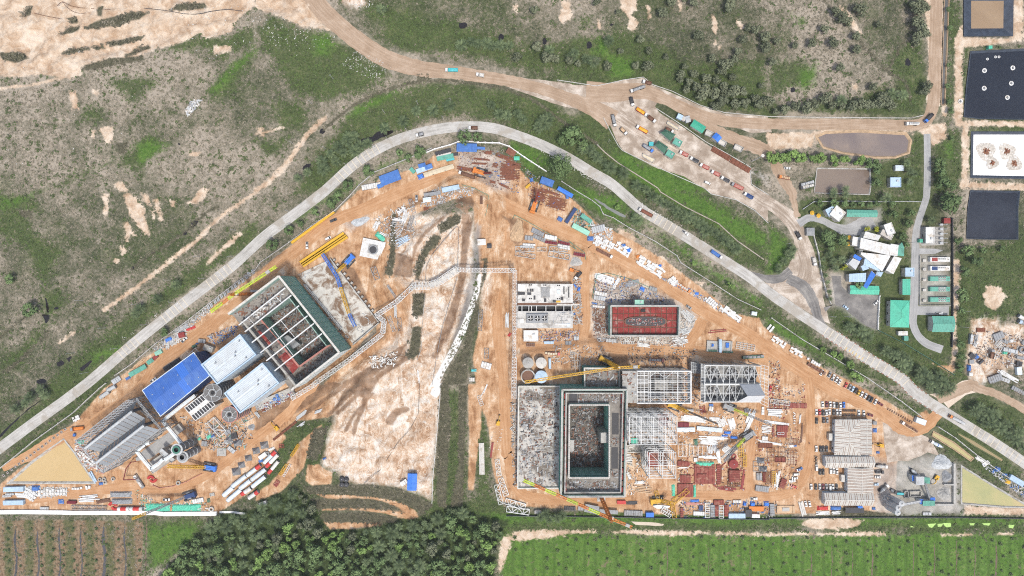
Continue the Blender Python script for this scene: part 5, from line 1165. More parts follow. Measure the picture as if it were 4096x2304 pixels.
def condenser_east():
 h=24;q=P('R2','1040 228 1850 232 1850 748 1035 712',h);c=q[0];r=TH('air_cooled_condenser','white-walled fan deck with rows of large round fans','condenser',(*c,0));o=lambda s_,hh=h:[(a[0]-c[0],a[1]-c[1])for a in P('R2',s_,hh)]
 Q=o('1040 232 1770 262 1760 690 1040 690');Q=o('1080 240 1760 250 1760 690 1080 690')
 for i in(0,2):WS(Q[i],Q[(i+1)%4],.5,h-9,h+.6,iw=((Q[0][0]+Q[2][0])/2,(Q[0][1]+Q[2][1])/2)).bd('wind_wall',M('wht'),r)
 MB().pr(o('1080 470 1760 470 1760 486 1080 486',h),h-9,h).bd('partition_wall',M('wht'),r);MB().pr(Q,h-9.5,h-9).bd('fan_deck',mat('fan_deck_plate',(.30,.30,.29),.8,.2,.3),r)
 for x in(1187,1410,1635):
  for y in(350,573):
   if x>1600 and y>500:continue
   a=o(f'{x} {y}',h-8)[0];ra=PX('R2',80)*.95
   f=MB().ring(a,ra*.97,ra*1.02,h-9,h-7.2,30).bd('fan_ring',M('off'),r);MB().cyl((*a,h-8.9),(*a,h-8.7),ra*.96,n=30).bd('fan_shaft_opening',M('drk'),f);MB().cyl((*a,h-8.4),(*a,h-7.4),1.0,n=12).bd('hub',M('gry'),f)
   for k in range(6):t_=k*math.pi/3+.3;MB().bm_((a[0]+math.cos(t_),a[1]+math.sin(t_),h-8),(a[0]+ra*.93*math.cos(t_),a[1]+ra*.93*math.sin(t_),h-8),1.1,.12).bd('blade',M('gry'),f)
 mb=MB()
 for y in(250,360,470,580,690):
  a,b_=o(f'1080 {y} 1760 {y}',h);mb.bm_((*a,h),(*b_,h),.35)
 for i in range(10):
  x=1080+680*i/9;a,b_=o(f'{x} 250 {x} 690',h);mb.bm_((*a,h+.02),(*b_,h+.02),.3)
  if i<9:
   for y0 in(250,480):a,b_=o(f'{x} {y0 + (200 if i % 2 else 0)} {x + 75} {y0 + (0 if i % 2 else 200)}',h);mb.bm_((*a,h),(*b_,h),.25)
 mb.bd('top_steel',MV,r)
 ro=[o('1520 482 1755 478 1805 605 1590 610',h+3),o('1590 612 1805 607 1760 690 1490 690',h+3)]
 for k,p in enumerate(ro):z=[(h+1,h+1,h+5,h+5),(h+5,h+5,h+1,h+1)][k];MB().add([(*a,zz)for a,zz in zip(p,z)],[(0,1,2,3)]).bd('roof_sheet',mat('grey_roof_sheet',(.30,.32,.35),.5,.08)if k==0 else M('slv'),r)
 for s_ in('1040 228 1090 240 1090 700 1035 712','1765 240 1850 260 1850 748 1750 700'):Qs=o(s_,h-2);GB(Qs,2,12,h-2,.25).bd('stair_lattice',MV,r)
 CO(r,Q,6,2,0,h,.6,MV);Qw=o('920 205 1035 235 1035 345 925 335',8);MB().pr(Qw,0,7).bd('stair_tower',M('gry'),r);GB(Qw,5,3,7.6,.25).bd('tower_frame',MV,r)
condenser_east()
def tower_frame(label,view,s_,h,nx,ny,lv,extra=None,t=.42,fine=(13,6)):
 q=P(view,s_,h);c=q[0];r=TH('steel_tower',label,'steel frame',(*c,0));l=[(a[0]-c[0],a[1]-c[1])for a in q]
 for i in range(nx+1):
  for j in range(ny+1):a=QP(l,i/nx,j/ny);MB().bm_((*a,0),(*a,h),t).bd('column',MW,r)
 for k in range(1,lv+1):
  z=h*k/lv;mb=GB(l,nx,ny,z,t*.9,None)
  if k==lv:GB(l,*fine,z-.3,t*.45,mb,seed=3)
  elif k%2:GB([QP(l,u,v)for u,v in((.1,.1),(.7,.1),(.7,.9),(.1,.9))],5,4,z-.2,t*.5,mb)
  mb.bd('floor_frame',MW,r)
 mb=MB()
 for e0,e1,m_ in((0,1,nx),(1,2,ny),(2,3,nx),(3,0,ny)):
  for i in range(m_):
   a=tuple(l[e0][k]+(l[e1][k]-l[e0][k])*i/m_ for k in(0,1));b_=tuple(l[e0][k]+(l[e1][k]-l[e0][k])*(i+1)/m_ for k in(0,1))
   for k in range(lv):
    z0,z1=h*k/lv,h*(k+1)/lv
    if(i+k)%2:mb.bm_((*a,z0),(*b_,z1),t*.6)
    else:mb.bm_((*b_,z0),(*a,z1),t*.6)
 for i in range(nx):a,b_=QP(l,i/nx,0),QP(l,(i+1)/nx,1 if i%2 else.5);mb.bm_((*a,h+.2),(*b_,h+.2),t*.5)
 mb.bd('bracing',MW,r);MB().pr([QP(l,u,v)for u,v in((.03,.03),(.97,.03),(.97,.97),(.03,.97))],0,.4).bd('base_slab',MD,r)
 return r,l
r_,l_=tower_frame('taller white open steel tower with many thin floor beams beside the pit','R1','1105 560 1535 560 1535 808 1105 808',38,4,3,6)
MB().pr([QP(l_,u,v)for u,v in((.04,.78),(.17,.78),(.17,.98),(.04,.98))],37,37.6).bd('green_cover',M('grn','cloth'),r_);MB().pr([QP(l_,u,v)for u,v in((.75,.1),(.97,.1),(.97,.6),(.75,.6))],14,15).bd('red_plate_floor',MR,r_);MB().pr([QP(l_,u,v)for u,v in((.5,.2),(.72,.2),(.72,.9),(.5,.9))],20,20.6).bd('floor_plate',MC,r_)
r_,l_=tower_frame('shorter white open steel tower enclosing red steel hoppers','R1','1285 885 1525 885 1525 1115 1285 1115',33,2,2,5,fine=(3,2))
MB().pr([QP(l_,u,v)for u,v in((.05,.15),(.5,.15),(.5,.75),(.05,.75))],18,20).bd('red_hopper',MR,r_);MB().pr([QP(l_,u,v)for u,v in((.62,.2),(.9,.2),(.9,.75),(.62,.75))],15,16).bd('dark_hopper',M('brn'),r_)
DB('tower_podium','concrete base with steel lying on it under the white towers','R1','1080 820 1290 820 1290 880 1080 880',3,30,41,MC,None,['wht','off','lgr'])
def cooling_block():
 h=6;q=P('R4','128 298 825 302 822 860 122 860',h);c=q[0];r=TH('cooling_water_building','white-topped concrete building with three cooling fans and black basins','building',(*c,0));o=lambda s_,hh=h:[(a[0]-c[0],a[1]-c[1])for a in P('R4',s_,hh)]
 wm=mat('white_coated_slab',(.58,.57,.54),.8,.22,.3,dirt=(.30,.28,.25))
 MB().pr(o('128 298 825 302 823 540 126 540'),0,h).bd('roof_slab',wm,r);MB().pr(o('124 645 823 645 822 860 122 860'),0,h).bd('roof_slab',wm,r);MB().pr(o('126 541 823 541 823 644 124 644'),0,h-4).bd('channel_floor',M('blk'),r)
 MB().pr(o('126 541 823 541 823 572 126 572'),h-2,h-.6).bd('pipe_channel',M('brn'),r);MB().pr(o('620 550 910 553 910 570 620 570'),h-.55,h).bd('pipe_cover',M('off'),r)
 for x in(126,178,265,298,360,480,605,706,800):MB().pr(o(f'{x} 574 {x+8} 574 {x+8} 644 {x} 644'),h-4,h).bd('basin_wall',M('wht'),r)
 MB().pr(o('126 573 823 573 823 581 126 581'),h-4,h+.05).bd('basin_wall',M('wht'),r)
 f=MB().pr(o('240 680 515 676 510 792 240 795',h+2),h,h+2).bd('fan_housing',M('gry'),r)
 for x in(292,378,468):
  a=o(f'{x} 734',h+2.4)[0];ra=PX('R4',38);MB().ring(a,ra*.92,ra,h+2,h+2.7,22).bd('fan_ring',M('lgr'),f);MB().cyl((*a,h+2),(*a,h+2.1),ra*.9,n=22).bd('fan_throat',M('blk'),f)
  for k in range(4):t_=k*math.pi/2+.1;MB().bm_((*a,h+2.4),(a[0]+ra*.86*math.cos(t_),a[1]+ra*.86*math.sin(t_),h+2.4),.42,.08).bd('fan_blade',M('wht'),f)
 for x,y in((282,314),(303,314),(458,316),(480,316),(633,320),(655,320),(278,486),(300,486),(630,488),(654,488)):MB().pr(o(f'{x-8} {y-8} {x+8} {y-8} {x+8} {y+8} {x-8} {y+8}'),h,h+.08).bd('roof_opening',M('blk'),r)
 for i in range(11):MB().pr(o(f'420 {344 + 12.3*i} 532 {344 + 12.3*i} 532 {350 + 12.3*i} 420 {350 + 12.3*i}'),h,h+.5).bd('stacked_pipe',M('gry'),r)
 for s_ in('250 365 265 365 265 400 250 400','280 365 300 365 300 400 280 400','305 365 328 365 328 400 305 400','250 410 300 410 300 440 250 440','185 490 220 490 220 520 185 520','330 450 352 450 352 500 330 500','460 485 490 485 490 530 460 530','570 505 608 505 608 535 570 535','130 400 220 405 220 440 130 440','670 468 700 470 700 505 670 505','766 340 778 340 778 475 766 475','705 335 718 335 718 430 705 430'):MB().pr(o(s_),h,h+.7).bd('roof_crate',M('drk'),r)
 for s_,cc in(('620 375 665 375 668 425 630 425','pal'),('748 800 790 800 790 838 748 838','pal'),('150 745 205 745 205 792 150 792','wht'),('600 798 745 800 745 822 600 820','wht'),('130 300 230 310 215 390 130 390','wht'),('612 512 668 512 668 535 612 535','yel')):MB().pr(o(s_),h,h+.6).bd('roof_plate',M(cc),r)
 for s_,h2 in(('660 650 830 660 820 790 560 790',20),):RB('rubble','',o(s_),70,.3,.8,['off','gry','con','lgr'],h+.05,51,.6,.4,r)
cooling_block()
def formwork_block():
 h=12;q=P('R4','1302 577 2172 577 2160 958 1302 955',h);c=q[0];r=TH('formwork_building','rectangular concrete building with red formwork floor and long oval opening','building',(*c,0));o=lambda s_,hh=h:[(a[0]-c[0],a[1]-c[1])for a in P('R4',s_,hh)]
 l=[(a[0]-c[0],a[1]-c[1])for a in q];cen=((l[0][0]+l[2][0])/2,(l[0][1]+l[2][1])/2)
 for i in range(4):WS(l[i],l[(i+1)%4],.7,0,h,iw=cen).bd('net_clad_wall',MP if i%2==0 else MN,r);SF(r,l[i],l[(i+1)%4],0,h-.5,cen,M('ltg'));MB().bm_((*l[i],h+.1+.03*i),(*l[(i+1)%4],h+.1+.03*i),1.0,.4).bd('wall_cap',M('con'),r)
 Qr=o('1325 592 2150 592 2145 938 1325 936',9);MB().pr(Qr,0,7.4).bd('floor_deck',MF,r);nx,ny=12,4
 for i in range(nx):
  for j in range(ny):
   if 2<=i<=8 and j in(1,2):continue
   a=[QP(Qr,i/nx+.004,j/ny+.012),QP(Qr,(i+1)/nx-.004,j/ny+.012),QP(Qr,(i+1)/nx-.004,(j+1)/ny-.012),QP(Qr,i/nx+.004,(j+1)/ny-.012)];MB().pr(a,7.4,7.55+.1*((i*5+j*3)%3)).bd('formwork_panel',MF,r)
 GB(Qr,nx,ny,8.0,.3).bd('beam_grid',M('brn'),r)
 oc=o('1738 775',8)[0];a_,b_=PX('R4',262),PX('R4',62);ring=[(oc[0]+math.copysign(abs(math.cos(t_))**.7,math.cos(t_))*a_,oc[1]+math.copysign(abs(math.sin(t_))**.7,math.sin(t_))*b_)for t_ in[2*math.pi*i/36 for i in range(36)]]
 MB().pr(ring,7.4,8.4).bd('oval_kerb',M('brn'),r);MB().pr([(oc[0]+(x-oc[0])*.94,oc[1]+(y-oc[1])*.88)for x,y in ring],8.4,8.45).bd('oval_opening',M('drk'),r)
 RB('rubble','',[(oc[0]+(x-oc[0])*.85,oc[1]+(y-oc[1])*.75)for x,y in ring[::3]],150,.2,.5,['gry','mar','pnk','brn','con'],8.46,52,.5,.7,r);MB().pr(o('1683 622 1738 622 1738 655 1683 655',9),7.5,9).bd('stair_opening',M('blk'),r)
formwork_block()
item('flat:ltg:10:con R4 1605 538 1715 538 68','small pale green flat-roofed lift shaft on the north side of @f');item('flat:wht:5:con R4 205 955 385 955 135','small flat white-roofed pump house south of the cooling fans')
items('''tank:con:7:con R4 190 1298 328 1298 140|round concrete tank with a plain grey slab top, north-west of four
tank:con:7:off R4 355 1298 495 1298 138|round concrete tank with a radial pale cover, north-east of four
tank:con:7:sky R1 248 198 364 198 114|round tank with a pale blue cone roof, south-east of four''')
c0=W('R1',185,195,6);r_=TH('storage_tank','open round concrete tank with wooden formwork inside, south-west of four','tank',(*c0,0));MB().ring((0,0),4.4,4.9,0,6,28).bd('shell',MC,r_);MB().cyl((0,0,0),(0,0,3),4.4,n=24).bd('inner_floor',M('brn'),r_);MB().ring((0,0),4.9,5.3,5,5.5,14).bd('walkway',M('off'),r_)
item('frame:con:3:2:3 R1 580 50 655 50 130','open grey concrete frame pit east of the round tanks',None,'concrete_framework')
item('frame:con:2:2:3 R4 808 1335 902 1335 145','dark basin frame beside the netted annex block',None,'concrete_framework')
gal=TH('pipe_gallery','long white lattice pipe gallery stepping across the mound and turning south','gallery')
for v,s_,h,w in(('b1','440 1449 700 1270 955 1070',9,3.0),('b1','957 1065 968 975 915 930',9,3.0),('b1','905 935 1060 830 1205 695',10,3.2),('b1','1205 708 1310 708',13,5.5),('b1','1310 705 1380 680 1525 580',15,5.0),('b1','1520 587 1610 590 1932 592',17,2.8),('c1','-5 592 25 594',17,2.8),('c1','22 592 20 1040',16,2.8),('c1','18 1040 18 1250',15,2.2),('c1','18 1250 15 1449',15,3.2),('c2','15 -2 15 110',15,3.2),('b2','270 110 450 0',9,3)):
 q=P(v,s_,h)
 for a,b_ in zip(q,q[1:]):
  MB().lt((*a,h),(*b_,h),w,2.0,2.4,.19).bd('truss_span',MW,gal)
  if h<15:MB().bm_((*a,h-1),(*b_,h-1),.5,.3).bd('pipe',M('lgr'),gal)
 for a in(q[0],q[-1]):MB().bm_((*a,gz(*a)-.2),(*a,h-1),.6).bd('support_column',MW,gal)
q=P('b1','1310 705 1380 680 1525 580',15)
for a,b_ in zip(q,q[1:]):MB().bm_((*a,15.2),(*b_,15.2),3.6,.3).bd('deck_cover',M('off'),gal)
# plant offices, gensets, canopies, huts
def hip(name,label,view,s_,h,rise,c,cat='building',wallc='off',group=None,ridge_u=None):
 
 q=P(view,s_,h);cen=(sum(a[0]for a in q)/4,sum(a[1]for a in q)/4);r=TH(name,label,cat,(*cen,0),0,group);l=[(a[0]-cen[0],a[1]-cen[1])for a in q]
 MB().pr([(x*.93,y*.93)for x,y in l],0,h).bd('wall',M(wallc),r);d01=math.hypot(l[1][0]-l[0][0],l[1][1]-l[0][1]);d12=math.hypot(l[2][0]-l[1][0],l[2][1]-l[1][1])
 if d01<d12:l=l[1:]+l[:1];d01,d12=d12,d01
 k=min(.5,d12/2/d01)if ridge_u is None else ridge_u;A,B=QP(l,k,.5),QP(l,1-k,.5);z=h+rise
 for face in([(*l[0],h),(*l[1],h),(*B,z),(*A,z)],[(*l[1],h),(*l[2],h),(*B,z)],[(*l[2],h),(*l[3],h),(*A,z),(*B,z)],[(*l[3],h),(*l[0],h),(*A,z)]):
  mb=MB().add(face,[tuple(range(len(face)))]);e0,e1=Vector(face[0]),Vector(face[1]);n=max(2,int((e1-e0).length/1.2));top=[Vector(p)for p in face[2:]]
  for i in range(1,n):
   p=e0+(e1-e0)*i/n;t0,t1=(top[1],top[0])if len(top)==2 else(top[0],top[0])
   d=(e1-e0).normalized();s0=(t0-e0).dot(d);s1=(t1-e0).dot(d);s=i/n*(e1-e0).length;f=min(1,s/max(.01,s0),((e1-e0).length-s)/max(.01,(e1-e0).length-s1));base=(t0+(t1-t0)*(max(0,min(1,(s-s0)/max(.01,s1-s0)))if s1>s0 else 0));g=(base-e0);up=g-d*g.dot(d);mb.bm_(p,p+up*f,RW(c),.09,1 if i%3 else 0)
  mb.bd('roof_slope',MRIB(c),r)
 mb=MB().bm_((*A,z+.06),(*B,z+.06),.5,.12)
 for a,b_ in((l[0],A),(l[3],A),(l[1],B),(l[2],B)):mb.bm_((*a,h+.06),(*b_,z+.06),.4,.1)
 mb.bd('ridge_cap',M(c),r)
 for i in range(4):
  a,b_=l[i],l[(i+1)%4];n=max(1,int(math.hypot(b_[0]-a[0],b_[1]-a[1])/6))
  for k in range(n):u=(k+.5)/n;MB().box((a[0]+(b_[0]-a[0])*u)*.935,(a[1]+(b_[1]-a[1])*u)*.935,1.0,1.5,.1,1.2,math.atan2(b_[1]-a[1],b_[0]-a[0])).bd('window',ML,r)
 return r
hip('plant_building','bright green hip-roofed building beside the grey plant lane','m','888 63 1128 70 1122 410 882 405',6,2.6,'brg')
item('gable:tea:6:1.6 m 1412 366 1688 366 200','dark green pitched-roof workshop east of the grey plant lane')
items('''hut:wht:3 m 985 482 1103 482 54|long white box cabin south of the bright green hip roof
hut:tea:3 m 1058 546 1110 546 60|small green-roofed hut south of the white box cabin
gable:tea:3.5:1 d1 592 160 823 164 54|long weathered green carport roof by the office drive
gable:brg:3.5:1 d1 618 738 836 742 66|long green car-shelter roof above the worn car park
flat:sky:5 d1 1035 605 1100 605 64|square light blue flat roof at the west edge of the plant lane
gable:brg:5:1 d1 1045 657 1045 776 60|narrow green pitched roof on the west edge of the plant lane
hut:mar:3 d1 1326 217 1374 217 40|small dark red roof north of the substation
flat:wht:5:con d1 1220 268 1220 386 62|white flat-roofed substation house
hut:brg:3 d1 1143 368 1166 368 26|tiny green roof at the substation corner
hut:pal:3 d0 960 1268 1025 1268 42|pale grey roof hut south of the mauve pond
flat:sky:4 d0 922 1376 1000 1376 70|square pale blue roof on the lawn east of the taupe pond
hut:brg:3 d0 1664 356 1692 356 24|tiny green pump roof north of the black pond
hut:gry:3 d1 290 300 350 300 60|blue-grey gatehouse roof beside the office drive
flat:wht:6 d1 490 135 560 190 85|white flat-roofed office block at the north of the compound
flat:sky:5 d1 445 160 500 130 55|pale blue office wing attached to the northern white block
flat:wht:6 d1 900 240 930 320 60|white flat-roofed office block near the yellow trees
flat:off:5 d1 855 300 935 345 40|off-white lean-to beside the office block near the yellow trees''')
def office():
 r=TH('main_office','cluster of angled white and pale blue office roofs','building');ps=[('700 345 925 400 912 478 690 425',9,'wht'),('700 455 925 480 860 600 700 470',8,'wht'),('735 297 852 330 830 368 716 345',7,'wht'),('925 390 985 400 975 485 915 475',8.5,'wht'),('640 335 700 345 695 415 632 402',6,'wht'),('950 485 1008 500 945 620 888 590',7.5,'wht'),('730 500 850 555 840 600 720 550',7,'sky'),('700 560 745 540 760 580 715 595',6,'sky'),('605 540 640 500 695 525 660 588',6.5,'slv'),('640 490 655 468 708 500 690 522',6,'bld'),('612 618 740 610 735 680 612 678',6,'sky'),('780 595 812 625 745 730 720 712',6.5,'bld'),('750 640 782 593 800 612 735 700',5.5,'slv'),('985 405 1010 380 1026 420 1025 485 975 480',5,'tea'),('820 600 870 605 850 640 815 625',5,'sky'),('590 540 620 500 640 500 600 555',4.5,'lgr')]
 for s_,h,c in ps:
  q=P('d1',s_,h);cx,cy=sum(a[0]for a in q)/len(q),sum(a[1]for a in q)/len(q);MB().pr([(cx+(x-cx)*.94,cy+(y-cy)*.94)for x,y in q],0,h-.05).bd('wall',M('off'),r);rf=MB().pr(q,h,h+.25).bd('roof',M(c),r)
  mb=MB();n=10
  for i in range(1,n):a,b_=QP(q[:4],i/n,0),QP(q[:4],i/n,1);mb.bm_((*a,h+.28),(*b_,h+.28),.12,.08)
  mb.bd('standing_seams',M(c),rf)
 for s_,h in(('690 440 718 430 715 470 685 475',3),('850 560 890 570 880 600 850 600',6.5)):MB().pr(P('d1',s_,h),0,h).bd('canopy',ML if h>5 else M('lgr'),r)
office()
for i,(x,y)in enumerate(((618,343),(612,390),(336,157),(385,178))):
 c=W('d1',x,y,3);r_=TH('parasol',('northern yellow parasol at the west end of the office','southern yellow parasol at the west end of the office','western yellow parasol on the office drive lawn','eastern yellow parasol on the office drive lawn')[i],'parasol',(*c,0));MB().cyl((0,0,2.4),(0,0,3.1),1.7,.1,8).bd('canopy',M('yel','cloth'),r_);MB().cyl((0,0,0),(0,0,2.6),.06,n=6).bd('pole',M('gry'),r_)
GEN=[(509,'wht','mar','white genset with a rusty red top, northernmost of five'),(576,'wht','dbl','white genset with a dark blue top, second from the north'),(655,'tea','tea','green genset, third of five from the north'),(733,'tea','tea','green genset, fourth of five from the north'),(812,'tea','tea','green genset, southernmost of five')]
for y,c,c2,lab in GEN:
 p=W('d1',1300,y,3);r_=TH('generator_set',lab,'generator',(*p,0),0,'gensets by the plant lane');L,w=PX('d1',146),PX('d1',34);MB().box(0,0,.3,L,w,2.6).bd('enclosure',M(c),r_);MB().box(-L*.28,0,2.91,L*.3,w*.8,.1).bd('roof_panel',M(c2),r_);MB().box(0,0,0,L*1.02,w*1.1,.3).bd('skid',M('con'),r_)
 for i in range(4):
  for j in range(2 if c=='tea' else 1):
   f=MB().box(L*(-.06+.1*i),(j-.5)*w*.5 if c=='tea' else w*.1,2.9,1.15,1.1,.5).bd('radiator_fan',M('wht'),r_);MB().cyl((L*(-.06+.1*i),(j-.5)*w*.5 if c=='tea' else w*.1,3.4),(L*(-.06+.1*i),(j-.5)*w*.5 if c=='tea' else w*.1,3.45),.4,n=10).bd('fan_grille',M('drk'),f)
 MB().cyl((L*.4,0,2.9),(L*.4,0,4.0),.18,n=8).bd('exhaust',M('brn'),r_);q=W('d1',1184,y+8,2);rr_=TH('transformer','small pale transformer west of the '+lab.split(',')[0]if c=='wht' else 'small pale transformer west of the '+lab.split(',')[1].strip().replace(' from the north','').replace(' of five','')+' genset','transformer',(*q,0),0,'genset transformers')
 MB().box(0,0,0,2.2,1.7,1.8).bd('tank',M('off'),rr_);mb=MB()
 for k in range(4):mb.box(-.7+.45*k,1.0,.3,.12,.4,1.2)
 mb.bd('cooling_fins',M('lgr'),rr_);MB().cyl((0,0,1.8),(0,0,2.3),.12,n=8).bd('bushing',M('gry'),rr_)
r_=TH('switchyard','outdoor switchgear frame beside the substation house','switchgear',W('d1',1298,315,0));
for k in range(5):MB().bm_((-3,-7+3.4*k,0),(-3,-7+3.4*k,4.5),.2).bm_((3,-7+3.4*k,0),(3,-7+3.4*k,4.5),.2).bm_((-3,-7+3.4*k,4.5),(3,-7+3.4*k,4.5),.25).bd('gantry',MV,r_);MB().box(0,-7+3.4*k,0,2.0,1.4,2).bd('breaker',M('lgr'),r_)
ST('substation_pad',P('d1','1150 270 1180 262 1325 262 1325 400 1160 405 1148 390'),M('con'),.07)
items('''gable:grn:4:1 c0 1360 925 1450 982 58|bright green canopy roof on the median by @u
cont:sky:2.8 c0 1248 872 1285 890 36|pale blue-grey cabin at the median north-west of the green canopy
hut:off:3 c0 1285 890 1308 902 34|small white cabin on the median beside the pale blue-grey one
hut:lgr:3 c0 1308 905 1345 895 48|light grey cabin on the median next to the green canopy
gable:bld:4:1 c0 1530 1055 1562 1020 60|blue roof between two concrete bins on the median''')
for v,s_,nm,lab in(('c0','1470 975 1540 1010 1520 1045 1450 1015','storage_bay','open concrete bin west of the blue median roof'),('c0','1565 1040 1625 1075 1605 1110 1550 1080','storage_bay','open concrete bin east of the blue median roof'),('c0','1685 1085 1750 1115 1728 1152 1668 1120','storage_bay','isolated concrete bin at the east end of the median'),('c0','985 1155 1085 1200 1060 1230 985 1180','weighbridge_pad','tan raised concrete weighbridge pad on the south lane'),('c0','1175 910 1265 965 1250 985 1165 930','weighbridge_pad','tan raised concrete weighbridge pad on the north lane')):
 q=P(v,s_,1);c=(sum(a[0]for a in q)/4,sum(a[1]for a in q)/4);r_=TH(nm,lab,'bin' if nm=='storage_bay' else 'weighbridge',(*c,.05));l=[(a[0]-c[0],a[1]-c[1])for a in q];MB().pr([(x*.96,y*.96)for x,y in l],0,.4).bd('floor',M('cre' if nm!='storage_bay' else 'off'),r_)
 for i in range(4):WS(l[i],l[(i+1)%4],.45,0,1.6 if nm=='storage_bay' else.7,iw=(0,0)).bd('side_wall',M('con'),r_)
for s_,lab in(('1130 995 1165 975 1235 1010 1205 1062 1120 1030','grey-green hipped weighbridge office roof on the north lane'),('1075 1095 1105 1060 1180 1110 1150 1160','grey-green hipped weighbridge office roof on the south lane')):
 hip('weighbridge_office',lab,'c0',s_ if s_.count(' ')==7 else '1120 1000 1160 975 1235 1015 1195 1065',5,2.2,'dgn')
items('''flat:tea:5 c0 1222 1060 1275 1090 46|square teal canopy east of the north weighbridge office
flat:tea:5 c0 1168 1148 1218 1178 46|square teal canopy east of the south weighbridge office
cont:cyn:2.4 c0 1035 1085 1068 1085 30|turquoise generator box beside the south weighbridge office''')
for i,(s_,lab)in enumerate((('1510 1120 1645 1200 40','long brick-red low tank along the median'),('1650 1205 1795 1290 40','second brick-red low tank nearer the median end'))):item('panel:rst:6:.7 c0 '+s_,lab,None,'low_tank','tank')
hip('barrack_building','northern weathered hip-roofed barrack with rust-streaked sheets','d2','508 268 700 268 700 540 500 535',6,3.0,'old',wallc='pal');item('gable:old:6:1.2:pal d2 740 268 740 532 88','weathered sheet-roofed lean-to joined to the northern barrack')
def barrack_e():
 r=TH('barrack_building','southern weathered barrack with two wings facing the car park','building');h,rise=6,2.2
 for s_,ax in(('430 548 800 548 800 632 430 632',0),('600 633 796 633 796 822 600 822',1),('425 823 796 823 790 918 422 918',0)):
  q=P('d2',s_,h);c=(sum(a[0]for a in q)/4,sum(a[1]for a in q)/4);MB().pr([(c[0]+(x-c[0])*.95,c[1]+(y-c[1])*.94)for x,y in q],0,h).bd('wall',M('pal'),r)
  A,B=(QP(q,0 if not ax else.5,.5 if not ax else 0),QP(q,1 if not ax else.5,.5 if not ax else 1))
  for fc in([q[0],q[1],B,A],[q[3],q[2],B,A])if not ax else([q[0],q[3],B,A],[q[1],q[2],B,A]):
   mb=MB().add([(*fc[0],h),(*fc[1],h),(*fc[2],h+rise),(*fc[3],h+rise)],[(0,1,2,3)]);n=26
   for i in range(1,n):a=tuple(fc[0][k]+(fc[1][k]-fc[0][k])*i/n for k in(0,1));b_=tuple(fc[3][k]+(fc[2][k]-fc[3][k])*i/n for k in(0,1));mb.bm_((*a,h+.04),(*b_,h+rise+.04),.38,.08,1 if i%3 else 0)
   mb.bd('roof_slope',MRIB('old'),r)
  MB().bm_((*A,h+rise+.06),(*B,h+rise+.06),.5,.1).bd('ridge_cap',M('off'),r)
  for k in range(7):p=QP(q,(k+.5)/7,.985 if ax==0 else.5);MB().box(p[0],p[1],1,1.5,.12,1.2).bd('window',ML,r)
barrack_e()
items('''hut:off:3 d2 458 400 488 400 54|small porch roof on the west wall of the northern barrack
hut:off:3 d2 552 712 578 712 54|small porch roof on the inner wall of the southern barrack
tarp:red:1.5 d2 370 937 458 937 36|red tarpaulin beside the southern barrack
tarp:blu:1.5 d2 472 937 555 937 34|blue tarpaulin next to the red tarpaulin
shed:drk:2.6 d2 588 955 728 955 40|black sheet-roofed shed by @n
hut:bld:2.6 d2 680 932 716 932 18|small blue roof hut behind the southern barrack
tarp:blu:1 d2 785 940 815 940 24|small blue tarpaulin east of the black shed
tarp:blu:1.2 d2 790 350 824 350 36|blue tarpaulin at the east wall of the northern barrack
hut:gry:2.6 d2 795 295 822 295 26|dark grey hut at the north-east barrack corner
tarp:blu:.8 d2 818 517 845 517 20|small blue cover among white bags east of the barracks
beams:wht:6 d2 362 975 465 972 26|white pipes stacked under the red tarpaulin edge
beams:wht:5 d2 480 972 550 970 26|white pipes stacked under the blue tarpaulin edge
plates:off:3 d2 245 885 275 1000 40|tall stack of white sheets at the west end of @n
cont:pal:2.8 d2 1118 268 1190 295 40|white guard cabin at the car-park gate''')
for i,(x,y)in enumerate(((1010,903),(985,935),(980,972))):
 h=17;c=W('d2',x,y,h);r_=TH('cement_silo',('northern','middle','southern')[i]+' of three grey cement silos at the batching plant','silo',(*c,0),0,'cement silos');rad=2.1;MB().cyl((0,0,4),(0,0,h),rad,n=20).bd('shell',M('slv'),r_);MB().cyl((0,0,2),(0,0,4),.5,rad,20).bd('cone',M('lgr'),r_);MB().cyl((0,0,h),(0,0,h+.7),rad,.5,20).bd('roof',M('lgr'),r_);MB().box(0,0,h+.6,.9,.9,.8).bd('filter',M('off'),r_)
 for k in range(4):t_=k*1.57;MB().bm_((rad*.8*math.cos(t_),rad*.8*math.sin(t_),0),(rad*.8*math.cos(t_),rad*.8*math.sin(t_),5),.25).bd('leg',MV,r_)
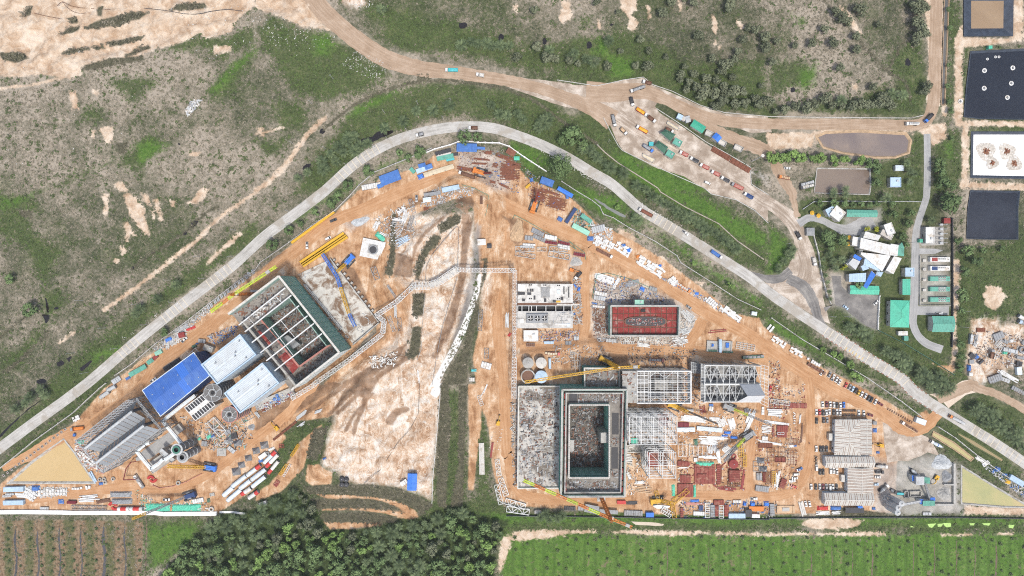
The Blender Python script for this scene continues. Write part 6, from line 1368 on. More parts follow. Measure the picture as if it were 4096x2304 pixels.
def batching():
 r=TH('batching_plant','concrete batching plant with conveyor, blue and white housings','plant')
 for s_,h,c in(('1085 690 1122 690 1122 730 1088 732',5,'bld'),('1118 698 1178 700 1178 762 1118 762',8,'lgr'),('1180 704 1220 706 1220 752 1180 750',5,'tea'),('1168 882 1258 880 1258 918 1168 920',6,'tea'),('1225 858 1260 856 1260 885 1225 885',5,'bld'),('1145 870 1170 870 1170 905 1145 905',5,'bld')):
  q=P('d2',s_,h);cx,cy=sum(a[0]for a in q)/4,sum(a[1]for a in q)/4;MB().pr([(cx+(x-cx)*.93,cy+(y-cy)*.93)for x,y in q],0,h).bd('housing',M('lgr'),r);mb=MB().pr(q,h,h+.15)
  for i in range(9):a,b_=QP(q,i/8,0),QP(q,i/8,1);mb.bm_((*a,h+.2),(*b_,h+.2),.12)
  mb.bd('roof',M(c),r)
 for a,b_,w,c in((('1185 750',8),('1222 870',4),1.2,'gry'),(('1150 885',5),('1020 910',14),1.3,'slv')):p,q=P('d2',*a)[0],P('d2',*b_)[0];MB().lt((*p,a[1]),(*q,b_[1]),w,1.0,1.6,.12).bm_((*p,a[1]),(*q,b_[1]),w*.8,.3).bd('conveyor',M(c),r)
 for s_ in('1030 810 1060 808 1062 860 1030 860','1070 812 1160 808 1160 850 1075 850'):
  q=P('d2',s_,2);c=(sum(a[0]for a in q)/4,sum(a[1]for a in q)/4)
  for i in range(4):WS(q[i],q[(i+1)%4],.35,0,2,iw=c).bd('bay_wall',M('con'),r)
 p,q=P('d2','870 850',4)[0],P('d2','940 880',8)[0];MB().lt((*p,4),(*q,8),3,3,2.5,.2).bd('mixer_frame',M('gry'),r);MB().pr(P('d2','975 822 1025 824 1024 838 975 838',3),0,3).bd('control_cabin',M('cyn'),r)
batching()
items('''heap:lgr:4 d2 1235 590 1390 600 110|pale blue-grey crushed stone heap in the batching yard
heap:gry:3.5 d2 1310 700 1390 700 90|mid-grey gravel heap south of the pale stone heap
heap:con:3.5 d2 1280 825 1390 830 110|light grey sand heap by the conveyor''',None,'aggregate_heap')
for s_ in('1400 600 1415 600 1415 905 1400 905','1262 905 1400 905 1400 920 1262 920','1330 755 1400 755 1400 765 1330 765'):MB().pr(P('d2',s_,2),0,2.2).bd('bay_wall',M('con'),None,label={'1400':'long white retaining wall east of the stone heaps','1262':'low retaining wall south of the sand heap','1330':'short dividing wall between the two southern stone heaps'}[s_[:4]],cat='wall')
# cranes and machines
def tower_crane(label,view,tip,tail,top,h,cols,mastc,mb_base=None):
 c=W(view,*top,h);r=TH('tower_crane',label,'crane',(*c,0));o=lambda s_:tuple(a-b_ for a,b_ in zip(W(view,*s_,h),c))
 MB().lt((0,0,0),(0,0,h+3),2.0,2.0,2.6,.24).bd('mast',M(mastc),r);MB().box(0,0,0,6,6,.8).bd('base',M('con'),r)
 t_,n=o(tip),len(cols)
 for i,cc in enumerate(cols):a=(t_[0]*i/n,t_[1]*i/n,h);b_=(t_[0]*(i+1)/n,t_[1]*(i+1)/n,h);MB().lt(a,b_,1.5,1.5,2.2,.22).bd('jib_section',M(cc),r)
 q=o(tail);MB().lt((0,0,h),(*q,h),1.6,1.0,2.0,.22).bd('counter_jib',M(cols[0]),r);k=.8;MB().box(q[0]*k,q[1]*k,h-1.5,3,2,2.4,math.atan2(q[1],q[0])).bd('counterweight',M('con'),r)
 MB().lt((0,0,h+2),(0,0,h+8),1.2,1.2,2,.2).bd('apex',M(mastc),r);MB().box(1.6,0,h-1.6,1.8,1.5,2.1).bd('cab',M('wht'),r);MB().bm_((0,0,h+8),(t_[0]*.7,t_[1]*.7,h+.8),.12).bm_((0,0,h+8),(q[0]*.8,q[1]*.8,h+.6),.12).bd('tie_rod',M('gry'),r)
tower_crane('yellow tower crane reaching over the round tanks','R1',(155,245),(1200,105),(985,116),44,['yel','yel','yel','yel'],'yel')
tower_crane('tower crane with lime and orange jib at @n','c2',(85,725),(905,1080),(740,1012),46,['ora','lim','ora','lim','ora','lim','ora','lim'],'ora')
tower_crane('tower crane with lime jib over the west track','a1',(1590,905),(2085,562),(1765,772),38,['lim','ora','lim','lim'],'ora')
def CW(label,view,at,head,h_tip,boom,cols,c,w=1.6,base=None):
 
 p=W(view,*at,1.5);d=W(view,*boom,h_tip);rz=math.atan2(d[1]-p[1],d[0]-p[0]);o,first=proto('crawler_'+c,lambda:make_crane_base(c))
 if first:o.location=(*p,.06);o.rotation_euler=(0,0,rz);tag(o,label)
 else:o=dup(o,(*p,.06),rz,label)
 L=math.hypot(d[0]-p[0],d[1]-p[1]);n=len(cols)
 for i,cc in enumerate(cols):
  a=(2+(L-2)*i/n,0,2.2+(h_tip-2.2)*i/n);b_=(2+(L-2)*(i+1)/n,0,2.2+(h_tip-2.2)*(i+1)/n);bm=MB().lt(a,b_,w,w,w*1.3,.2).bd('boom_section',M(cc),o)
 MB().bm_((-3,0,4),(L*.8,0,2.2+(h_tip-2.2)*.85),.1).bd('pendant_line',M('drk'),o);return o
CW('blue crawler crane with short yellow boom beside the podium','b1',(695,525),0,6,(612,602),['yel'],'bld')
CW('blue crawler crane with long yellow boom south of the chimneys','L3',(1545,860),0,14,(1080,850),['yel','yel','yel'],'bld',1.8)
CW('dark blue crawler crane with boom crossing @s','L3',(1320,1180),0,26,(690,1438),['gry','gry','gry','yel'],'dbl',1.4)
CW('yellow crawler crane with its folded boom by @n','c2',(1105,880),0,12,(1210,905),['yel'],'yel',2.2)
CW('yellow crawler crane with black boom beside the white steel stacks','R3',(125,75),0,16,(640,290),['yel','drk','drk','drk'],'yel',.9)
CW('grey crane with lime boom above the two sand-filled rings','R3',(790,95),0,18,(1290,300),['lim','lim','gry','gry','gry'],'gry',1.3)
CW('dark crane with long white boom over the white steel stacks','R3',(985,440),0,10,(680,700),['wht','wht','wht'],'gry',1.0)
CW('red-boomed piling crane at the rebar yard','t',(1440,860),0,16,(1495,690),['mar','mar'],'ora',.9)
CW('orange crane parked on the rebar slab','t',(740,430),0,8,(890,460),['gry'],'ora',.9)
CW('large yellow crane with lattice boom north of the annex block','R1',(900,55),0,22,(990,108),['yel'],'yel',2.4)
for s_,lab in(('c2 1325 795 1215 890 34','yellow lattice boom section slanting beside the folded crane'),('c2 1205 890 1225 1005 30','yellow lattice boom section running down to @s'),('c2 1085 805 1110 905 26','short yellow lattice section behind the folded crane')):item('truss:yel:2.2 '+s_,lab,None,'crane_boom_section','boom')
bo=TH('crane_boom','long blue and yellow lattice boom resting across the concrete podium','boom');q=P('b1','500 468 610 640 635 720 700 920 745 1015',7)
for a,b_,c_ in zip(q,q[1:],('bld','bld','yel','bld')):MB().lt((*a,6),(*b_,6),2.0,2.0,2.2,.18).bd('boom_section',M(c_),bo)
for a in(q[0],q[-1]):MB().bm_((*a,0),(*a,4.7),.5).bd('trestle',M('gry'),bo)
def exc(c,view,at,to,label):
 p,d=W(view,*at,1),W(view,*to,1);put('exc'+c,lambda:make_excavator(c),(*p,gz(*p)+.06),math.atan2(d[1]-p[1],d[0]-p[0]),label,'excavators')
exc('yel','L2',(1640,1190),(1560,1100),'yellow excavator digging beside the small concrete pit');exc('yel','b2',(1828,290),(1838,225),'yellow excavator on @o between mound and decks');exc('yel','d2',(1268,708),(1250,735),'yellow loader working at the grey gravel heap')
exc('ora','c1',(455,590),(490,598),'orange excavator beside the black tipper lorry');exc('yel','d2',(845,462),(820,458),'yellow excavator by the northern barrack')
pt=TH('concrete_pump_truck','concrete pump truck with folded red boom in the west yard','pump truck',(*W('L3',775,1020,1),.06),math.atan2(-(950-1070),(720-800)));MB().box(-1,0,.7,9,2.4,1.2).bd('chassis',M('gry'),pt);MB().box(4.6,0,.6,2.2,2.4,2.3,top=.92).bd('cab',M('wht'),pt);MB().box(-2,0,1.9,4,1.6,.8).bd('pump_unit',M('off'),pt);wheels(pt,(4.4,-1,-2.5,-4),1.0,.5,.3)
bm=TH('pump_boom','thin dark red placing boom unfolded beside the pump truck','boom');q=P('L3','720 1000 590 1005 620 880 680 805 740 795',6)
for i,(a,b_)in enumerate(zip(q,q[1:])):MB().bm_((*a,5+.3*i),(*b_,5.3+.3*i),.5).bd('boom_link',M('mro'),bm)
MB().bm_((*q[0],0),(*q[0],5),.4).bd('turret',M('mro'),bm)
# vehicles
TRK='''tipper:wht:cyn:cyn b0 1525 531 1428 531|refuse lorry with a cyan body on the dirt haul road
tipper:wht:wht:off b0 1722 573 1660 563|small white lorry following the cyan refuse lorry
tipper:wht:brn:brn b0 1674 969 1602 967|white-cabbed tipper with brown load at the top of the bend
tipper:wht:drk:gry b0 1267 1010 1206 1026|small white-cabbed lorry with dark bed on the concrete bend
tipper:wht:brn:brn c0 1052 634 982 616|white-cabbed brown tipper at the north tip of the truck yard
tanker:wht:gry:gry c0 1002 653 890 694|long grey tanker trailer with white cab turning in the yard
tipper:wht:drk:drk c0 894 735 912 804|black tipper facing south at the yard centre
tipper:wht:red:yel c0 938 820 1018 874|red and yellow loaded tipper at the yard centre
tipper:wht:brn:brn c0 1024 878 1082 924|brown tipper behind the red and yellow lorry near the median
tipper:wht:drk:gry c0 757 868 777 957|dark grey tipper facing south at the west yard edge
tipper:wht:drk:tan c0 820 968 864 1017|small lorry with a dark bed south of the dark grey tipper
tipper:wht:red:yel c0 1020 1002 938 954|red and yellow loaded tipper on the south weighbridge lane
tipper:wht:drk:brn c0 1158 970 1217 1002|dark lorry emerging by the north weighbridge office
tipper:bld:dbl:gry c0 988 1094 1062 1146|blue tipper beside the south weighbridge office
tipper:wht:red:pnk c0 1327 1177 1260 1146|white-cabbed lorry with a red cover nearest the weighbridge canopies
tipper:wht:gry:drk c0 1404 1224 1341 1191|white-cabbed lorry with an uncovered dark load, second in the queue
tipper:wht:red:pnk c0 1484 1274 1414 1241|white-cabbed lorry with a red cover, third in the queue
tipper:wht:red:pnk c0 1564 1324 1500 1293|white-cabbed lorry with a red cover, fourth in the queue
tipper:wht:gry:drk c0 1637 1372 1573 1338|white-cabbed lorry with a dark load, fifth in the queue
tipper:gry:red:pnk c0 1740 1428 1653 1386|long lorry with a red cover, sixth in the queue
tipper:wht:blu:dbl c1 1814 47 1748 10|white-cabbed lorry with a blue bed, last in the queue
tanker:wht:wht:gry d0 1129 936 1033 936|white tanker lorry on @u near the crossroads
tipper:bld:drk:drk d0 1236 862 1180 922|blue-cabbed black tipper turning at the crossroads
flatbed:ora:rst:tan d0 162 1347 78 1334|rusty orange flatbed lorry west of the taupe pond
flatbed:gry:gry:lgr d0 345 1372 240 1400|derelict grey lorry scrapped west of the taupe pond
flatbed:drk:gry:off d0 340 1395 238 1422|second derelict lorry scrapped beside the derelict grey one
tipper:wht:brn:rst c1 1057 183 955 127|long brown-bodied lorry on @c above the palm row
tipper:wht:blu:blu c1 1503 445 1581 500|blue-covered lorry on @c
flatbed:wht:rst:brn c1 640 432 757 494|long flatbed lorry with red chassis on @o
tipper:wht:drk:drk c1 522 602 474 658|black tipper beside the orange excavator
flatbed:ora:ora:off c1 1246 690 1345 755|orange truck crane parked at the white bundle row
flatbed:red:rst:cre R4 475 1175 662 1183|red flatbed lorry carrying cargo west of the muddy bay
flatbed:mar:rst:gry R4 1785 1258 1972 1264|dark red flatbed lorry with a ladder load
flatbed:dgn:dgn:gry c1 1897 1240 1735 1248|long dark green military-style lorry north of the fan deck
tipper:wht:drk:drk d1 212 303 242 360|black tipper on the access lane bend
tipper:wht:wht:off d1 342 498 352 556|white box lorry on the access lane by the gate
tanker:ora:slv:lgr d2 1472 297 1362 238|long silver tanker lorry with orange cab on @c
flatbed:wht:tan:brn d2 1124 362 1002 286|white-cabbed flatbed crane lorry near the car-park gate
mixer:wht:pal:blu d2 1302 472 1222 430|white and blue mixer lorry beside the green ditch
mixer:wht:off:lgr d2 803 614 896 622|mixer lorry parked east of the southern barrack
mixer:wht:gry:lgr d2 835 812 902 758|mixer lorry loading at the cement silos
flatbed:drk:gry:drk d2 808 663 868 661|dark lorry parked south of the barrack mixer lorry
mixer:gry:lgr:gry d2 1070 640 1130 690|grey mixer lorry at the batching plant housings
flatbed:drk:drk:gry d2 925 795 965 820|dark lorry under the cement silos
tipper:wht:brn:brn t 656 502 443 425|white-cabbed brown tipper below the rebar slab
tipper:gry:ora:ora L3 160 420 15 438|tipper with an orange bed north of the ochre pond
tipper:gry:brn:brn m 2150 800 2165 680|brown tipper in @g
flatbed:brn:rst:brn d1 300 1295 425 1370|brown flatbed lorry parked with the row of cars'''
for i,ln in enumerate(TRK.splitlines()):s_,lab=ln.split('|');VH(s_,lab,'lorries')
CARS='''sedan:wht d0 125 1268 168 1270|white car on the dirt west of the taupe pond
pickup:wht c1 1285 290 1333 328|white pickup on @c south-east of the brown lorry
sedan:gry c1 1312 853 1358 886|dark grey car on @o above @f
sedan:wht d1 798 852 834 820|white car alone on the worn car park
pickup:wht d1 1262 917 1322 917|white pickup parked north of the dark green workshop
sedan:sky d1 575 862 598 880|small blue-grey car at the car-park entrance
van:wht c0 1445 1368 1503 1393|white van on the south yard lane
pickup:drk b1 558 224 610 203|black pickup beside the yellow gantry beams
pickup:wht b1 385 374 385 432|white pickup on the track below the yellow beam
pickup:lgr b1 1212 18 1212 82|grey pickup north of the mound near the containers
van:wht b1 525 360 562 340|white van behind the big stack of yellow girders
pickup:wht a1 1368 1137 1414 1094|white pickup on the west track near the dark red shed
pickup:wht a1 1133 1437 1182 1400|white pickup beside the blue hall
pickup:wht a2 1228 873 1284 873|white pickup in the south-west yard under the crane boom
pickup:wht R3 1030 1192 1118 1192|white pickup on the track by the blue bins
van:drk m 1995 870 2060 810|dark van in @g
sedan:blu d2 222 652 258 634|blue car at the east edge of @y
van:wht d2 188 682 237 679|white van, northernmost of the three parked by @y
sedan:wht d2 180 712 226 709|white car below the white van by @y
sedan:wht d2 164 733 206 729|white car, southernmost of the three parked by @y
sedan:red d2 170 764 216 782|bright red car south of the three white vehicles
sedan:wht d2 280 880 292 930|western of two white cars by the white sheet stack
sedan:wht d2 308 880 320 932|eastern of two white cars by the white sheet stack
sedan:wht d2 805 702 852 703|white car parked south of the barrack lorries
sedan:sky d2 798 757 826 757|pale car partly hidden at the south barrack wall
sedan:red d2 10 68 26 10|red car at the west end of @y
sedan:mro d2 750 228 792 240|dark red car at the end of the motorcycle row'''
for ln in CARS.splitlines():s_,lab=ln.split('|');VH(s_,lab,'cars')
CN=dict(gry='grey',wht='white',red='red',sky='pale blue',blk='black',yel='yellow',slv='silver',mro='dark red',bld='blue',drk='dark',brn='brown',dbl='dark blue')
def CR(view,spots,ang,cols,place,kinds=None):
 a=R(ang)
 for i,(p,c_)in enumerate(zip(spots,cols.split())):
  k,c_=c_.split(':')if ':' in c_ else('sedan',c_);d=12*VIEW[view][2];dx,dy=d*math.cos(a),-d*math.sin(a)
  VH(f'{k}:{c_} {view} {p[0]-dx} {p[1]-dy} {p[0]+dx} {p[1]+dy}',f'{CN[c_]} {"pickup" if k == "pickup" else "van" if k == "van" else "car"}, {nth(i)} {place}','parked cars')
CR('m',[(20,978),(120,1005),(165,1040),(210,1065),(245,1095),(325,1137),(375,1160),(413,1185),(452,1205),(488,1233),(525,1250),(572,1272),(615,1300),(648,1320),(700,1345)],62,'wht gry pickup:wht wht wht red gry sky blk yel wht slv drk blk wht','from the north-west in the row along the site wall')
VH('sedan:mro m 728 1352 792 1392','dark red car parked askew at the south-east end of the wall row','parked cars')
CR('d2',[(412,155),(443,155),(470,155),(498,158),(521,160),(547,163),(573,158)],90,'wht mro wht wht drk wht bld','@w in the short row north of the barracks')
CR('d2',[(366,213),(390,215),(416,217),(441,217),(464,211),(495,213),(521,213),(545,215),(685,220),(723,222)],90,'wht red drk wht wht drk wht wht wht wht','@w in the row against the north barrack fence')
CR('d2',[(367,278),(420,273),(447,273)],90,'blk drk gry','@w in the bay north-west of the barracks')
CR('d2',[(365,490),(397,490),(418,490),(443,490)],90,'wht blk drk drk','@w in the bay by the northern barrack')
CR('d2',[(366,632),(393,663),(417,663),(472,655),(497,655),(521,660)],90,'van:wht blk blk van:wht wht wht','@w in the bay inside the southern barrack')
CR('d2',[(326,777),(362,777),(391,777),(416,777),(441,777),(467,780),(490,778),(517,777)],90,'wht drk slv mro gry van:wht wht drk','@w in the southernmost barrack bay')
k_=0
for row,(x0,x1,y,n)in enumerate(((565,668,200,13),(565,660,232,12))):
 for i in range(n):
  p=W('d2',x0+(x1-x0)*i/n,y,.5);put('moto'+str(i%3),lambda:make_moto(('drk','mro','blk')[i%3]),(*p,.07),R(90+rnd.uniform(-8,8)),f'motorcycle, {nth(i)} @w in the {("northern", "southern")[row]} motorcycle row','parked motorcycles')
for i in range(12):p=W('d2',905+16.5*i,188+9.2*i,.5);put('moto1',None,(*p,.07),R(60+rnd.uniform(-10,10)),f'motorcycle, {nth(i)} @w along the gate path','motorcycles by the gate')
for i in range(10):p=W('d2',362+rnd.uniform(-6,6),545+7*i,.5);put('moto0',None,(*p,.07),R(rnd.uniform(-12,12)),f'motorcycle, {nth(i)} from the north beside the southern barrack wing','motorcycles by the barrack')
p=W('d2',311,446,.5);put('moto1',None,(*p,.07),R(-85),'lone motorcycle riding @o by the barracks','motorcycles')
# yard stores, grouped by place
items('''shed:blu:4 t 418 102 684 106 110|big weathered blue sheet roof under the tree at the north bend
shed:blu:3.4 t 686 105 790 112 36|narrow blue roof joined east of the big weathered blue roof
shed:drk:3 t 135 185 345 130 50|black sheet roof against the north wall
shed:off:3 t 150 215 345 175 36|pale pinkish sheet roof below the black one
shed:tea:3.2 t 155 250 375 205 60|weathered green sheet roof below the pinkish one
hut:cyn:2.6 t 280 262 385 240 36|turquoise-roofed hut at the edge of the weathered green roof
shed:drk:3 t 365 190 440 185 40|small black roof beside the big blue roof
shed:blu:3.4 t 0 370 95 335 60|blue sheet roof at the west end of the north yard
hut:brg:2.6 t 1170 240 1245 240 50|mint green hut against the north-east wall
shed:rst:3 t 1080 130 1185 190 80|striped grey and rust sheet roof by the north-east wall
tarp:blu:1.6 t 1378 525 1430 520 58|blue tarpaulin block near the lone big tree
cont:blu:2.8 t 1525 520 1690 580 90|dark blue sheeted container beside the big tree
hut:bld:2.8 t 1750 630 1945 740 52|long blue roof along the north-east wall
tarp:blu:2 t 1850 750 1895 745 60|blue tarpaulin hut in front of the long blue roof
hut:yel:2 t 1330 630 1385 580 34|cream and tan lorry body by the rebar racks
cont:gry:2.6 t -10 735 210 695 44|dark grey container north-west of the mound
cont:sky:2.6 t 232 670 455 625 62|weathered blue container on the mound road
hut:pal:2.6 t -20 800 85 785 62|pale blue cabin below the dark grey container
hut:wht:2.8 t 697 1355 805 1350 80|white cabin on the dark gravel east of the mound
hut:drk:2.4 t 822 1398 880 1400 60|small black and white cabin beside @o
cont:dbl:3 t 1860 1090 1985 900 44|long dark blue container at the oxygen yard
cont:tea:2.6 t 2060 985 2190 1080 56|striped green container in the oxygen yard
cont:ltg:2.8 t 1945 1120 2160 1235 64|pale mint compressor unit with four fans
tarp:blu:1.8 t 1745 1020 1810 1060 60|blue tarpaulin shelter at the oxygen yard entrance
tarp:blu:1.4 t 2140 1280 2220 1310 54|blue tarpaulin at the head of the white bundle row
rack:lgr:1.5 t 2200 1190 2370 1150 90|wide stack of white and grey sheets east of the oxygen yard
panel:brn:6:.5 t 727 805 765 805 108|dark brown grating panel east of the mound tip
panel:rst:4:.4 t -10 915 55 905 46|rust-red plate pile below the pale blue cabin
shed:blu:3.4 b0 940 1370 1085 1315 80|weathered blue sheet roof at the north-west bend
cont:tea:2.4 b0 1165 1270 1195 1300 28|small green cabin near the north-west blue roof
shed:blu:3 b0 1225 1255 1280 1240 30|small blue roof, northernmost of three at the bend
shed:sky:3 b0 1210 1295 1325 1255 36|pale blue roof, middle of three at the bend
tarp:bld:2 b0 1220 1340 1265 1320 40|bright blue tarpaulin, southernmost of three at the bend
hut:cre:1 b0 1265 1320 1490 1250 36|long low timber platform along @o
rack:wht:1.4 b0 800 1420 960 1390 40|white debris stack at the north-west bend
shed:blu:2.6 b0 915 1410 955 1395 30|blue cover over the white debris stack''')
def rebar(label,view,p0,p1,w,n,cross,group=None):return item(f'beams:rst:{n}:.55 {view} {p0[0]} {p0[1]} {p1[0]} {p1[1]} {w}',label,group,'rebar_stack','rebar')
for i,(a,b_,w,n,lab)in enumerate((((985,420),(1250,420),210,22,'widest rusty rebar stack on the pale slab'),((1390,690),(1610,760),150,14,'western rusty rebar rack south of the blue tarpaulin'),((1610,790),(1860,870),150,14,'eastern rusty rebar rack near the oxygen yard'),((420,360),(650,405),46,6,'rusty bars behind the brown tipper'),((615,245),(860,262),26,3,'upper short row of rusty bars on the slab'),((605,300),(825,318),22,3,'lower short row of rusty bars on the slab'),((930,195),(1190,270),50,6,'rusty bars along the north edge of the slab'),((1040,275),(1270,340),40,5,'rusty bars at the north edge of the widest stack'),((850,545),(930,560),30,4,'small bundle of rusty bars at the slab corner'),((960,565),(1120,640),30,3,'rusty bars at the south corner of the slab'),((1530,640),(1780,740),30,4,'rusty bars above the eastern rebar rack'),((890,320),(960,345),60,5,'short rusty offcuts in the middle of the slab'),((780,160),(890,175),40,5,'rusty bars under the narrow blue roof'))):rebar(lab,'t',a,b_,w,n,0)
items('''truss:lgr:1.4 t 1190 1432 1440 1440 60|grey truss section, western of two below the sand heap
truss:lgr:1.4 t 1475 1440 1600 1440 50|short grey truss section between the two longer ones
truss:lgr:1.4 t 1640 1432 1880 1445 60|grey truss section, eastern of the row below the sand heap
rack:gry:1.4 t 1410 1170 1560 1250 44|dark grey steel bundle, top of the storage rows by the track
rack:gry:1.4 t 1420 1260 1585 1330 50|dark grey steel bundle, second of the storage rows
rack:wht:1.4 t 1575 1270 1735 1300 60|white-wrapped steel bundle nearest the green fence
rack:wht:1.4 t 1285 1375 1455 1385 28|white beam bundle in the storage rows
rack:lgr:1.4 t 1255 1405 1430 1412 28|light grey beam bundle in the storage rows
rack:mro:1.4 t 1580 1340 1740 1365 40|dark plum bundle in the storage rows
rack:mro:1.4 t 1755 1340 1905 1380 40|second dark plum bundle nearer the fence
rack:wht:1.4 t 1745 1385 1905 1410 30|white bundle between the plum bundles and the truss
rack:wht:1.4 t 1770 1415 1910 1440 24|lowest white bundle of the storage rows
truss:lgr:1.4 c1 25 465 175 490 32|lower grey truss section in the storage yard
truss:lgr:1.4 c1 275 465 435 495 40|long grey truss beside the grey sand cone
rack:mro:1.2 c1 465 465 550 480 26|plum bundle beside the green fence corner
rack:gry:1.2 c1 95 345 160 350 34|grey bundle at the west end of the storage yard
rack:gry:1.2 c1 150 285 240 325 36|grey bundle under the sand heap
rack:wht:1.2 c1 245 335 335 355 34|white bundle in the middle of the storage yard
heap:con:1.6 c1 440 525 530 530 70|pale grey gravel cone in the storage yard
heap:tan:2.4 t 1130 1200 1300 1220 300|brown sand heap at the track fork
heap:gry:1.4 L2 1310 1185 1390 1185 70|grey gravel cone beside the small concrete pit
heap:lgr:1 b1 720 245 850 200 60|low pale gravel spread north of the square tank base''')
item('plinth:wht:2.4 b1 800 415 970 450 140','square white concrete base with a round opening',None,'chimney_foundation','foundation');pb=W('b1',884,436,3);r_=TH('round_shaft','dark round shaft set in the square white concrete base','shaft',(*pb,0));MB().ring((0,0),2.7,3.5,0,3.6,24).bd('rim',M('gry'),r_);MB().cyl((0,0,0),(0,0,3.3),2.7,n=20).bd('inside',M('drk'),r_)
for i,(a,b_,w,lab)in enumerate((((335,535),(665,312),26,'topmost yellow girder of the stack of three'),((345,548),(678,325),22,'middle yellow girder of the stack of three'),((355,560),(690,338),22,'lowest yellow girder of the stack of three'),((268,385),(590,150),18,'lone yellow gantry girder along the north-west wall'))):
 p,q=W('b1',*a,1.5),W('b1',*b_,1.5);cx,cy=(p[0]+q[0])/2,(p[1]+q[1])/2;L=math.hypot(p[0]-q[0],p[1]-q[1]);r_=TH('crane_girder',lab,'girder',(cx,cy,.1),math.atan2(q[1]-p[1],q[0]-p[0]),'yellow girders');wd=PX('b1',w);MB().box(0,0,.3,L,wd*.75,1.5).bd('box_girder',M('yel'),r_);MB().box(0,0,1.8,L,wd,.1).bd('flange',M('yel'),r_);MB().bm_((-L/2,wd*.45,2.4),(L/2,wd*.45,2.4),.1).bd('handrail',M('yel'),r_)
 for k in(-.4,.4):MB().box(k*L,0,0,.6,wd,.3).bd('bearer',M('brn'),r_)
items('''truss:gry:1.4 b1 1165 60 1200 165 26|dark truss section leaning north of the white bundles
truss:gry:1.4 b1 1190 195 1160 300 26|dark truss section beside the grass strip
truss:gry:1.4 b1 890 570 925 660 40|dark lattice mast section near the grass strip
frame:lgr:3:2:.5 b1 1035 245 1120 245 34|grey lattice sheets beside the grass strip
beams:wht:8:.7 b1 1085 120 1120 175 70|white steel beams piled at the top of the grass strip
beams:wht:5:.6 b1 1110 250 1150 120 40|white steel beams standing on end beside the grass strip
beams:wht:3:.6 b1 1035 205 1120 218 20|short white beams laid across the grass strip
beams:sky:5:.6 b1 1070 395 1165 345 50|pale blue beams south of the white pile
beams:lgr:4:.6 b1 1060 340 1110 280 60|grey angle frames beside the pale blue beams
tarp:brg:1.4 b1 905 310 980 375 44|bright turquoise tarpaulin over a long stack
beams:wht:2:.6 b1 935 305 1020 350 16|white pipes behind the turquoise tarpaulin
frame:gry:3:2:1 b1 950 270 1010 230 60|dark grey lattice frames above the turquoise tarpaulin
truss:lgr:1.4 b1 1010 940 1050 1050 24|brown-decked trailer frame east of the podium
truss:gry:1.4 b1 1090 950 1100 1045 30|dark truss section east of the trailer frame
beams:lgr:3:.6 b1 1060 840 1065 960 18|long grey beams beside the pipe gallery
beams:gry:3:.5 b1 1000 700 1070 800 18|dark beams crossing under the pipe gallery
truss:gry:1.4 b1 1700 890 1690 1045 30|dark truss section at the dark slope east of the mound
truss:gry:1.4 b1 1740 1180 1740 1255 32|short dark truss near the blue boxes
beams:lgr:6:.5 b1 1895 910 1895 1025 24|grey pipe bundle on @o edge
rack:wht:1 b1 1700 1300 1775 1320 50|pile of white pipes below the short dark truss
tarp:cyn:1.2 b1 1605 1345 1665 1345 24|turquoise and blue covered crates
rack:off:1 b1 1600 1415 1650 1415 30|pale crates south of the turquoise covered ones
beams:wht:2:.5 b1 1235 1330 1245 1430 12|long white pipes on the pale mound
tarp:blu:.8 b2 530 545 555 535 16|small bright blue sheet on the dirt slope
hut:bld:3 b2 1195 650 1190 775 70|blue-roofed pump house on the pale mound
rack:wht:1.6 b2 1110 730 1155 700 36|white box units beside the blue-roofed pump house
beams:lgr:5:.5 b2 295 270 400 190 24|grey pipes along the lower dirt track
beams:lgr:4:.5 b2 315 325 410 265 20|short grey pipes below the longer ones
beams:lgr:4:.5 b2 445 215 545 175 20|grey pipes near the small blue sheet
truss:yel:1.2 b2 270 540 320 455 16|yellow boom section lying on the pale slope
frame:yel:4:1:.5 b2 185 685 250 605 14|thin yellow frame on the pale slope
panel:mar:3:.5 b2 140 770 170 730 34|dark red skip beside the slope track
truss:lgr:1.6 b2 1820 570 1835 690 34|grey truss, northernmost of the four by the orange bend
truss:lgr:1.6 b2 1845 710 1890 840 38|grey truss, second of the four by the orange bend
truss:lgr:1.6 b2 1815 760 1850 905 34|grey truss, third of the four by the orange bend
truss:lgr:1.6 c2 -50 880 100 925 42|grey truss, southern pair at the orange bend, upper
truss:lgr:1.6 c2 -40 940 130 965 42|grey truss, southern pair at the orange bend, lower
beams:mar:3:.5 b2 1770 560 1790 420 14|dark red pipes beside the orange bend
hut:off:.6 b2 1700 450 1705 690 40|long white canvas cover on the grass strip
beams:wht:2:.5 b2 1745 0 1705 95 14|white pipes at the top of the grass strip
frame:lgr:5:1:.5 b2 1680 90 1705 160 26|dark and white ladder frame beside the white pipes
tarp:red:1 c1 -10 1063 -28 1090 22|small bright red skip beside @o''')
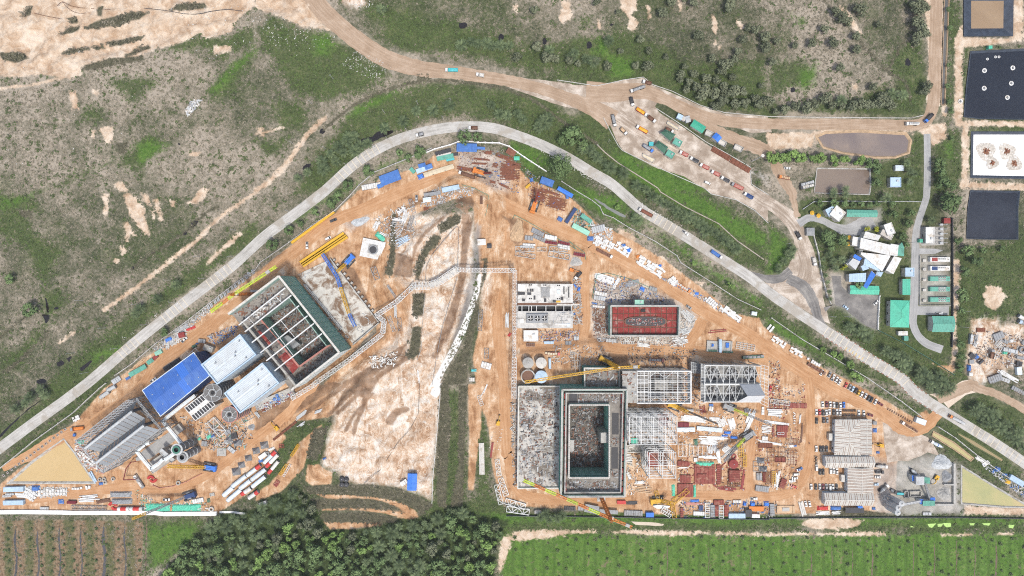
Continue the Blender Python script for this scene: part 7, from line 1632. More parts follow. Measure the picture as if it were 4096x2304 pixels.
for i,(a,b_,w,cs,lab)in enumerate((((575,840),(710,705),40,'pal:pal:red','topmost @h, pale with a red end'),((600,885),(735,745),40,'red:wht:wht','white @h with red lower end, second from the top of the stack'),((625,960),(740,820),38,'red:wht:wht','white @h with red lower end beside the grass slope'),((380,985),(535,865),42,'pal:pal:red','pale @h with red upper end in the middle row'),((430,1035),(595,910),46,'pal','plain pale @h in the middle of the stack'),((440,1115),(590,995),44,'pal','plain pale @h at the lower right of the stack'),((210,1110),(370,985),46,'pal','plain pale @h in the upper left row'),((300,1135),(420,1040),46,'pal','short pale @h in the middle left row'),((110,1215),(215,1120),48,'pal','short pale @h at the west end of the stack'),((155,1275),(310,1145),46,'pal','plain pale @h along the lower left edge'),((315,1205),(425,1130),44,'red:wht:wht','white @h with red lower end near the white track'),((400,1245),(510,1170),44,'wht:wht:red','white @h with red upper end at the stack foot'))):
 item(f'pipe:{cs} L4 {a[0]} {a[1]} {b_[0]} {b_[1]} {w*1.12}',lab,'chimney sections')
for i,(s_,lab)in enumerate((('570 640 92','northernmost of the five grey pyramid hoppers'),('475 705 84','second from the north of five grey pyramid hoppers'),('385 790 80','middle of the five grey pyramid hoppers'),('305 870 80','fourth from the north of five grey pyramid hoppers'),('245 945 100','southernmost and largest of five grey pyramid hoppers'))):
 x,y,w=map(float,s_.split());item(f'hopper:gry L4 {x-w/2} {y+8} {x+w/2} {y-8} {w*.9}',lab,'pyramid hoppers')
for i in range(9):x,y=690+30*i,570-24*i;item(f'panel:rst:3:.8 L4 {x-14} {y+11} {x+14} {y-11} 26',f'rust-red skip, {nth(i)} @w in the row along the grass slope','rust-red skips')
items('''cont:wht:2.4 L4 510 795 590 740 50|white and grey cabin behind the chimney stack
drum:gry:1.5 L4 585 738 635 738 50|dark round flange ring beside the white cabin
tarp:wht:1.2 L4 610 700 690 670 36|white sheet over stores above the chimney stack
tarp:blu:1 L4 500 830 560 815 40|blue sheet between the chimney stack rows
hut:wht:2.4 L4 512 1340 592 1310 54|white cabin on the grass at the forest edge
frame:yel:3:1:1 L4 750 980 830 860 24|yellow lattice ladder frame on the slope track
frame:wht:6:1:.6 L4 795 1000 875 865 20|red and white lattice section on the slope track
truss:yel:1.4 L4 885 765 975 630 30|yellow lattice boom piece on the upper slope
frame:mar:2:2:.8 L4 745 650 800 645 40|dark red frame above the chimney stack
plinth:con:.5 L4 25 720 130 720 90|square pale slab in the orange yard
hopper:gry L4 130 590 200 560 70|dark scaffold unit west of the hoppers
rack:gry:1.4 L4 120 510 180 470 50|dark grey crated units in the orange yard, northern pair
rack:drk:1.4 L4 190 540 260 520 70|black crated units beside the grey pair
rack:lgr:1.2 L4 155 660 230 720 50|light grey bundles south of the black crates
hopper:gry L4 215 630 305 600 70|grey grated hopper beside the black crates
beams:lgr:5:.5 L4 95 640 210 540 50|grey pipes beside the black crates
frame:lgr:3:2:1 L4 320 350 440 280 80|grey scaffold bundles below the pale roof
plates:lgr:3 L4 465 250 520 320 34|grey plate stack below the pale roof
tarp:brg:1 L3 1520 540 1580 500 50|bright green tarpaulin in the orange yard
tarp:blu:1 L3 1560 530 1610 500 30|blue tarpaulin beside the bright green one
tarp:brg:.8 L3 1425 560 1455 530 30|small green tarpaulin near the northern chimney
rack:gry:1.4 L3 1470 590 1530 600 60|dark crates near the chimney shafts
drum:con:1.2 L3 1190 1035 1230 1035 50|small upright pipe stub in the crane circle
arc:red L3 885 1000 945 985 28|two red curved ring segments in the yard
arc:red L3 455 1300 530 1290 30|two red curved ring segments by @s
pipe:wht:red:red:wht L3 548 1318 675 1318 46|red and white @h, western of two by @s
pipe:wht:red:red:wht L3 682 1318 822 1318 44|red and white @h, eastern of two by @s
tarp:brg:1 L3 830 1310 1120 1310 90|long green netting over steel by @s, western part
tarp:brg:1 L3 1125 1315 1460 1310 80|long green netting over steel by @s, eastern part
drum:off:1.6 L3 1545 1325 1618 1325 56|pale concrete ring at the east end of @s
tarp:gry:2 L3 440 1165 690 1165 70|long grey netted heap, northern of two in the south-west yard
tarp:gry:2 L3 455 1245 700 1240 70|long grey netted heap, southern of two in the south-west yard
beams:wht:6:.7 L3 90 1215 330 1205 80|white beams in the south-west yard
tarp:brn:1.2 L3 285 1250 450 1225 50|brown netted pile beside the white beams
truss:gry:1.4 L3 20 1305 410 1312 40|long thin dark truss along @s
tarp:dgn:1.2 L3 1525 1235 1562 1230 50|dark green bin by the south-west yard
rack:wht:1 L3 1370 1245 1490 1220 50|white and blue bags by the crane
plinth:con:.4 L3 1560 1170 1610 1160 36|small pale slab near the chimney stack
plates:sky:3 L3 225 900 290 1030 36|pale blue panels beside the ochre pond
tarp:blu:.8 L3 320 1045 365 1045 36|small blue tarpaulin by the concrete rings
tarp:brg:1 L3 70 580 155 580 46|green net pile at the foot of the condenser
hut:blu:1.6 L3 20 505 46 508 34|small blue cabin beside the orange tipper
cont:sky:2.6 s 55 245 385 235 80|pale blue container, northern of two at the west corner
cont:sky:2.6 s 50 465 385 460 76|grey-blue container, southern of two at the west corner
tarp:blu:2 s 525 220 660 220 95|blue-roofed shelter among white bags
tarp:blu:1 s 960 445 1055 440 84|square blue tarpaulin on the south-west track
hut:mro:2 s 1100 460 1250 465 46|small dark red and grey shed by @s
rack:lgr:1 s 670 550 815 550 40|grey pallet of pipes against @s
rack:lgr:1.2 s 50 350 190 345 36|grey pallet, western of the row below the container
rack:lgr:1.2 s 95 320 240 315 32|grey pallet, upper of the row below the container
beams:wht:3:.8 s 250 318 395 320 26|white pipes beside the grey pallets, upper
beams:wht:3:.8 s 260 355 440 360 34|white pipes beside the grey pallets, lower
tarp:blu:1 s 1640 155 1700 130 50|blue sheet beside the four concrete rings''')
for i,(x,y)in enumerate(((1665,72),(1735,68),(1750,118),(1885,62))):item(f'drum:con:1.2 s {x-30} {y} {x+30} {y} 62','concrete ring, '+('western of the cluster of three','northern of the cluster of three','southern of the cluster of three','standing apart by the pump truck')[i],'concrete rings')
items('''hut:mar:2.4 a1 1345 1085 1390 1075 40|dark red shed roof beside the west track
tarp:bld:1.6 a1 1245 1125 1300 1100 36|bright blue tarpaulin near the lone roadside tree
tarp:red:.8 a1 1400 1045 1475 1015 24|red sheet over stores on the west track
beams:lgr:5:.6 a1 1320 1060 1420 1000 26|grey sheets beside the red covered stores
hut:ltg:2 a1 1165 1225 1215 1200 32|pale green cabin on the west track
shed:tea:2.2 a1 1105 1295 1150 1265 30|dark green shed, northern of two on the west track
shed:tea:2.2 a1 970 1385 1095 1315 36|long dark green shed, southern of two on the west track
hut:mar:1.6 a1 1145 1265 1180 1235 24|dark red crate stack between the green sheds
beams:tan:3:.5 a1 1000 1330 1100 1250 20|tan planks behind the green sheds
tarp:blu:1 a1 945 1415 985 1395 22|blue sheet at the foot of the long green shed
rack:lgr:1.2 a1 850 1440 910 1400 40|white and black pallets at the west wall
pipe:lgr:lgr a2 765 100 830 55 30|grey culvert pipe, lower of two by the west wall
pipe:lgr:lgr a2 820 45 880 15 30|grey culvert pipe, upper of two by the west wall
rack:drk:1.6 a1 1240 1340 1360 1265 36|black netted pallets along the blue hall
rack:gry:1.6 L2 740 180 820 190 44|small grey water bowser on the west track
tarp:dgn:1.4 L2 655 260 715 235 40|dark green net pile at the blue hall
tarp:blu:1 L2 700 220 735 215 20|small blue sheet at the blue hall corner''')
for i in range(14):x,y=1570+26*i+rnd.uniform(-4,4),870-20.5*i+rnd.uniform(-5,5);item(f'plates:lgr:2 a1 {x-7} {y-16} {x+7} {y+16} 20',f'grey pallet, {nth(i)} from the south-west in the row along the west wall','grey pallets by the wall')
for i in range(17):
 x,y=30+29*i,690-21.8*i;c_=W('a2',x,y);r_=TH('column_footing',f'small concrete footing, {nth(i)} @w along the pond embankment','footing',(*c_,.05),.6,'embankment footings');MB().box(0,0,0,1.7,1.7,.4).bd('pad',M('con'),r_);MB().box(0,0,.4,.7,.7,.6).bd('stub',M('brn'),r_)
def BN(view,pts,n,wid,rows,place,sz=(2.2,1.5),c='wht',grp='white wrapped bundles'):
 q=P(view,pts);rr=random.Random(n+len(pts));L=[0];i=0
 for a,b_ in zip(q,q[1:]):L.append(L[-1]+math.hypot(b_[0]-a[0],b_[1]-a[1]))
 ms=PROTO.setdefault(('bundle',c,sz),[(MB().box(0,0,.15,sz[0]*k,sz[1],.9).mesh('wrapped_goods',M(c)),MB().box(0,0,0,sz[0]*k,sz[1]*.9,.15).mesh('pallet',M('brn')))for k in(.7,1.0,1.25)])
 for k in range(n):
  s_=L[-1]*(k+.5)/n;j=max(0,min(len(q)-2,int(np.searchsorted(L,s_))-1));f=(s_-L[j])/(L[j+1]-L[j]);a,b_=q[j],q[j+1];t_=math.atan2(b_[1]-a[1],b_[0]-a[0]);x,y=a[0]+(b_[0]-a[0])*f,a[1]+(b_[1]-a[1])*f
  for r2 in range(rows):
   if rr.random()<.12:continue
   off=(r2-(rows-1)/2)*wid+rr.uniform(-.25,.25);px,py=x-math.sin(t_)*off,y+math.cos(t_)*off;w_=TH('wrapped_bundle',f'white wrapped bundle, {nth(i)} along {place}','bundle',(px,py,gz(px,py)+.05),t_+1.57+rr.uniform(-.15,.15),grp);m_=rr.choice(ms);link('wrapped_goods',m_[0],w_);link('pallet',m_[1],w_);i+=1
BN('c1','620 360 760 425',12,2.4,3,'@o below the oxygen yard');BN('c1','780 400 890 465',9,2.4,3,'the track beside the blue tarpaulins');BN('c1','950 505 1030 555',7,2.4,3,'the track east of the orange-covered pile');BN('c1','1030 550 1140 625',9,2.5,3,'the track above @f')
BN('c1','1200 645 1235 700',5,2.4,2,'the track beside the orange truck crane');BN('c1','1460 790 1540 865',6,2.2,2,'the wall west of the concrete gate apron');BN('c1','1575 860 1720 965',12,2.3,2,'the wall at the concrete gate apron');BN('d1','0 1015 30 1040',3,2.4,2,'the wall just past the gate apron')
BN('d1','30 1100 125 1160',8,2.3,2,'the wall above the parked lorry');BN('d1','165 1185 260 1235',7,2.3,2,'the wall north of the brown flatbed');BN('d1','290 1255 390 1310',6,2.3,1,'the wall next to the brown flatbed')
BN('b1','890 290 930 205',8,1.8,2,'the tarpaulin stack north of the square base',(1.6,1.3));BN('s','640 290 1100 275',10,2.0,2,'the ochre pond wall',(2.4,1.6));BN('s','430 260 600 380',7,2.4,3,'the blue shelter in the west corner',(2.0,1.6));BN('s','1200 230 1520 200',7,1.6,1,'the east end of the pond wall');BN('L3','100 690 280 830',9,2.0,2,'the condenser foot by the pond',(1.8,1.4));BN('L3','40 330 110 300',4,2,2,'the west wall near the orange tipper',(1.6,1.4))
items('''tarp:blu:1.4 c1 825 405 860 400 28|bright blue tarpaulin, western of two in the bundle row
tarp:bld:1.4 c1 862 445 898 435 40|bright blue tarpaulin, eastern of two in the bundle row
tarp:ora:1.2 c1 935 490 965 480 28|orange-red tarpaulin in the bundle row
tarp:blu:1.2 c1 568 350 618 352 40|blue tarpaulin at the start of the bundle row
tarp:bld:1 c1 1378 765 1410 770 28|blue tarpaulin near the grey debris by the east track
tarp:bld:.8 c1 1105 558 1130 552 20|small blue and red pile on the verge
hut:pal:2.4 c1 1810 915 1850 920 28|small white hut at the gate apron
tarp:bld:1.2 R4 835 300 870 350 26|crumpled blue sheet, northern of two beside @b
tarp:bld:1.4 R4 880 360 918 370 60|crumpled blue sheet, southern of two beside @b
tarp:blu:1 R4 828 678 858 678 34|small blue sheet beside the cooling fans
beams:wht:8:.8 R4 1100 200 1340 270 90|white steel frames, north-west corner of the formwork yard
frame:wht:4:2:.6 R4 1160 300 1330 350 70|white ladder frames below the north-west stack
beams:wht:4:.6 R4 1330 360 1410 230 40|white and grey beams standing north of @f
rack:wht:1.2 R4 1095 410 1250 440 50|white wrapped stack, upper left of @f
rack:lgr:1.2 R4 1085 470 1230 490 56|grey stack below the white wrapped stack
rack:wht:1.2 R4 1070 580 1228 595 30|white stack beside the west wall of the formwork yard
rack:blu:1 R4 1062 540 1125 552 16|blue pipes beside the white stack
beams:gry:7:.5 R4 1470 320 1660 270 70|dark rebar and tubes north of @f
tarp:bld:1.2 R4 1670 345 1730 380 60|blue sheet north of @f
rack:gry:1.4 R4 1785 350 1880 380 50|dark skip of scrap along @o
beams:brn:8:.5 R4 1090 850 1210 850 90|brown timber stacks, south-west of @f
beams:brn:6:.5 R4 1100 760 1180 760 70|brown timber stacks, west of @f
beams:wht:6:.6 R4 2080 1040 2270 1000 100|white beams stacked at the south-east formwork corner
beams:wht:6:.6 R4 1630 1060 1800 1080 50|white pipes along the south side of @f
frame:wht:6:1:.5 R4 1435 1040 1585 1040 34|white ladder frame south of @f
rack:wht:1 R4 1240 1010 1370 1020 44|white scrap steel south-west of @f
rack:wht:1.2 R4 1655 990 1745 995 44|white crate of fittings south of @f
beams:lgr:7:.5 R4 2200 640 2340 760 100|grey tubes piled east of @f
beams:lgr:6:.5 R4 2170 920 2290 880 80|grey sheets piled at the east formwork corner
drum:wht:.8 R4 1120 1000 1190 1010 50|white coiled hose rings near @f
cont:sky:2 R4 462 1042 582 1042 32|blue-grey steel trough south of @b
frame:brn:2:2:1.2 R4 692 930 772 950 60|brown timber formwork box south of @b
rack:gry:1.2 R4 728 1045 805 1045 44|grey crate beside the brown formwork box
rack:lgr:1.2 R4 835 985 900 985 50|white scaffold heap at the south-east cooling corner
rack:brn:1.2 R4 235 1068 345 1068 40|brown timber pile beneath the white pump house
cont:sky:2.4 R4 532 1240 536 1372 30|blue-grey steel trough beside the round tanks
plinth:con:1 R2 1105 10 1250 20 130|concrete transformer plinth, western of two, with a blue cover
plinth:con:1 R2 1285 10 1410 20 130|concrete transformer plinth, eastern of two, with a blue cover
tarp:bld:2.6 R2 1155 0 1190 2 50|blue cover on the western transformer plinth
tarp:bld:2.6 R2 1322 0 1380 2 80|blue cover on the eastern transformer plinth
hut:sky:4 R2 1268 -70 1268 90 30|narrow pale firewall between the transformer plinths
frame:lgr:5:3:.6 R2 1465 0 1685 40 75|grey lattice deck frame east of the transformer plinths
rack:dgn:1.4 R2 1105 65 1245 70 26|dark green crates south of the western plinth
rack:dgn:1.4 R2 1305 82 1420 85 24|dark green crates south of the eastern plinth''')
items('''beams:mar:2:.6 c1 1480 1060 1620 1040 26|dark red telescopic boom north of the transformer plinths
panel:mar:4:1.2 R3 355 790 600 790 30|low red steel edge behind the big red plate
panel:mar:5:1 R3 355 910 600 910 200|largest flat red steel assembly in @y
panel:mar:3:2 R3 385 920 500 920 60|red box sections on the largest red assembly
tarp:brg:1.4 R3 370 770 600 775 60|torn green netting over the largest red assembly
panel:mar:6:1 R3 150 1090 335 1090 160|red steel platform with green netting at its sides
tarp:brg:1.2 R3 100 1020 105 1165 44|green netting west of the red platform
tarp:brg:1.2 R3 358 1030 360 1180 34|green netting east of the red platform
panel:mar:10:.8 R3 645 780 645 1020 44|long red ribbed beam in @y
beams:rst:2:.5 R3 680 790 672 1020 20|grey-brown pipes beside the long red ribbed beam
panel:mar:7:3 R3 830 840 830 980 130|red ribbed hopper block in @y
tank:mar:3:mar R3 770 775 890 775 110|red conical steel vessel in @y
drum:mar:1 R3 800 680 862 680 64|red ring flange beside the conical vessel
beams:mar:4:.5 R3 600 1055 860 1085 50|red and white beams along @t
frame:brn:7:2:.6 R3 755 1015 900 1015 60|brown grid frame along @t
beams:mar:3:.6 R3 960 840 925 1080 30|red beams beside @t
frame:yel:4:2:1.4 R3 915 550 915 680 56|yellow-brown cage frames beside @t, northern
frame:yel:4:2:1.4 R3 960 660 960 800 40|yellow-brown cage frames beside @t, southern
panel:mar:4:1.2 R3 180 950 310 950 90|red panel under the shorter white tower
panel:mar:4:1 R3 150 765 285 770 60|red plates beside the shorter white tower
beams:wht:2:.6 R3 150 820 285 815 14|white beam edge beside the shorter white tower
panel:mro:3:.8 R3 160 295 290 300 56|plum plate stack beside the taller white tower
hut:pal:1.4 R3 155 365 368 362 52|long pale blue box girder, western of two
hut:pal:1.4 R3 392 345 700 372 52|long pale blue box girder, eastern of two
tarp:bld:1.4 R3 710 390 797 395 40|bright blue covered box, northern of three
tarp:bld:1.2 R3 680 432 765 432 24|bright blue covered box, western of three
tarp:bld:1.4 R3 790 450 880 455 40|bright blue covered box, southern of three
tarp:dgn:1.2 R3 370 470 375 550 56|dark green tarpaulin among the white steel
beams:wht:10:.7 R3 190 215 500 240 70|white beams in the upper row of @y
beams:wht:6:.7 R3 535 230 660 235 40|white girders in the upper row beside the ribs
beams:wht:9:.6 R3 660 230 720 330 110|white beams stacked on edge in @y
beams:wht:9:.6 R3 790 220 830 360 80|upright white beams west of the sand-filled rings
beams:lgr:3:1 R3 985 280 1060 120 56|grey cladding panels beside the sand-filled rings
beams:wht:4:.7 R3 975 390 1095 120 40|long white beams beside @t
beams:wht:4:.7 R3 405 455 760 465 44|long white beams across the middle of @y
beams:wht:7:.6 R3 420 500 640 520 60|white beams below the long central ones
beams:wht:9:.5 R3 560 540 580 650 110|short white beams in the crowded lower rows
beams:wht:8:.5 R3 700 560 790 640 90|short pale beams east of the crowded rows
beams:wht:4:.8 R3 620 540 660 770 40|long upright white beams in the crowded rows
beams:wht:4:.7 R3 400 690 640 690 36|white beams above the green netting
frame:wht:2:1:3 R3 150 600 245 600 140|white square portal frame beside the taller tower
frame:wht:2:1:2 R3 290 610 380 610 120|white braced frame, western of the pair
frame:wht:2:1:2 R3 395 610 500 610 120|white braced frame, eastern of the pair
rack:wht:1.4 R3 345 720 388 720 50|white block beside the green netting
rack:blu:1.2 R3 530 60 580 60 30|blue and white drums below the fan deck
rack:wht:1.2 R3 530 100 580 110 60|white bags below the fan deck
beams:mar:4:.6 R3 440 60 470 165 70|red beams below the fan deck
rack:gry:1.4 R3 955 130 1010 120 50|dark crates beside the lime boom
rack:wht:1 R3 245 125 345 125 32|white sheet stack beside the yellow crane
plates:lgr:3 R3 1165 130 1200 130 100|grey cladding panels, west of the long grey stack
plates:lgr:4 R3 1230 145 1420 155 90|long grey cladding stack at the head of the yard
frame:mar:4:2:1 R3 1260 75 1500 80 60|red cage frames below the fan deck
panel:mar:4:.8 R3 1510 65 1710 70 60|red plate stack at the north-east of @y
truss:lgr:1.2 R3 1270 10 1505 40 50|grey truss below the deck frame
beams:wht:3:.7 R3 1200 260 1500 295 30|long white beams in @e
beams:wht:6:.6 R3 1160 350 1290 360 100|white pipes stacked in @e
panel:mar:5:1.4 R3 1350 345 1480 345 80|red ribbed box, upper of two in @e
panel:mar:5:1.2 R3 1345 415 1470 415 70|red ribbed box, lower of two in @e
frame:wht:2:1:1.6 R3 1350 400 1430 400 22|white frame on the lower red ribbed box
panel:mar:2:.8 R3 1305 320 1310 440 24|upright red plate in @e
rack:wht:1 R3 1170 460 1240 465 50|white and blue bundles in @e
beams:wht:5:.6 R3 1545 220 1580 220 150|upright white tubes at the east edge of @y
beams:wht:2:.5 R3 1640 145 1625 295 20|thin white tubes at the east edge
beams:brn:2:.6 R3 1660 280 1645 520 16|long brown beam at the east edge
beams:wht:3:.6 R3 1120 495 1420 540 26|long white girder in @e
frame:rst:4:2:1.6 R3 1465 505 1615 505 60|rusty open frame beside white bags
tarp:wht:.8 R3 1495 555 1560 550 50|white bags beside the rusty frame
tarp:blu:.8 R3 1545 555 1595 550 30|blue bag beside the white bags
panel:rst:6:1 R3 1125 545 1295 550 60|rusty grid frame in @e, northern
frame:rst:5:3:1.6 R3 1230 660 1450 660 170|large rusty duct frame in @e
frame:rst:3:4:2 R3 1465 690 1580 690 170|tall rusty grid frame at the east edge
panel:mar:5:1 R3 1330 720 1450 720 60|red panel on the large rusty duct frame
hopper:gry R3 1110 730 1205 735 70|dark grey hopper, northern of two beside @t
hopper:gry R3 1140 830 1235 835 70|dark grey hopper, southern of two beside @t
frame:gry:1:2:.6 R3 1065 800 1135 800 120|grey pipe frame with an s-shaped bend
rack:gry:1.4 R3 1100 920 1165 920 90|green and white boxes beside @t
panel:mar:6:1.2 R3 1180 930 1210 930 120|red narrow panel in the lower eastern yard
frame:rst:2:6:1.4 R3 1215 945 1280 945 150|rusty cage in the lower eastern yard
frame:yel:2:6:1.2 R3 1285 935 1330 935 150|yellow-brown cage in the lower eastern yard
beams:wht:4:.7 R3 1330 1075 1375 850 50|white girders leaning in the lower eastern yard
panel:mar:6:1.4 R3 1400 1060 1440 950 66|dark red ribbed box in the lower eastern yard
rack:gry:1.2 R3 1090 1060 1250 1080 70|grey and white crates at the yard bend
drum:tan:1 R3 875 220 945 225 62|sand-filled concrete ring, northern of two
drum:tan:1 R3 870 323 940 323 64|sand-filled concrete ring, southern of two
tarp:bld:1.8 R3 940 1250 985 1255 54|blue bin, western of three along @s
tarp:bld:1.8 R3 1025 1255 1090 1260 60|blue bin, middle of three along @s
tarp:bld:1.8 R3 1190 1255 1258 1255 62|blue bin, eastern of three along @s
cont:ora:2 R3 1020 1315 1195 1318 56|green, blue and orange covered container by @s
cont:sky:2.6 R3 770 1400 970 1400 56|long blue container against @s
cont:wht:2.6 R3 1050 1400 1145 1402 44|white container against @s
shed:drk:3 R3 975 1370 1050 1370 90|black roof between the blue and white containers
frame:lgr:8:1:1.4 R3 510 1240 510 1415 54|grey slatted rack, western of two by @s
frame:lgr:8:1:1.4 R3 675 1270 675 1420 54|grey slatted rack, eastern of two by @s
rack:gry:1.6 R3 570 1260 572 1410 50|dark crate column between the slatted racks
panel:mar:4:1.4 R3 585 1235 710 1235 56|red plates north of the slatted racks
panel:mar:4:1.4 R3 620 1270 622 1400 40|red upright panel between the slatted racks
panel:mar:4:1.4 R3 740 1265 740 1400 54|red upright panel east of the slatted racks
beams:pnk:2:1 R3 215 1252 470 1252 26|long pink pipe by @s
tarp:bld:1 R3 305 1220 415 1215 34|blue sheets above the long pink pipe
rack:dbl:1.4 R3 405 1300 460 1300 60|dark blue crates below the long pink pipe
rack:wht:1.2 R3 340 1365 475 1370 50|white sheets against @s
panel:mar:4:1.6 R3 200 1300 200 1410 36|red container end by @s
rack:gry:1.6 R3 1290 1250 1290 1390 56|dark and green crates by @s
rack:wht:1 R3 820 1225 920 1225 34|white bags along @t''')
items('''cont:red:1.6 c2 795 897 860 897 26|red container end beside the dark pipes at the south track
beams:drk:5:.5 c2 855 897 950 897 26|dark pipes beside the red container
cont:bld:2.6 c2 1012 988 1070 988 34|blue container at @s under the orange mast
hut:off:2.4 c2 170 968 222 968 24|small white hut at @s corner
shed:gry:3 c2 550 935 655 955 60|dark grey shed roof at @s
rack:drk:1.4 c2 393 937 480 940 30|dark drums at @s
rack:gry:1.4 c2 497 935 540 940 30|grey crates next to the dark drums
rack:gry:1.4 c2 845 970 985 975 40|white and black slabs at @s
shed:gry:3 c2 660 960 800 970 30|long grey roof below the orange mast
rack:wht:1.2 c2 870 665 890 715 20|white pallet stack east of the bunker
beams:wht:6:.7 c2 850 560 910 560 70|white beams at the foot of the shorter tower
beams:wht:5:.7 c2 925 745 1000 742 18|white beams in front of the shorter tower
beams:tan:5:.6 c2 930 790 1060 800 60|timber planks on the sand south of the towers
frame:lgr:4:2:1.4 c2 1130 945 1200 985 44|grey and rust frame beside the folded crane
beams:lgr:4:.6 c2 1065 925 1190 930 24|grey beams under the folded crane
truss:gry:1.4 c2 1130 940 1215 985 30|dark boom piece beside the folded crane''')
for i,(x,y)in enumerate(((15,320),(5,345),(20,365),(8,395),(18,300),(8,420))):item(f'drum:off:1 c2 {x-10} {y} {x+10} {y} 20',f'white tyre-like ring, {nth(i)} in the cluster west of the rubble deck','white rings')
items('''panel:rst:4:1.2 m 1968 440 2075 440 50|rust-red skip at @g
beams:wht:5:.6 m 1945 650 2030 485 60|white pipes beside the rust-red skip
beams:gry:4:.6 m 1945 640 1985 500 40|dark frame beside the white pipes of @g
cont:lgr:2.4 m 1905 620 1920 500 30|grey container at the west edge of @g
rack:gry:1.6 m 2180 540 2300 490 90|dark grey duct units in @g
frame:wht:6:2:1 m 2220 640 2280 560 70|white ladder racks beside the dark duct units
frame:wht:6:1:.8 m 2200 800 2290 640 30|long white ladder frame in @g
tarp:wht:1.4 m 2380 580 2440 575 50|white bag in @g
rack:gry:1.6 m 2310 580 2360 600 40|dark bin in @g
rack:lgr:1.4 m 2300 680 2480 720 50|grey steel stack beside the green bin
tarp:brg:1.4 m 2295 725 2365 730 44|bright green bin in @g
tarp:blu:1.8 m 1955 760 1990 800 60|blue tarpaulin at the curved dark ducts
tarp:blu:1.8 m 1850 920 1900 920 90|blue tarpaulin stack at the west edge of @g
rack:drk:1.4 m 1885 740 1940 790 60|curved dark duct segments in @g
rack:gry:1.4 m 1870 840 1935 840 50|grey crates above the blue tarpaulin stack
hut:wht:2.4 m 1885 1000 1932 1000 44|small white cabin at @g entrance
rack:gry:1.6 m 2120 1080 2280 1020 90|dark grey steel stacks at the south of @g
beams:wht:4:.7 m 2240 950 2500 1090 50|long white and red beams at the south of @g
rack:lgr:1.4 m 2280 1050 2380 1090 50|light grey duct at the south of @g
cont:pal:2.4 m 2510 910 2520 1005 60|pale container at the east of @g
rack:gry:1.4 m 2470 780 2570 800 40|grey pipes at the east of @g
drum:gry:1.6 m 2500 690 2580 690 80|dark round ring at the east of @g
drum:gry:1.6 m 2540 600 2600 600 70|second dark ring north of the first in @g
pipe:wht:wht m 2490 260 2550 300 50|white culvert pipe on the grass
pipe:sky:gry m 2490 330 2550 350 50|blue-grey culvert pipe below the white one
rack:drk:1.4 m 2470 860 2540 870 60|dark machine parts in @g
rack:gry:1.4 m 2410 1160 2560 1240 50|green-grey nets beside the farm track
cont:sky:2.4 d2 1830 700 1932 760 40|blue-grey container roof in the south-east corner
beams:wht:4:.7 d2 1570 545 1635 590 30|white pipes, western stack in the south-east corner
beams:wht:4:.7 d2 1620 615 1670 585 30|white pipes, eastern stack in the south-east corner
tarp:blu:1.4 d2 1715 640 1755 650 40|blue tarpaulin in the south-east corner
tarp:yel:1 d2 1790 735 1835 745 36|yellow cover in the south-east corner
tarp:blu:1 d2 1770 680 1810 690 24|small blue and red stores in the south-east corner
rack:lgr:1 d2 1165 978 1230 978 22|white pipes in the grass by the batching yard
plinth:tan:.8 d2 65 945 200 945 56|sand-filled rectangular concrete pit by @s''')
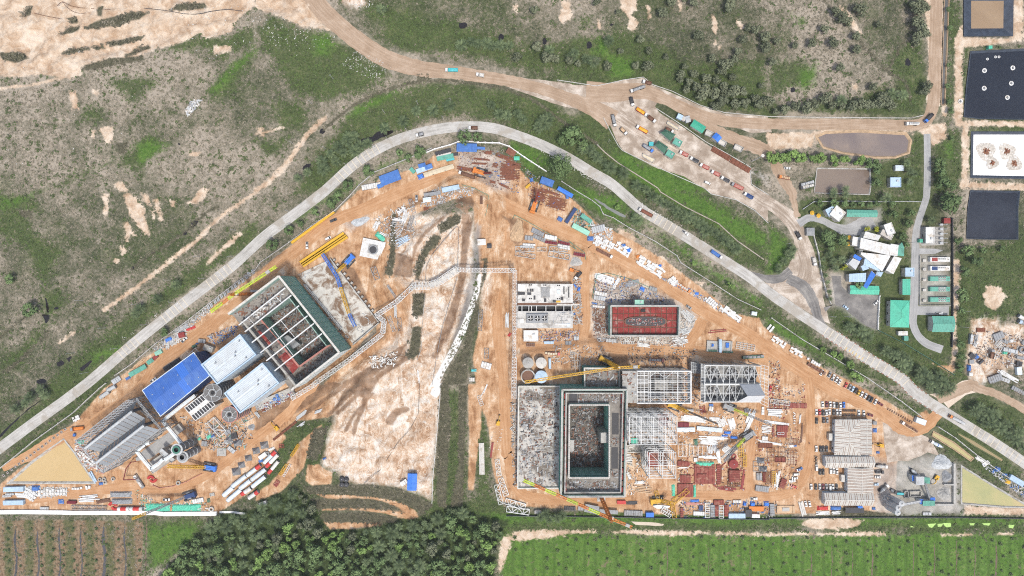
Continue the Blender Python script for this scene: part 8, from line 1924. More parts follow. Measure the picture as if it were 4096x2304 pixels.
for v,s_,n,sz,cols,lab in(('c1','620 620 860 640 1200 820 1180 850 760 840 640 860 610 760',620,(.25,.7),['gry','brn','gry','con','drk','lgr','brn','gry','blu'],'loose scaffold debris north of @f'),('c1','600 860 720 860 720 1080 620 1090',160,(.3,.9),['brn','gry','con','rst'],'loose timber debris west of @f'),('c1','640 1090 1320 1090 1300 1170 640 1130',260,(.25,.8),['gry','off','wht','lgr','brn'],'loose scaffold debris south of @f'),('c1','1270 870 1390 960 1330 1080 1260 1060',140,(.25,.7),['lgr','gry','off'],'loose tubes east of @f'),('c1','460 650 520 650 530 1000 460 1000',170,(.4,.9),['gry','brn','con','lgr'],'scattered crates east of @b'),('c1','100 1040 510 1040 500 1120 200 1130 100 1110',260,(.25,.7),['off','gry','brn','con','gry','brn','blu','pnk'],'scattered site goods south of @b'),('R3','150 80 1000 180 960 700 160 700',420,(.25,.6),['wht','off','wht','lgr','brn'],'loose white steel offcuts across @y'),('R3','150 700 980 720 960 1100 150 1000',200,(.3,.8),['mar','brn','off','mar'],'loose red steel offcuts in the lower steel yard'),('R3','1080 250 1620 300 1600 1080 1100 1080',260,(.25,.7),['mar','brn','off','wht','gry'],'loose steel offcuts in @e'),('R3','160 1210 1350 1220 1350 1420 180 1420',260,(.3,.9),['gry','brn','off','lgr','drk','gry','con','blu'],'loose stores along @s'),('t','420 120 1280 140 1230 700 900 640 440 420',330,(.2,.6),['rst','gry','brn','rst','con','brn','blu'],'loose rebar offcuts on the pale slab'),('t','200 620 660 640 640 740 200 860 -60 900 0 700',260,(.25,.8),['wht','lgr','gry','off','gry','lgr'],'loose white and grey sheets north of the mound'),('t','1260 300 1420 420 1900 780 1800 960 1380 800',200,(.2,.6),['brn','off','rst','gry','brn','con','blu'],'loose stores around the rebar racks'),('t','2000 900 2230 1090 2160 1240 1930 1100',120,(.3,.9),['dgn','drk','gry','dgn','lgr','tea'],'drums and bottles in the oxygen yard'),('b1','880 190 1200 60 1220 320 1100 450 1000 380 900 300',180,(.3,.8),['wht','off','gry','lgr'],'loose white steel north of the grass strip'),('b1','860 1240 1080 1200 1060 1300 880 1330',70,(.4,1.0),['wht','off','wht'],'white blocks scattered on the dirt slope'),('a1','1150 1180 1480 930 1560 860 1590 900 1400 1060 1200 1210',260,(.3,.9),['wht','off','lgr','gry','con'],'pale rubble heap along the west wall'),('a1','1240 1130 1420 1030 1400 1100 1260 1190',90,(.5,1.3),['con','off','lgr'],'broken concrete slabs beside the west track'),('L2','900 1100 1300 1060 1290 1449 760 1449',260,(.25,.8),['gry','off','brn','lgr','drk','tea'],'scattered site goods in the western orange yard'),('L3','60 560 420 850 380 930 160 860 60 680',240,(.3,.9),['wht','off','lgr','gry','pnk'],'scattered white sheets at the condenser foot'),('L3','700 1080 1000 1250 1500 1220 1600 1350 800 1340',150,(.25,.8),['off','wht','brn','tea','gry'],'scattered goods along the south-west wall'),('s','400 200 1150 200 1120 330 500 400',160,(.5,1.2),['wht','off','lgr'],'white bags scattered south of the ochre pond'),('c1','580 220 760 280 760 420 620 380',200,(.3,.9),['wht','off','lgr','gry'],'white debris east of the oxygen yard'),('c1','1140 640 1500 800 1740 970 1720 990 1400 800 1120 660',180,(.25,.8),['off','wht','con','blu','gry'],'litter along the wall beside the eastern track'),('d2','0 0 280 0 280 120 120 260 0 260',120,(.25,.7),['mar','brn','off','lgr'],'loose steel at the north-east of @y'),('d2','1560 560 1932 760 1932 860 1640 640',140,(.3,.9),['wht','off','gry','con','blu'],'loose stores along the south-east wall'),('m','1880 440 2100 430 2560 520 2560 900 2000 900',220,(.3,.8),['gry','off','lgr','brn'],'loose goods in @g'),('R1','1080 880 1280 900 1280 1240 1090 1270',110,(.3,.9),['gry','off','brn','wht'],'loose planks between bunker and towers'),('R4','1500 1100 2400 1120 2280 1330 1540 1340',150,(.3,.9),['gry','brn','con','drk'],'scattered goods north of the boiler building'),('R4','560 1060 1240 1080 1200 1330 560 1330',140,(.3,.9),['gry','brn','con','off'],'scattered goods around the round tanks'),('L2','500 1040 900 1130 1000 1300 1300 1180 1420 1300 900 1449 700 1300',150,(.3,.9),['gry','brn','off','lgr','drk'],'scattered goods between the silos'),('R2','920 320 1030 340 1030 760 920 720',60,(.3,.8),['gry','brn','lgr'],'scattered goods west of the fan deck'),('R2','1860 200 2000 200 1990 900 1860 760',90,(.3,.9),['mar','brn','gry','off'],'scattered goods east of the fan deck'),('R1','20 400 90 400 90 1200 50 1200',130,(.3,.9),['gry','lgr','off','drk'],'pallets along the west side of the rubble deck')):
 RB('debris',lab,P(v,s_),n,sz[0],sz[1],cols,.08,n,.7,.4)
for v,s_,n,seed in(('b0','-100 80 420 180 640 300 300 420 120 360',260,1),('b0','640 480 760 380 860 420 1040 500 920 600 820 580',330,2),('a0','1250 0 1932 60 1932 420 1500 470',170,3),('a0','0 300 900 400 1100 1000 0 1300',60,4),('c0','150 1080 520 1280 800 1449 740 1449 450 1290 100 1080',260,5),('c1','940 60 1300 260 1260 260 940 90',90,6),('b0','720 -20 900 0 880 60 740 50',90,7),('a1','900 1100 1932 430 1932 450 920 1130',160,9),('b2','1760 350 1860 340 1830 560 1760 520',70,10)):
 RB('litter',('white litter along the sandy bank by @u','white litter heap in the fork of @u','white litter scattered below the sandy terraces','sparse white litter across the western scrub','white litter along the verge of @c bend','white litter beside the palm row verge','white litter at the top of @u','','white litter along the western verge','pale stones on the grass strip')[seed-1],P(v,s_),n*2//3,.12,.5,['wht','off'],.05,seed,.3,.1)
RB('rubble','grey and white fly-tipped heap beside the green gully',P('a0','1400 830 1440 770 1530 750 1500 800 1420 880'),160,.4,1.1,['lgr','wht','off','gry'],.05,77,.8,.2)
# walls, fences, kerbs, poles, pond gear
def wall_run(name,label,view,pts,t,h,m,post=0.0,cat='wall',closed=False,sm=0,capm=None):
 q=P(view,pts)if isinstance(pts,str)else pts;q=smooth(q,sm)if sm else q;c=q[0];r=TH(name,label,cat,(*c,0));l=[(a[0]-c[0],a[1]-c[1])for a in q];n=len(l)
 for a,b_ in zip(l,l[1:]):
  g=gz(a[0]+c[0],a[1]+c[1]);MB().bm_((*a,g+h/2),(*b_,g+h/2),t,h).bd('panel',m,r)
  if capm:MB().bm_((*a,g+h+.05),(*b_,g+h+.05),t*1.3,.1).bd('coping',capm,r)
 if post:
  d=0
  for a,b_ in zip(l,l[1:]):
   L=math.hypot(b_[0]-a[0],b_[1]-a[1]);k=max(1,int(L/post))
   for i in range(k):p=(a[0]+(b_[0]-a[0])*i/k,a[1]+(b_[1]-a[1])*i/k);MB().box(p[0],p[1],0,t*1.8,t*1.8,h+.25).bd('post',m,r)
 return r
M_WALL=mat('boundary_wall_concrete',(.52,.51,.48),.85,.2,.3,dirt=(.33,.31,.28));M_WALLW=mat('whitewashed_wall',(.80,.79,.76),.8,.06,.3)
wall_run('boundary_wall','pale concrete wall along the inner verge of the western road','a2','0 640 120 545 260 430 400 330 560 215 760 30 810 -10',.35,2.2,M_WALL,6)
q=[*P('a1','880 1380 1010 1290 1180 1145 1390 995 1600 830 1780 690 1932 590'),*P('b1','40 530 200 420 420 260 600 140 720 20'),*P('b0','780 1400 900 1300 1000 1260 1170 1190 1330 1120')]
def RA(name,label,q,t,h,m,post,cat='wall',capm=None):return wall_run(name,label,None,q,t,h,m,post,cat,capm=capm)
RA('boundary_wall','long concrete wall beside the western road up to the bend',q,.35,2.2,M_WALL,6)
RA('boundary_wall','whitewashed wall round the north bend of the site',P('t','20 170 130 125 330 70 440 30 560 25 700 38 980 45 1110 90 1220 170 1400 290 1600 420'),.6,2.2,M_WALLW,5)
RA('boundary_wall','concrete wall zigzagging along the stream on the north-east side',[*P('t','1800 550 2000 680 2200 800 2300 880 2340 970 2371 990'),*P('c1','690 170 760 195 880 270 1080 375 1240 480 1270 535 1500 680 1700 810 1875 890')],.35,2.2,M_WALL,6)
RA('boundary_wall','concrete wall between the parked cars and @c',[*P('d1','20 950 250 1110 520 1270 740 1400'),*P('d2','840 20 1000 130 1150 245')],.35,2.2,M_WALL,6)
RA('boundary_wall','concrete wall beside the two ditches in the south-east',P('d2','1275 320 1400 400 1600 560 1800 700 1932 790'),.35,2.2,M_WALL,6)
RA('boundary_wall','broad white canvas-faced wall along the south-west edge',P('s','-60 612 400 608 1040 615 1200 622 2000 620 2576 622')+P('a2','1240 978 1640 975'),3.0,1.2,M_WALLW,0)
RA('boundary_wall','white sheet wall ending at the forest edge',P('a2','1660 965 1760 965 1850 978'),1.4,.8,M_WALLW,0)
RA('boundary_wall','dark wall along the southern edge of the site',P('c2','-40 990 400 995 800 1000 1300 1010 1932 1018')+P('d2','0 1010 400 1005 800 1003 1400 1003 1932 1012'),.3,2.0,mat('dark_fence_sheet',(.10,.11,.11),.8,.3),6,'fence')
RA('boundary_wall','concrete edge wall on the north side of @u',P('c0','340 605 640 650 840 605 990 583 1060 640 1210 690 1420 795 1600 850')+P('d0','0 880 500 888 1080 892 1170 870'),.4,.7,M_WALL,0)
RA('kerb_wall','low wall along the west edge of the truck yard',P('c0','690 890 740 990 800 1100 830 1135 960 1200 1200 1310 1450 1420')+P('c1','1500 15 1690 60 1830 140 1932 235'),.4,.9,M_WALL,0)
RA('kerb_wall','low wall along the south edge of the median',P('c0','1090 820 1290 950 1460 1070 1640 1170 1795 1260 1805 1390 1932 1470'),.4,.6,M_WALL,0)
RA('drain_wall','pale concrete drain crossing the palm strip beneath the bend',P('c0','640 1090 700 1150 800 1230 960 1330 1100 1420')+P('c1','1120 0 1300 110 1560 240 1700 370 1900 510'),.7,.5,mat('drain_concrete',(.38,.33,.28),.9,.25),0,'drain')
RA('compound_fence','green mesh fence around the genset compound',P('d1','1140 480 1140 852 1372 855'),.3,1.4,M_WALL,0,'fence');RA('compound_fence','dark fence along the east side of the plant',P('d1','1382 200 1384 500 1385 860 1380 1170'),.5,2.0,M('drk'),5,'fence')
RA('compound_fence','white-topped wall on the east side of the worn car park',P('d1','835 785 822 1040'),.35,1.8,M_WALLW,5);RA('compound_fence','grey wall beside the gatehouse and access lane',P('d1','340 330 375 460 400 620 440 780 470 845'),.5,1.8,M_WALL,5)
RA('compound_fence','dark perimeter fence below the bright green building',P('d1','830 1045 1000 1130 1200 1250 1400 1380'),.25,2.0,M('dgn'),4,'fence');RA('compound_fence','white fence line across the top of the compound',P('d1','260 130 340 75 600 70 860 75 1060 72 1160 76'),.3,1.5,M('lgr'),5,'fence')
RA('site_fence','thin green site fence curving round the storage yard',P('t','1160 1040 1180 990 1340 1070 1600 1220 1800 1330 1990 1440')+P('c1','430 370 550 460 555 510'),.15,1.2,M('tea'),5,'fence');RA('site_fence','thin green site fence round the formwork yard',P('c1','605 800 640 625 720 612 900 660 1100 750'),.15,1.2,M('tea'),5,'fence');RA('site_fence','thin green site fence beside the mound tip',P('t','490 600 640 640 840 740 835 860 800 1010'),.15,1.2,M('tea'),5,'fence')
RA('site_fence','dark rope fence along the pale mound edge',P('b1','1290 680 1300 560 1340 480 1440 360 1520 270 1540 280 1530 560'),.2,.8,M('gry'),4,'fence');RA('site_fence','dark drain edge down the middle of the mound',P('b1','1530 640 1480 800 1420 1000 1380 1200 1340 1449'),.25,.5,M('gry'),0,'drain');RA('site_fence','dark hose line across the pale plateau',P('b2','1248 -20 1240 200 1180 320 1080 430 960 620 840 720'),.22,.3,M('drk'),0,'hose');RA('site_fence','kerb beside the dark shrub strip on the mound',P('b1','1290 760 1270 960 1260 1180 1230 1260'),.25,.5,M('con'),0,'kerb')
RA('silt_fence','pale silt fence along the east edge of the mound',P('b2','1400 60 1385 250 1365 480 1345 700 1340 870'),.3,.9,M('wht'),4,'fence');RA('crane_barrier','red and white barrier round the crane circle',P('L3','930 1060 1000 1090 1150 1070 1300 1020 1470 930'),.3,.8,M('pnk'),3,'barrier')
RA('pipeline','dark pipe curving over the sandy terraces',smooth(P('a0','1090 62 1250 80 1400 105 1500 105 1600 85 1720 72 1830 85'),4),.35,.3,M('drk'),0,'pipe');RA('pipeline','dark pipes lying on the top-left sand',smooth(P('a0','470 12 540 45 640 62 830 72'),4),.3,.3,M('brn'),0,'pipe');RA('pipeline','thin dark pipe on the western sand',P('a0','260 100 340 120 455 142'),.3,.3,M('brn'),0,'pipe');RA('pipeline','thin dark hose looping over the sand',smooth(P('a0','430 48 470 15 510 60 580 98 690 98'),4),.25,.3,M('brn'),0,'hose')
ks=MB().box(0,0,0,1.6,.35,.3).mesh('kerb_stone',M('wht'));kr=MB().box(0,0,0,1.6,.35,.3).mesh('kerb_stone',M('pnk'))
for sd,a,b_,nm in((4.2,('m',40,520),('m',1500,1440),'red and white kerb along the south-west side of the eastern road'),(-4.2,('m',240,450),('m',1400,1250),'red and white kerb along the north-east side of the eastern road')):
 s0,s1=sta(W(*a)),sta(W(*b_));kb=TH('painted_kerb',nm,'kerb');i=0
 while s0<s1:
  x,y,rz=along(s0);o=link('kerb_stone',ks if i%2 else kr,kb);o.location=(x+math.sin(rz)*sd,y-math.cos(rz)*sd,.03);o.rotation_euler=(0,0,rz);s0+=2.0;i+=1
def make_pole():
 r=TH('utility_pole','','pole');MB().cyl((0,0,0),(0,0,10),.17,.12,8).bd('shaft',mat('pole_concrete',(.55,.54,.52),.8,.1),r);MB().box(0,0,9.2,.12,2.0,.12).bd('cross_arm',M('gry'),r);return r
POLES=[('b0',410,770),('b0',1217,775),('b0',1467,755),('b0',1752,760),('b0',965,843),('b0',1135,980),('b0',888,1100),('b0',515,1115),('b0',265,1075),('b0',675,1240),('b0',990,1045),('b0',570,580),('b0',1410,890),('a1',1760,285),('a1',1735,488),('a1',1520,652),('a1',1485,488),('a1',1260,665),('a1',1300,832),('a1',1018,847),('a1',1085,1002),('a1',770,1027),('a1',860,1182),('a1',530,1217),('a1',635,1365),('a1',597,818),('b1',230,140),('c0',730,1065),('c0',645,1100),('d1',490,940),('d1',600,940),('d1',1490,900),('d1',1480,1020),('d1',1130,150),('d1',1090,380),('d1',150,390)]
for i,(v,x,y)in enumerate(sorted(POLES,key=lambda p:VIEW[p[0]][0]+p[1]/1.8867)):c_=W(v,x,y,5);put('pole',make_pole,(*c_,0),R(rnd.uniform(0,180)),f'pale concrete utility pole, {nth(i)} counting @w','utility poles')
mp_=TH('floodlight_mast','tall white lighting mast with round head east of the median','light mast',(*W('c0',1810,1218),0));MB().cyl((0,0,0),(0,0,22),.35,.2,10).bd('shaft',M('wht'),mp_);MB().ring((0,0),.3,1.2,21.5,22.2,14).bd('lamp_ring',M('off'),mp_)
def make_aer():
 r=TH('floating_aerator','','aerator');MB().ring((0,0),.9,1.75,0,.45,20).bd('float_ring',M('wht'),r);MB().cyl((0,0,0),(0,0,1.0),.6,.5,12).bd('motor',M('gry'),r)
 for k in range(3):t_=k*2.1;MB().bm_((0,0,.6),(1.7*math.cos(t_),1.7*math.sin(t_),.45),.18).bd('strut',M('lgr'),r)
 return r
for(v,x,y),lab in zip([('d0',1638,531),('d0',1852,510),('d0',1636,664),('d0',1841,627),('d0',1811,734),('d0',1662,443),('d0',1723,427),('d0',1749,427),('d0',1450,766)],('north-west aerator of the five in the black pond','north-east aerator of the five in the black pond','south-west aerator of the five in the black pond','eastern middle aerator in the black pond','southernmost aerator in the black pond','small float near the north bank of the black pond','western of two small floats by the black pond pump','eastern of two small floats by the black pond pump','white aerator ring stored on the track beside the black pond')):c_=W(v,x,y,0);o=put('aer',make_aer,(*c_,-.95 if x!=1450 else.1),rnd.uniform(0,6),lab,'floating aerators');o.scale=(.55,)*3 if y in(443,427)else(1,)*3
M_SPL=mat('dirty_foam',(.50,.46,.40),.9,.45,.8,dirt=(.72,.71,.69));M_SPC=mat('brown_foam',(.20,.09,.05),.9,.4,.9)
for i,(x,y,rr_)in enumerate(((1648,1140,70),(1805,1140,62),(1694,1228,48),(1862,1234,58))):
 c_=W('d0',x,y);r_=TH('surface_aerator',('north-west','north-east','south-west','south-east')[i]+' churning aerator in the white foam pond','aerator',(*c_,-.46+.03*i),0,'foam aerators');ra=PX('d0',rr_);rr2=random.Random(i);n=40
 pts_=[(ra*(1+.12*math.sin(3*t_+i)+rr2.uniform(-.05,.05))*math.cos(t_),ra*(1+.12*math.sin(3*t_+i))*math.sin(t_))for t_ in[2*math.pi*k/n for k in range(n)]];MB().pr(pts_,0,.08).bd('splash_apron',M_SPL,r_);mb=MB()
 for k in range(46):t_=rr2.uniform(0,6.28);l=rr2.uniform(.15,.5)*ra;mb.bm_((.6*math.cos(t_),.6*math.sin(t_),.12),(l*math.cos(t_+.2),l*math.sin(t_+.2),.1),rr2.uniform(.25,.7),.08)
 mb.bd('brown_spray',M_SPC,r_);MB().cyl((0,0,0),(0,0,1.0),.9,.7,12).bd('motor',M('rst'),r_)
for i,(x,y)in enumerate(((670,694),(703,699),(663,742),(697,743))):item(f'tank:drk:2.6:drk b2 {x-17} {y} {x+17} {y} 34',('north-west','north-east','south-west','south-east')[i]+' of four black water tanks on the mound plateau','black water tanks')
SK=[(0,0,.95),(0,0,1.2),(0,0,1.45),(0,0,1.58),(0,0,1.72),(.0,.2,1.42),(.08,.27,1.15),(.2,.25,.92),(0,-.2,1.42),(-.06,-.27,1.15),(.06,-.27,.9),(0,.1,.9),(.12,.1,.48),(.05,.1,.06),(.2,.1,.03),(0,-.1,.9),(-.06,-.1,.48),(-.2,-.1,.08),(-.05,-.1,.03)]
def make_person(c_):
 me=bpy.data.meshes.new('body');me.from_pydata(SK,[(0,1),(1,2),(2,3),(3,4),(2,5),(5,6),(6,7),(2,8),(8,9),(9,10),(0,11),(11,12),(12,13),(13,14),(0,15),(15,16),(16,17),(17,18)],[]);o=link('person',me)
 bpy.context.view_layer.objects.active=o;bpy.ops.mesh.customdata_skin_add();o.modifiers.new('skin','SKIN');sv=me.skin_vertices[0].data
 for v_,r2 in zip(sv,[.15,.14,.16,.07,.11,.07,.05,.04,.07,.05,.04,.1,.07,.05,.04,.1,.07,.05,.04]):v_.radius=(r2,r2)
 sv[0].use_root=True;o.modifiers.new('sub','SUBSURF').levels=1;me.materials.append(M(c_));return o
for i,(v,x,y,c_,lab)in enumerate((('t',1568,1138,'wht','person in pale clothes walking on @o beside another'),('t',1598,1150,'ora','person in orange walking on @o beside another'),('c1',625,470,'lim','person in a lime vest near the long flatbed lorry'),('t',402,558,'ora','person in orange on the track by the mound'),('c1',1205,720,'ora','person in orange beside the orange truck crane'))):
 p=W(v,x,y);bpy_mesh=make_person(c_)
 bpy_mesh.location=(*p,.07);bpy_mesh.rotation_euler=(0,0,i*1.3);tag(bpy_mesh,lab,'person','people on site');h_=MB().cyl((0,0,1.74),(0,0,1.86),.15,.08,10).bd('helmet',M('yel' if i%2 else 'wht'),bpy_mesh)
# vegetation
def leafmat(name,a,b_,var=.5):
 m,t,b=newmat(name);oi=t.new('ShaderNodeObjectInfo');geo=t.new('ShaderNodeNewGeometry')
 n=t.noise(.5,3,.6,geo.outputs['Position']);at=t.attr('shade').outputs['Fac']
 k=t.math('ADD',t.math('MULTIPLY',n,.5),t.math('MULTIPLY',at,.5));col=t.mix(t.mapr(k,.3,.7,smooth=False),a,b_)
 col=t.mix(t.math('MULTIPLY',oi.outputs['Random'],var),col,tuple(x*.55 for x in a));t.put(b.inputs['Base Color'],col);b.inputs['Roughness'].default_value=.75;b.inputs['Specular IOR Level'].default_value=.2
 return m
M_BARK=mat('bark',(.14,.10,.07),.95,.3,1.5)
LEAF=dict(acacia=leafmat('acacia_leaves',(.090,.112,.066),(.23,.25,.155)),broad=leafmat('broad_leaves',(.070,.118,.046),(.205,.295,.12)),lush=leafmat('lush_leaves',(.095,.17,.045),(.26,.39,.115)),yellow=leafmat('yellow_leaves',(.25,.27,.03),(.45,.48,.06)),palm=leafmat('palm_fronds',(.058,.090,.044),(.225,.285,.14)),palmb=leafmat('young_palm_fronds',(.052,.085,.036),(.13,.18,.07),.3))
def quads_mesh(name,V,F,shade,m):
 me=bpy.data.meshes.new(name);me.from_pydata(V,[],F);me.materials.append(m);a=me.attributes.new('shade','FLOAT','POINT');a.data.foreach_set('value',shade);me.update();return me  # shade: light on upper leaves and shade on lower ones painted into colour
def crown_mesh(seed,m,lobes,nleaf,size,flat=.8):
 
 rr=random.Random(seed);V,F,Sh=[],[],[];L=[]
 for i in range(lobes):
  a,d=rr.uniform(0,6.28),math.sqrt(rr.random())*.68;L.append((d*math.cos(a),d*math.sin(a),rr.uniform(.5,1.25)*flat*(1.1-.5*d),rr.uniform(.24,.42),rr.random()))
 for i in range(nleaf):
  x,y,z,r,sh=rr.choice(L);u=Vector((rr.gauss(0,1),rr.gauss(0,1),rr.gauss(.35,.8))).normalized();k=r*rr.uniform(.72,1.08);p=Vector((x,y,z))+u*k;n=(u+Vector((rr.uniform(-.6,.6),rr.uniform(-.6,.6),rr.uniform(-.2,.6)))).normalized();a=n.orthogonal().normalized();b_=n.cross(a);s_=size*rr.uniform(.6,1.5);t_=rr.uniform(0,6.28);e1=(a*math.cos(t_)+b_*math.sin(t_))*s_;e2=(b_*math.cos(t_)-a*math.sin(t_))*s_*.6;o=len(V)
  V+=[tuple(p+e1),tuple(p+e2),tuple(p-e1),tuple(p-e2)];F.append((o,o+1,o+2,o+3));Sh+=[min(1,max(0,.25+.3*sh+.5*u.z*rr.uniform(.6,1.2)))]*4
 return quads_mesh('crown',V,F,Sh,m)
def trunk_mesh(seed,h):
 rr=random.Random(seed);mb=MB().cyl((0,0,0),(0,0,h),.1,.05,7)
 for k in range(4):a=k*1.6+rr.random();mb.cyl((0,0,h*.6),(.5*math.cos(a),.5*math.sin(a),h+.25),.045,.02,5)
 return mb.mesh('trunk',M_BARK)
TREES={}
for sp,(lb,nl,sz,fl)in dict(acacia=(13,620,.115,.75),broad=(15,600,.125,.8),lush=(11,460,.14,.7),yellow=(8,300,.13,.7)).items():TREES[sp]=[(crown_mesh(len(sp)*10+k,LEAF[sp],lb,nl,sz,fl),trunk_mesh(k,.45))for k in range(3)]
TREES['giant']=[(crown_mesh(5,LEAF['broad'],34,2600,.05,.8),trunk_mesh(9,.4))]
def palm_crown(seed,m,nf,L):
 rr=random.Random(seed);V,F,Sh=[],[],[]
 for i in range(nf):
  az=2*math.pi*i*.382+rr.uniform(-.15,.15);el=1.15-1.35*(i/nf)+rr.uniform(-.12,.12);l=L*rr.uniform(.8,1.08);n=7;p=Vector((0,0,0));pts=[p.copy()];sh=rr.uniform(.15,.95)*(1-.45*i/nf)
  for k in range(n):e=el-1.15*(k/n)**1.3;p=p+Vector((math.cos(az)*math.cos(e),math.sin(az)*math.cos(e),math.sin(e)))*(l/n);pts.append(p.copy())
  side=Vector((-math.sin(az),math.cos(az),0))
  for k in range(1,n+1):
   for q in(0,.5):
    c_=pts[k-1].lerp(pts[k],q+.25);d=(pts[k]-pts[k-1]).normalized();f=(k-.5+q)/n;wl=l*.30*math.sin(math.pi*min(1,.18+.8*f))**.7
    for s_ in(-1,1):
     tip=c_+side*(s_*wl*.8)+d*wl*.55+Vector((0,0,-.18*wl));o=len(V);V+=[tuple(c_-d*.12),tuple(c_+d*.12),tuple(tip)];F.append((o,o+1,o+2));Sh+=[sh,sh,min(1,sh+.15)]
  o=len(V)
 return quads_mesh('fronds',V,F,Sh,m)
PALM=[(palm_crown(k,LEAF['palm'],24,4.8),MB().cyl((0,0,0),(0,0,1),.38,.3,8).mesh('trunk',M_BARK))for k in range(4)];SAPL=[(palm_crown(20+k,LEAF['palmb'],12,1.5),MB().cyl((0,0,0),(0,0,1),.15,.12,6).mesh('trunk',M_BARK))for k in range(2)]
def tree(sp,x,y,r,label,group):
 q=(x,y,gz(x,y));rr=random.Random(int(x*31+y*17))
 if sp in('palm','sapling'):
  o=TH('oil_palm' if sp=='palm' else 'young_oil_palm',label,'palm',q,rr.uniform(0,6.28),group);cm,tm=rr.choice(PALM if sp=='palm' else SAPL);h=rr.uniform(3.5,6.5)if sp=='palm' else.5;k=r/(4.4 if sp=='palm' else 1.5);tr=link('trunk',tm,o);tr.scale=(1,1,h);c_=link('crown',cm,o);c_.location=(0,0,h);c_.scale=(k,)*3;return
 nm={'giant':'shade_tree','acacia':'acacia_tree','broad':'broadleaf_tree','lush':'broadleaf_tree','yellow':'ornamental_tree'}[sp]
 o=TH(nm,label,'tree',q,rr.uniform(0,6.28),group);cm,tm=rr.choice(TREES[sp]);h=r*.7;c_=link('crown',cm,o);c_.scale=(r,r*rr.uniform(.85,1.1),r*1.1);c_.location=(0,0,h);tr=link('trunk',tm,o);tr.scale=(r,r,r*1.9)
def GV(sp,view,text,desc,place,group,rdef=4.4,hh=5):
 pts=[]
 for tok in text.split(','):
  n=nums(tok);x,y=W(view,n[0],n[1],hh);pts.append((x,y,PX(view,n[2])if len(n)>2 else rdef*rnd.uniform(.85,1.15)))
 for i,p in enumerate(sorted(pts)):tree(sp,*p,f'{desc}, {nth(i)} @w {place}',group)
GV('acacia','c0','190 355 50,45 430 45,260 440 60,320 440 45,965 300 42,1030 385 38,825 385 32,1165 425 32,720 490 42,640 460 42,430 450 38,500 480 34,930 495 42,1030 500 48','grey-green bushy tree','north of the truck yard','trees north of the truck yard')
GV('acacia','c0','1130 95 45,1195 15 45,1370 15 45,1640 60 50,1650 10 42,640 10 32,165 75 42,1410 270 45,1515 435 38,1705 390 42,1750 290 42,1830 225 46,1900 290 50,1905 370 50,1790 200 36,1310 -20 40,800 80 26','grey-green bushy tree','on the scrubby northern slope','trees on the northern slope')
GV('acacia','c0','1305 500 36,1280 560 40,1270 600 36,1370 555 38,1600 490 50,1590 540 42,1460 590 46,1545 600 42,1340 620 42,1310 680 40,1390 660 50,1460 680 50,1440 720 55,1520 720 55,1600 650 42,1600 700 46,1680 690 55,1590 770 52,1680 780 50,1760 780 50,1530 800 42,1740 690 46,1830 740 42,1860 790 50,1910 760 46,1890 640 32,1680 450 42,1640 480 42,1660 580 36','grey-green bushy tree','in the dense grove beside @u','grove beside @u')
GV('acacia','d0','15 770 46,130 830 46,200 800 50,290 810 54,340 780 50,430 750 58,480 800 42,640 800 50,700 790 54,760 800 50,830 770 54,880 760 50,930 800 46,800 650 42,870 720 42,60 840 36,560 800 36','grey-green bushy tree','in the belt north of the eastern haul road','tree belt along the eastern haul road')
GV('acacia','d0','560 130 54,510 90 46,600 160 46,665 275 42,690 80 56,840 175 30,490 320 46,30 470 42,540 510 42,670 380 42,330 330 42,200 340 34,430 220 40,70 310 36','grey-green bushy tree','in the scrub west of the vertical haul road','trees in the north-east scrub')
GV('acacia','d0','1100 40 50,1120 100 60,1110 170 55,1150 230 60,1120 280 50,1190 50 42,1200 260 40,1200 640 46,1180 690 42,1140 20 50,1130 320 30','dense dark tree','along the west side of the vertical haul road','trees along the vertical haul road')
GV('lush','d0','20 1185 46,90 1190 50,150 1180 46,210 1175 50,260 1190 42,340 1190 46,400 1190 46,500 1210 46,580 1200 42,690 1220 50,50 1210 36','bright green tree','in the hedge row below the mauve pond','hedge row below the mauve pond')
GV('broad','d0','760 1230 46,810 1280 46,815 1380 42,820 1230 38,1290 1300 50,1300 1380 58,1400 1040 22,1390 830 30,1380 760 26,1290 1230 44,1380 1400 40,1370 640 20,1380 480 20,1385 200 24,1375 60 22','dark green tree','around the eastern ponds and lane','trees around the eastern ponds')
GV('broad','d1','400 85 30,505 85 35,580 85 35,710 90 30,770 95 28,830 90 28,945 170 40,1085 160 35,1065 235 35,1020 340 35,945 90 30,440 335 62,560 365 50,470 410 42,1340 100 72,1390 60 60,1320 40 50,1050 400 30,690 700 35,650 95 28','garden tree','in the office compound','garden trees in the office compound')
GV('yellow','d1','740 288 30,820 288 30,560 575 22,585 560 20','yellow-green ornamental tree','beside the office roofs','ornamental trees',hh=3)
GV('broad','d1','1440 370 35,1500 440 45,1560 520 50,1480 600 42,1460 760 42,1480 800 36,1460 1240 36,1460 1150 32,1450 1330 34,1470 900 30,1540 430 30,1640 440 26,1780 430 26','bushy dark tree','along the east fence of the plant','trees along the east fence')
GV('lush','d1','550 1240 32,620 1300 40,660 1380 44,420 1190 30,500 1230 32,700 1420 36','bright verge tree','between the parked cars and the eastern road','verge trees by the parked cars')
x,y=W('c0',360,1258,10);tree('giant',x,y,PX('c0',108),'large lone round shade tree beside @c bend',None)
GV('broad','b0','1575 1040 58,1670 1035 40,1230 1160 56,850 1290 50,700 1400 46,1080 1150 30,1150 1190 36','dark tree','on the inner verge of the north bend','trees on the inner verge')
GV('broad','b1','575 85 50,620 30 42,130 400 50,250 290 42,330 240 32,450 150 34','dark verge tree','along the wall of the western road','verge trees by the west wall')
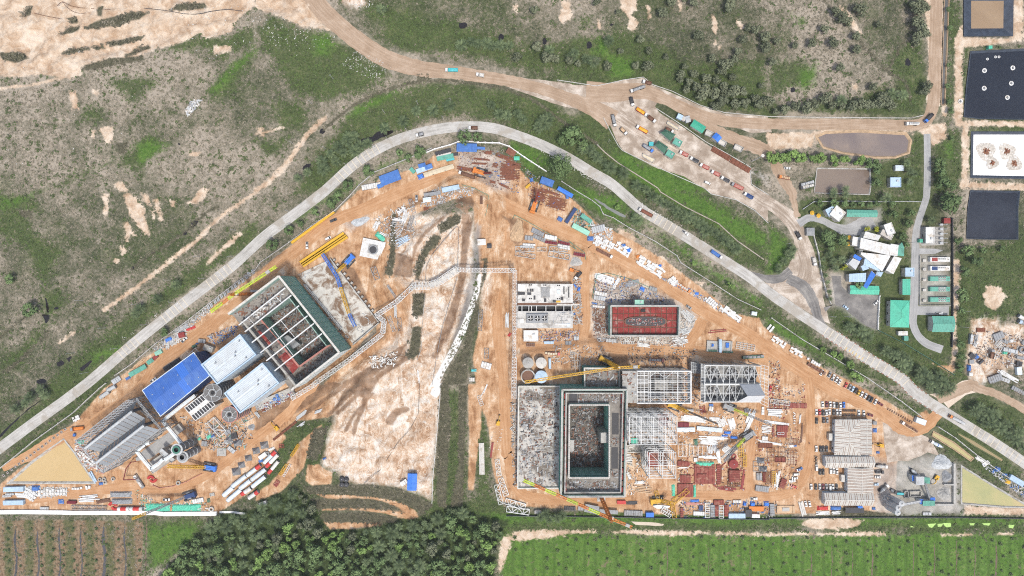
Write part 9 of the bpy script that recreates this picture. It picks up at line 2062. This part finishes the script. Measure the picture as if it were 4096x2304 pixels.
GV('broad','a1','1245 1055 38,70 655 40,240 890 58','lone dark tree','on the western road and scrub','lone western trees');GV('broad','c0','450 1030 78,380 1060 50,520 1060 50,540 1110 40','broad dark tree','in the strip below the truck yard','trees in the strip');GV('lush','c1','1650 705 36,1380 530 26,800 110 24','small bright tree','on the verge of the eastern road','small verge trees')
GV('palm','b0','945 65,1550 340 52,1625 320,1680 330,1740 325,1790 345,1845 340,1910 340','oil palm','north of @u','palms north of @u');GV('palm','b0','1210 840,1335 830,1455 800 52,1775 790,1835 860,1895 870,1110 915,970 965 48,700 1040,620 1110 52,560 1160,750 1140 56,690 1070,500 1220 52,600 1215,510 1280 54,385 1300,320 1345,840 1080,740 1030,790 1100 48,660 1150','oil palm','outside @c bend','palms outside the bend')
GV('palm','c0','40 860,80 900,240 930 66,270 900 55,610 1160,640 1190,690 1220,740 1270 56,840 1310 54,590 1130,540 1120,1010 1430,940 1400,200 960','oil palm','between the road bend and the truck yard','palms between bend and yard');GV('palm','c0','730 310 48,450 430,560 440,470 400,280 380,610 470','oil palm','in the wet green ground north of the yard','palms in the wet ground')
GV('palm','c1','1060 30,1110 55,1150 85,1190 105,1235 135,1290 160,1340 185,1390 220,1430 250,1480 280,1530 300,1570 330,1610 370 48,1650 390,1250 165,1690 430,1320 200,1450 300','oil palm','in the long row beside the eastern road','long palm row');GV('palm','c1','940 210 55','lone oil palm','standing over the roadside stream','lone palm')
GV('palm','d0','1005 725,555 755,940 710,1060 1290 34,1050 1230 34,1110 1310 30,1075 1370 30,580 1430 34,500 1440 34','oil palm','around the eastern ponds','palms around the ponds');GV('palm','d1','495 20 34,580 20 34,880 45,185 435 40,165 485 36,120 520 36,140 460 30,80 560 30,70 600 28,460 470 34,490 520 32,555 510 36,500 580 32,1225 215 32','palm','near the access lane and offices','palms near the offices',hh=4)
GV('palm','d1','400 510 22,405 570 22,425 630 22,435 680 22,450 750 22,460 805 22','small palm','in the row along the gate wall','small palms along the gate wall',hh=3);GV('palm','d1','620 1020,700 1050 50,750 1090 54,670 1060,890 1200 50,940 1230,1000 1230,1050 1270,1000 1290 50,1040 1330,1060 1290,1150 1350 52,1180 1400 54,1220 1380,1290 1390 50,1310 1430,1250 1420 54,1130 1400','oil palm','between the green roofs and the eastern road','palms by the eastern road')
GV('palm','a1','1330 700,1180 810,1020 920,1050 880','oil palm','on the outer verge of the western road','western palms');GV('palm','a2','230 100,310 40,110 190,200 140,330 80','oil palm','by the dark ditch in the far west','palms by the western ditch')
GV('palm','d2','1250 30 52,1310 70,1350 40 54,1390 20,1220 10,1550 200 54,1600 240,1650 220 54,1680 290,1740 330 54,1790 300,1800 380,1870 420 54,1880 360,1720 230,1920 480,1640 300,1600 170','oil palm','in the grove beside the farm track','palms by the farm track');GV('palm','c2','210 1000,340 1010,280 1010,250 980,380 985','oil palm','in the ditch below @n','palms below @n')
rr=random.Random(12);pts=[];q=FOREST[0];bx=[min(p[0]for p in q),max(p[0]for p in q),max(-215,min(p[1]for p in q)),max(p[1]for p in q)]
for _ in range(9000):
 x,y=rr.uniform(bx[0],bx[1]),rr.uniform(bx[2],bx[3]);r=rr.choice((2.6,3.4,4.2,4.8,5.4,6.2,7.4))*rr.uniform(.9,1.1)
 if sample('forest',x,y)<1.0:continue
 if all((x-a)**2+(y-b_)**2>(.78*(r+c_))**2 for a,b_,c_ in pts):pts.append((x,y,r))
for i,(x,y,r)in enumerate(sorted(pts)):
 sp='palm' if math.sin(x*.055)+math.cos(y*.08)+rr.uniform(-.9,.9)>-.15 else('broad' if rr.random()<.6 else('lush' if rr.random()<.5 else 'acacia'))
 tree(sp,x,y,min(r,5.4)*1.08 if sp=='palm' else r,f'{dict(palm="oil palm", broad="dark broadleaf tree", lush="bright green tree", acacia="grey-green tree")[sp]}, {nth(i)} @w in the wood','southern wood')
i=0;r2=random.Random(4);spots=[]
for ccol in range(52):
 for k in range(4):spots.append((W('c2',30+78*ccol+r2.uniform(-14,14),1170+92*k+(46 if ccol%2 else 0)+r2.uniform(-18,18))))
for i,(x,y)in enumerate(sorted(s_ for s_ in spots if s_[1]>-222 and r2.random()<.72)):tree('sapling',x,y,r2.uniform(.9,2.0),f'young oil palm, {nth(i)} @w in the green plantation','young palms in the green plantation')
spots=[W('a2',70+82*cc+r2.uniform(-8,8),1090+80*k+(40 if cc%2 else 0))for cc in range(13)for k in range(5)]
for i,(x,y)in enumerate(sorted(s_ for s_ in spots if s_[1]>-222 and r2.random()<.8)):tree('sapling',x,y,r2.uniform(1.1,1.7),f'young oil palm, {nth(i)} @w in the brown plantation','young palms in the brown plantation')
for x,y0,y1,w in((118,1090,1449,1.6),(287,1100,1449,1.3),(450,1070,1449,1.3),(613,1090,1449,1.0),(785,1060,1449,2.2),(943,1065,1449,1.1)):strip('furrow',P('a2',f'{x} {y0} {x-6} {(y0+y1)/2-80} {x+8} {(y0+y1)/2+60} {x-6} {y1+40}'),[.2,w,w,w],mat('furrow_water',(.075,.075,.08),.4,.3),.05,.35)
for x,y0,y1,w in((1170,1220,1449,.7),(1483,1240,1430,.5),(1795,1220,1449,.6)):strip('furrow',P('c2',f'{x} {y0} {x+4} {(y0+y1)/2} {x-4} {y1}'),[.2,w,.3],mat('furrow_mud',(.15,.11,.08),.8,.3),.05,.2)
for x,y0,y1,w in((325,1280,1449,1.0),(480,1220,1449,.6),(635,1250,1449,.6),(785,1200,1449,1.1),(1095,1160,1449,.6),(1255,1200,1449,.9),(1420,1180,1449,.7),(1560,1190,1449,.8),(1720,1180,1449,1.3)):strip('furrow',P('d2',f'{x} {y0} {x+4} {(y0+y1)/2} {x-4} {y1+30}'),[.2,w,w],mat('furrow_mud',(.15,.11,.08),.8,.3),.05,.2)
strip('furrow',P('a2','1100 1000 1108 1120 1098 1250 1104 1480'),[.4,1.0,1.3,1.0],mat('furrow_mud',(.15,.11,.08),.8,.3),.05,.2)
CL=field(ORANGE+[]+[inset(b_,-1)for b_ in BASINS.values()]+PADS,ROADS,-6,3)
CL=np.maximum(CL,field([P('d1',s_)for s_ in('430 110 860 110 860 350 1030 380 1030 620 840 780 830 1040 480 850 480 600 560 480 600 330 430 250','880 650 1080 650 1080 1080 900 1080','1080 0 1230 0 1390 180 1390 860 1410 1060 1210 1060 1330 1200 1200 1160 1060 960','200 130 320 300 430 700 470 1000 0 760 60 600 200 560 230 420')]+[P('d0',s_)for s_ in('900 1230 1030 1230 1030 1420 900 1420','1170 990 1240 990 1240 1449 1170 1449')]+[P('m','1380 1240 1900 1040 2570 1400 2570 1520 2000 1240 1560 1420')],(),-6,3))
CL=np.maximum(CL,field(WHITE,(),-6,3)+0);fields['clear']=CL
g=np.random.default_rng(5);N=210000
X=g.uniform(GX0+10,GX1-10,N);Y=g.uniform(GY0+10,GY1-10,N)
sv={k:sample(k,X,Y)for k in('sand','green','bright','dark','forest','clear','grey','brownp','orange')}
vg=sample('veg',X,Y);lf=vg*-1.0+g.normal(0,.3,N)
isgreen=sv['green']-6*vg+g.normal(0,3,N)>0;isbri=sv['bright']-4*vg+g.normal(0,3,N)>0;isdark=sv['dark']>-.3
keep=((sv['clear']<-.8)|isdark)&(sv['sand']+g.normal(0,.8,N)<-.6)&(sv['forest']<0)&(sv['grey']<1)
keep|=isdark&(g.random(N)<.9);keep&=~((sv['brownp']>0)&(g.random(N)<.7));keep&=~(isbri&(g.random(N)<.45))
tone=np.where(isdark,.06+.1*g.random(N),np.where(isbri,.82+.18*g.random(N),np.where(isgreen,.55+.2*g.random(N),np.clip(.385+.15*lf,.2,.56))))+g.normal(0,.05,N)
scl=np.where(isdark,g.uniform(.7,1.3,N),np.where(isbri,g.uniform(.45,1.0,N),np.where(isgreen,g.uniform(.5,1.35,N),g.uniform(.55,1.25,N))));big=(g.random(N)<.05)&~isbri;scl*=np.where(big,1.9,1);tone=np.where(big&~isdark,.5+.12*g.random(N),tone)
X,Y,tone,scl=X[keep],Y[keep],tone[keep],scl[keep];n=len(X)
Z=height(X,Y);me=bpy.data.meshes.new('scrub');me.vertices.add(n);me.vertices.foreach_set('co',np.stack([X,Y,Z],-1).astype(np.float32).ravel())
for nm,ar in(('tone',tone),('scl',scl),('rot',g.uniform(0,6.28,n))):a=me.attributes.new(nm,'FLOAT','POINT');a.data.foreach_set('value',ar.astype(np.float32))
me.update();sc=tag(link('scrub_vegetation',me),kind='stuff')
tm,t,b=newmat('scrub_leaves');tn=t.attr('tone','INSTANCER').outputs['Fac'];sh=t.attr('shade').outputs['Fac'];oi=t.new('ShaderNodeObjectInfo')
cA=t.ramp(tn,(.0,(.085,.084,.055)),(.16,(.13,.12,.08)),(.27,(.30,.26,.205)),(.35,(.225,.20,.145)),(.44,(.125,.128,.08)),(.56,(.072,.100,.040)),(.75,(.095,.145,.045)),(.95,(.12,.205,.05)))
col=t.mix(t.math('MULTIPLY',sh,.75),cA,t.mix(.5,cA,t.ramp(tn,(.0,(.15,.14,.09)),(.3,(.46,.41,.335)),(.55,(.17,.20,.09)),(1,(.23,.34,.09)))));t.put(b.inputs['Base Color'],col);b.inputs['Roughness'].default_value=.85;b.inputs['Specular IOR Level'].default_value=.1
tc=bpy.data.collections.new('tuft_library')
for k in range(4):
 rr=random.Random(k);V,F,Sh=[],[],[]
 for i in range(11):
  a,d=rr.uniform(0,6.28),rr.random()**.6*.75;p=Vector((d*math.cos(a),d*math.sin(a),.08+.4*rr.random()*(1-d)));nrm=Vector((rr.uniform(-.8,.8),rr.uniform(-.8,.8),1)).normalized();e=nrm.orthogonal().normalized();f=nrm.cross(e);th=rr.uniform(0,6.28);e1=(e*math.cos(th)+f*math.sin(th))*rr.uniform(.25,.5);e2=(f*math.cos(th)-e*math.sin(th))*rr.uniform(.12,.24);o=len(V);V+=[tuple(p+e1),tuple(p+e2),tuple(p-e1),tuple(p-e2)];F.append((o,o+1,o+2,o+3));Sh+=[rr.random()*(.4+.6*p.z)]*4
 tc.objects.link(bpy.data.objects.new('tuft',quads_mesh('tuft',V,F,Sh,tm)))
ng=bpy.data.node_groups.new('scatter','GeometryNodeTree');ng.interface.new_socket('Geometry',in_out='INPUT',socket_type='NodeSocketGeometry');ng.interface.new_socket('Geometry',in_out='OUTPUT',socket_type='NodeSocketGeometry')
gi,go=ng.nodes.new('NodeGroupInput'),ng.nodes.new('NodeGroupOutput');ip=ng.nodes.new('GeometryNodeInstanceOnPoints');ci=ng.nodes.new('GeometryNodeCollectionInfo');ci.inputs['Collection'].default_value=tc;ci.inputs['Separate Children'].default_value=True;ci.inputs['Reset Children'].default_value=True;ip.inputs['Pick Instance'].default_value=True
na=ng.nodes.new('GeometryNodeInputNamedAttribute');na.data_type='FLOAT';na.inputs['Name'].default_value='scl';nr=ng.nodes.new('GeometryNodeInputNamedAttribute');nr.data_type='FLOAT';nr.inputs['Name'].default_value='rot';cx=ng.nodes.new('ShaderNodeCombineXYZ');L_=ng.links
L_.new(gi.outputs[0],ip.inputs['Points']);L_.new(ci.outputs[0],ip.inputs['Instance']);L_.new(na.outputs[0],ip.inputs['Scale']);L_.new(nr.outputs[0],cx.inputs[2]);L_.new(cx.outputs[0],ip.inputs['Rotation']);L_.new(ip.outputs[0],go.inputs[0]);sc.modifiers.new('scatter','NODES').node_group=ng
# thin tropical haze
hm=bpy.data.materials.new('haze_air');hm.use_nodes=True;hn=hm.node_tree;hn.nodes.remove(hn.nodes['Principled BSDF']);pv=hn.nodes.new('ShaderNodeVolumePrincipled');pv.inputs['Color'].default_value=(.9,.93,.96,1);pv.inputs['Density'].default_value=.00011;pv.inputs['Anisotropy'].default_value=.3
hn.links.new(pv.outputs[0],hn.nodes['Material Output'].inputs['Volume']);MB().box(0,0,-9,6300,6000,516).bd('haze',hm,kind='stuff')
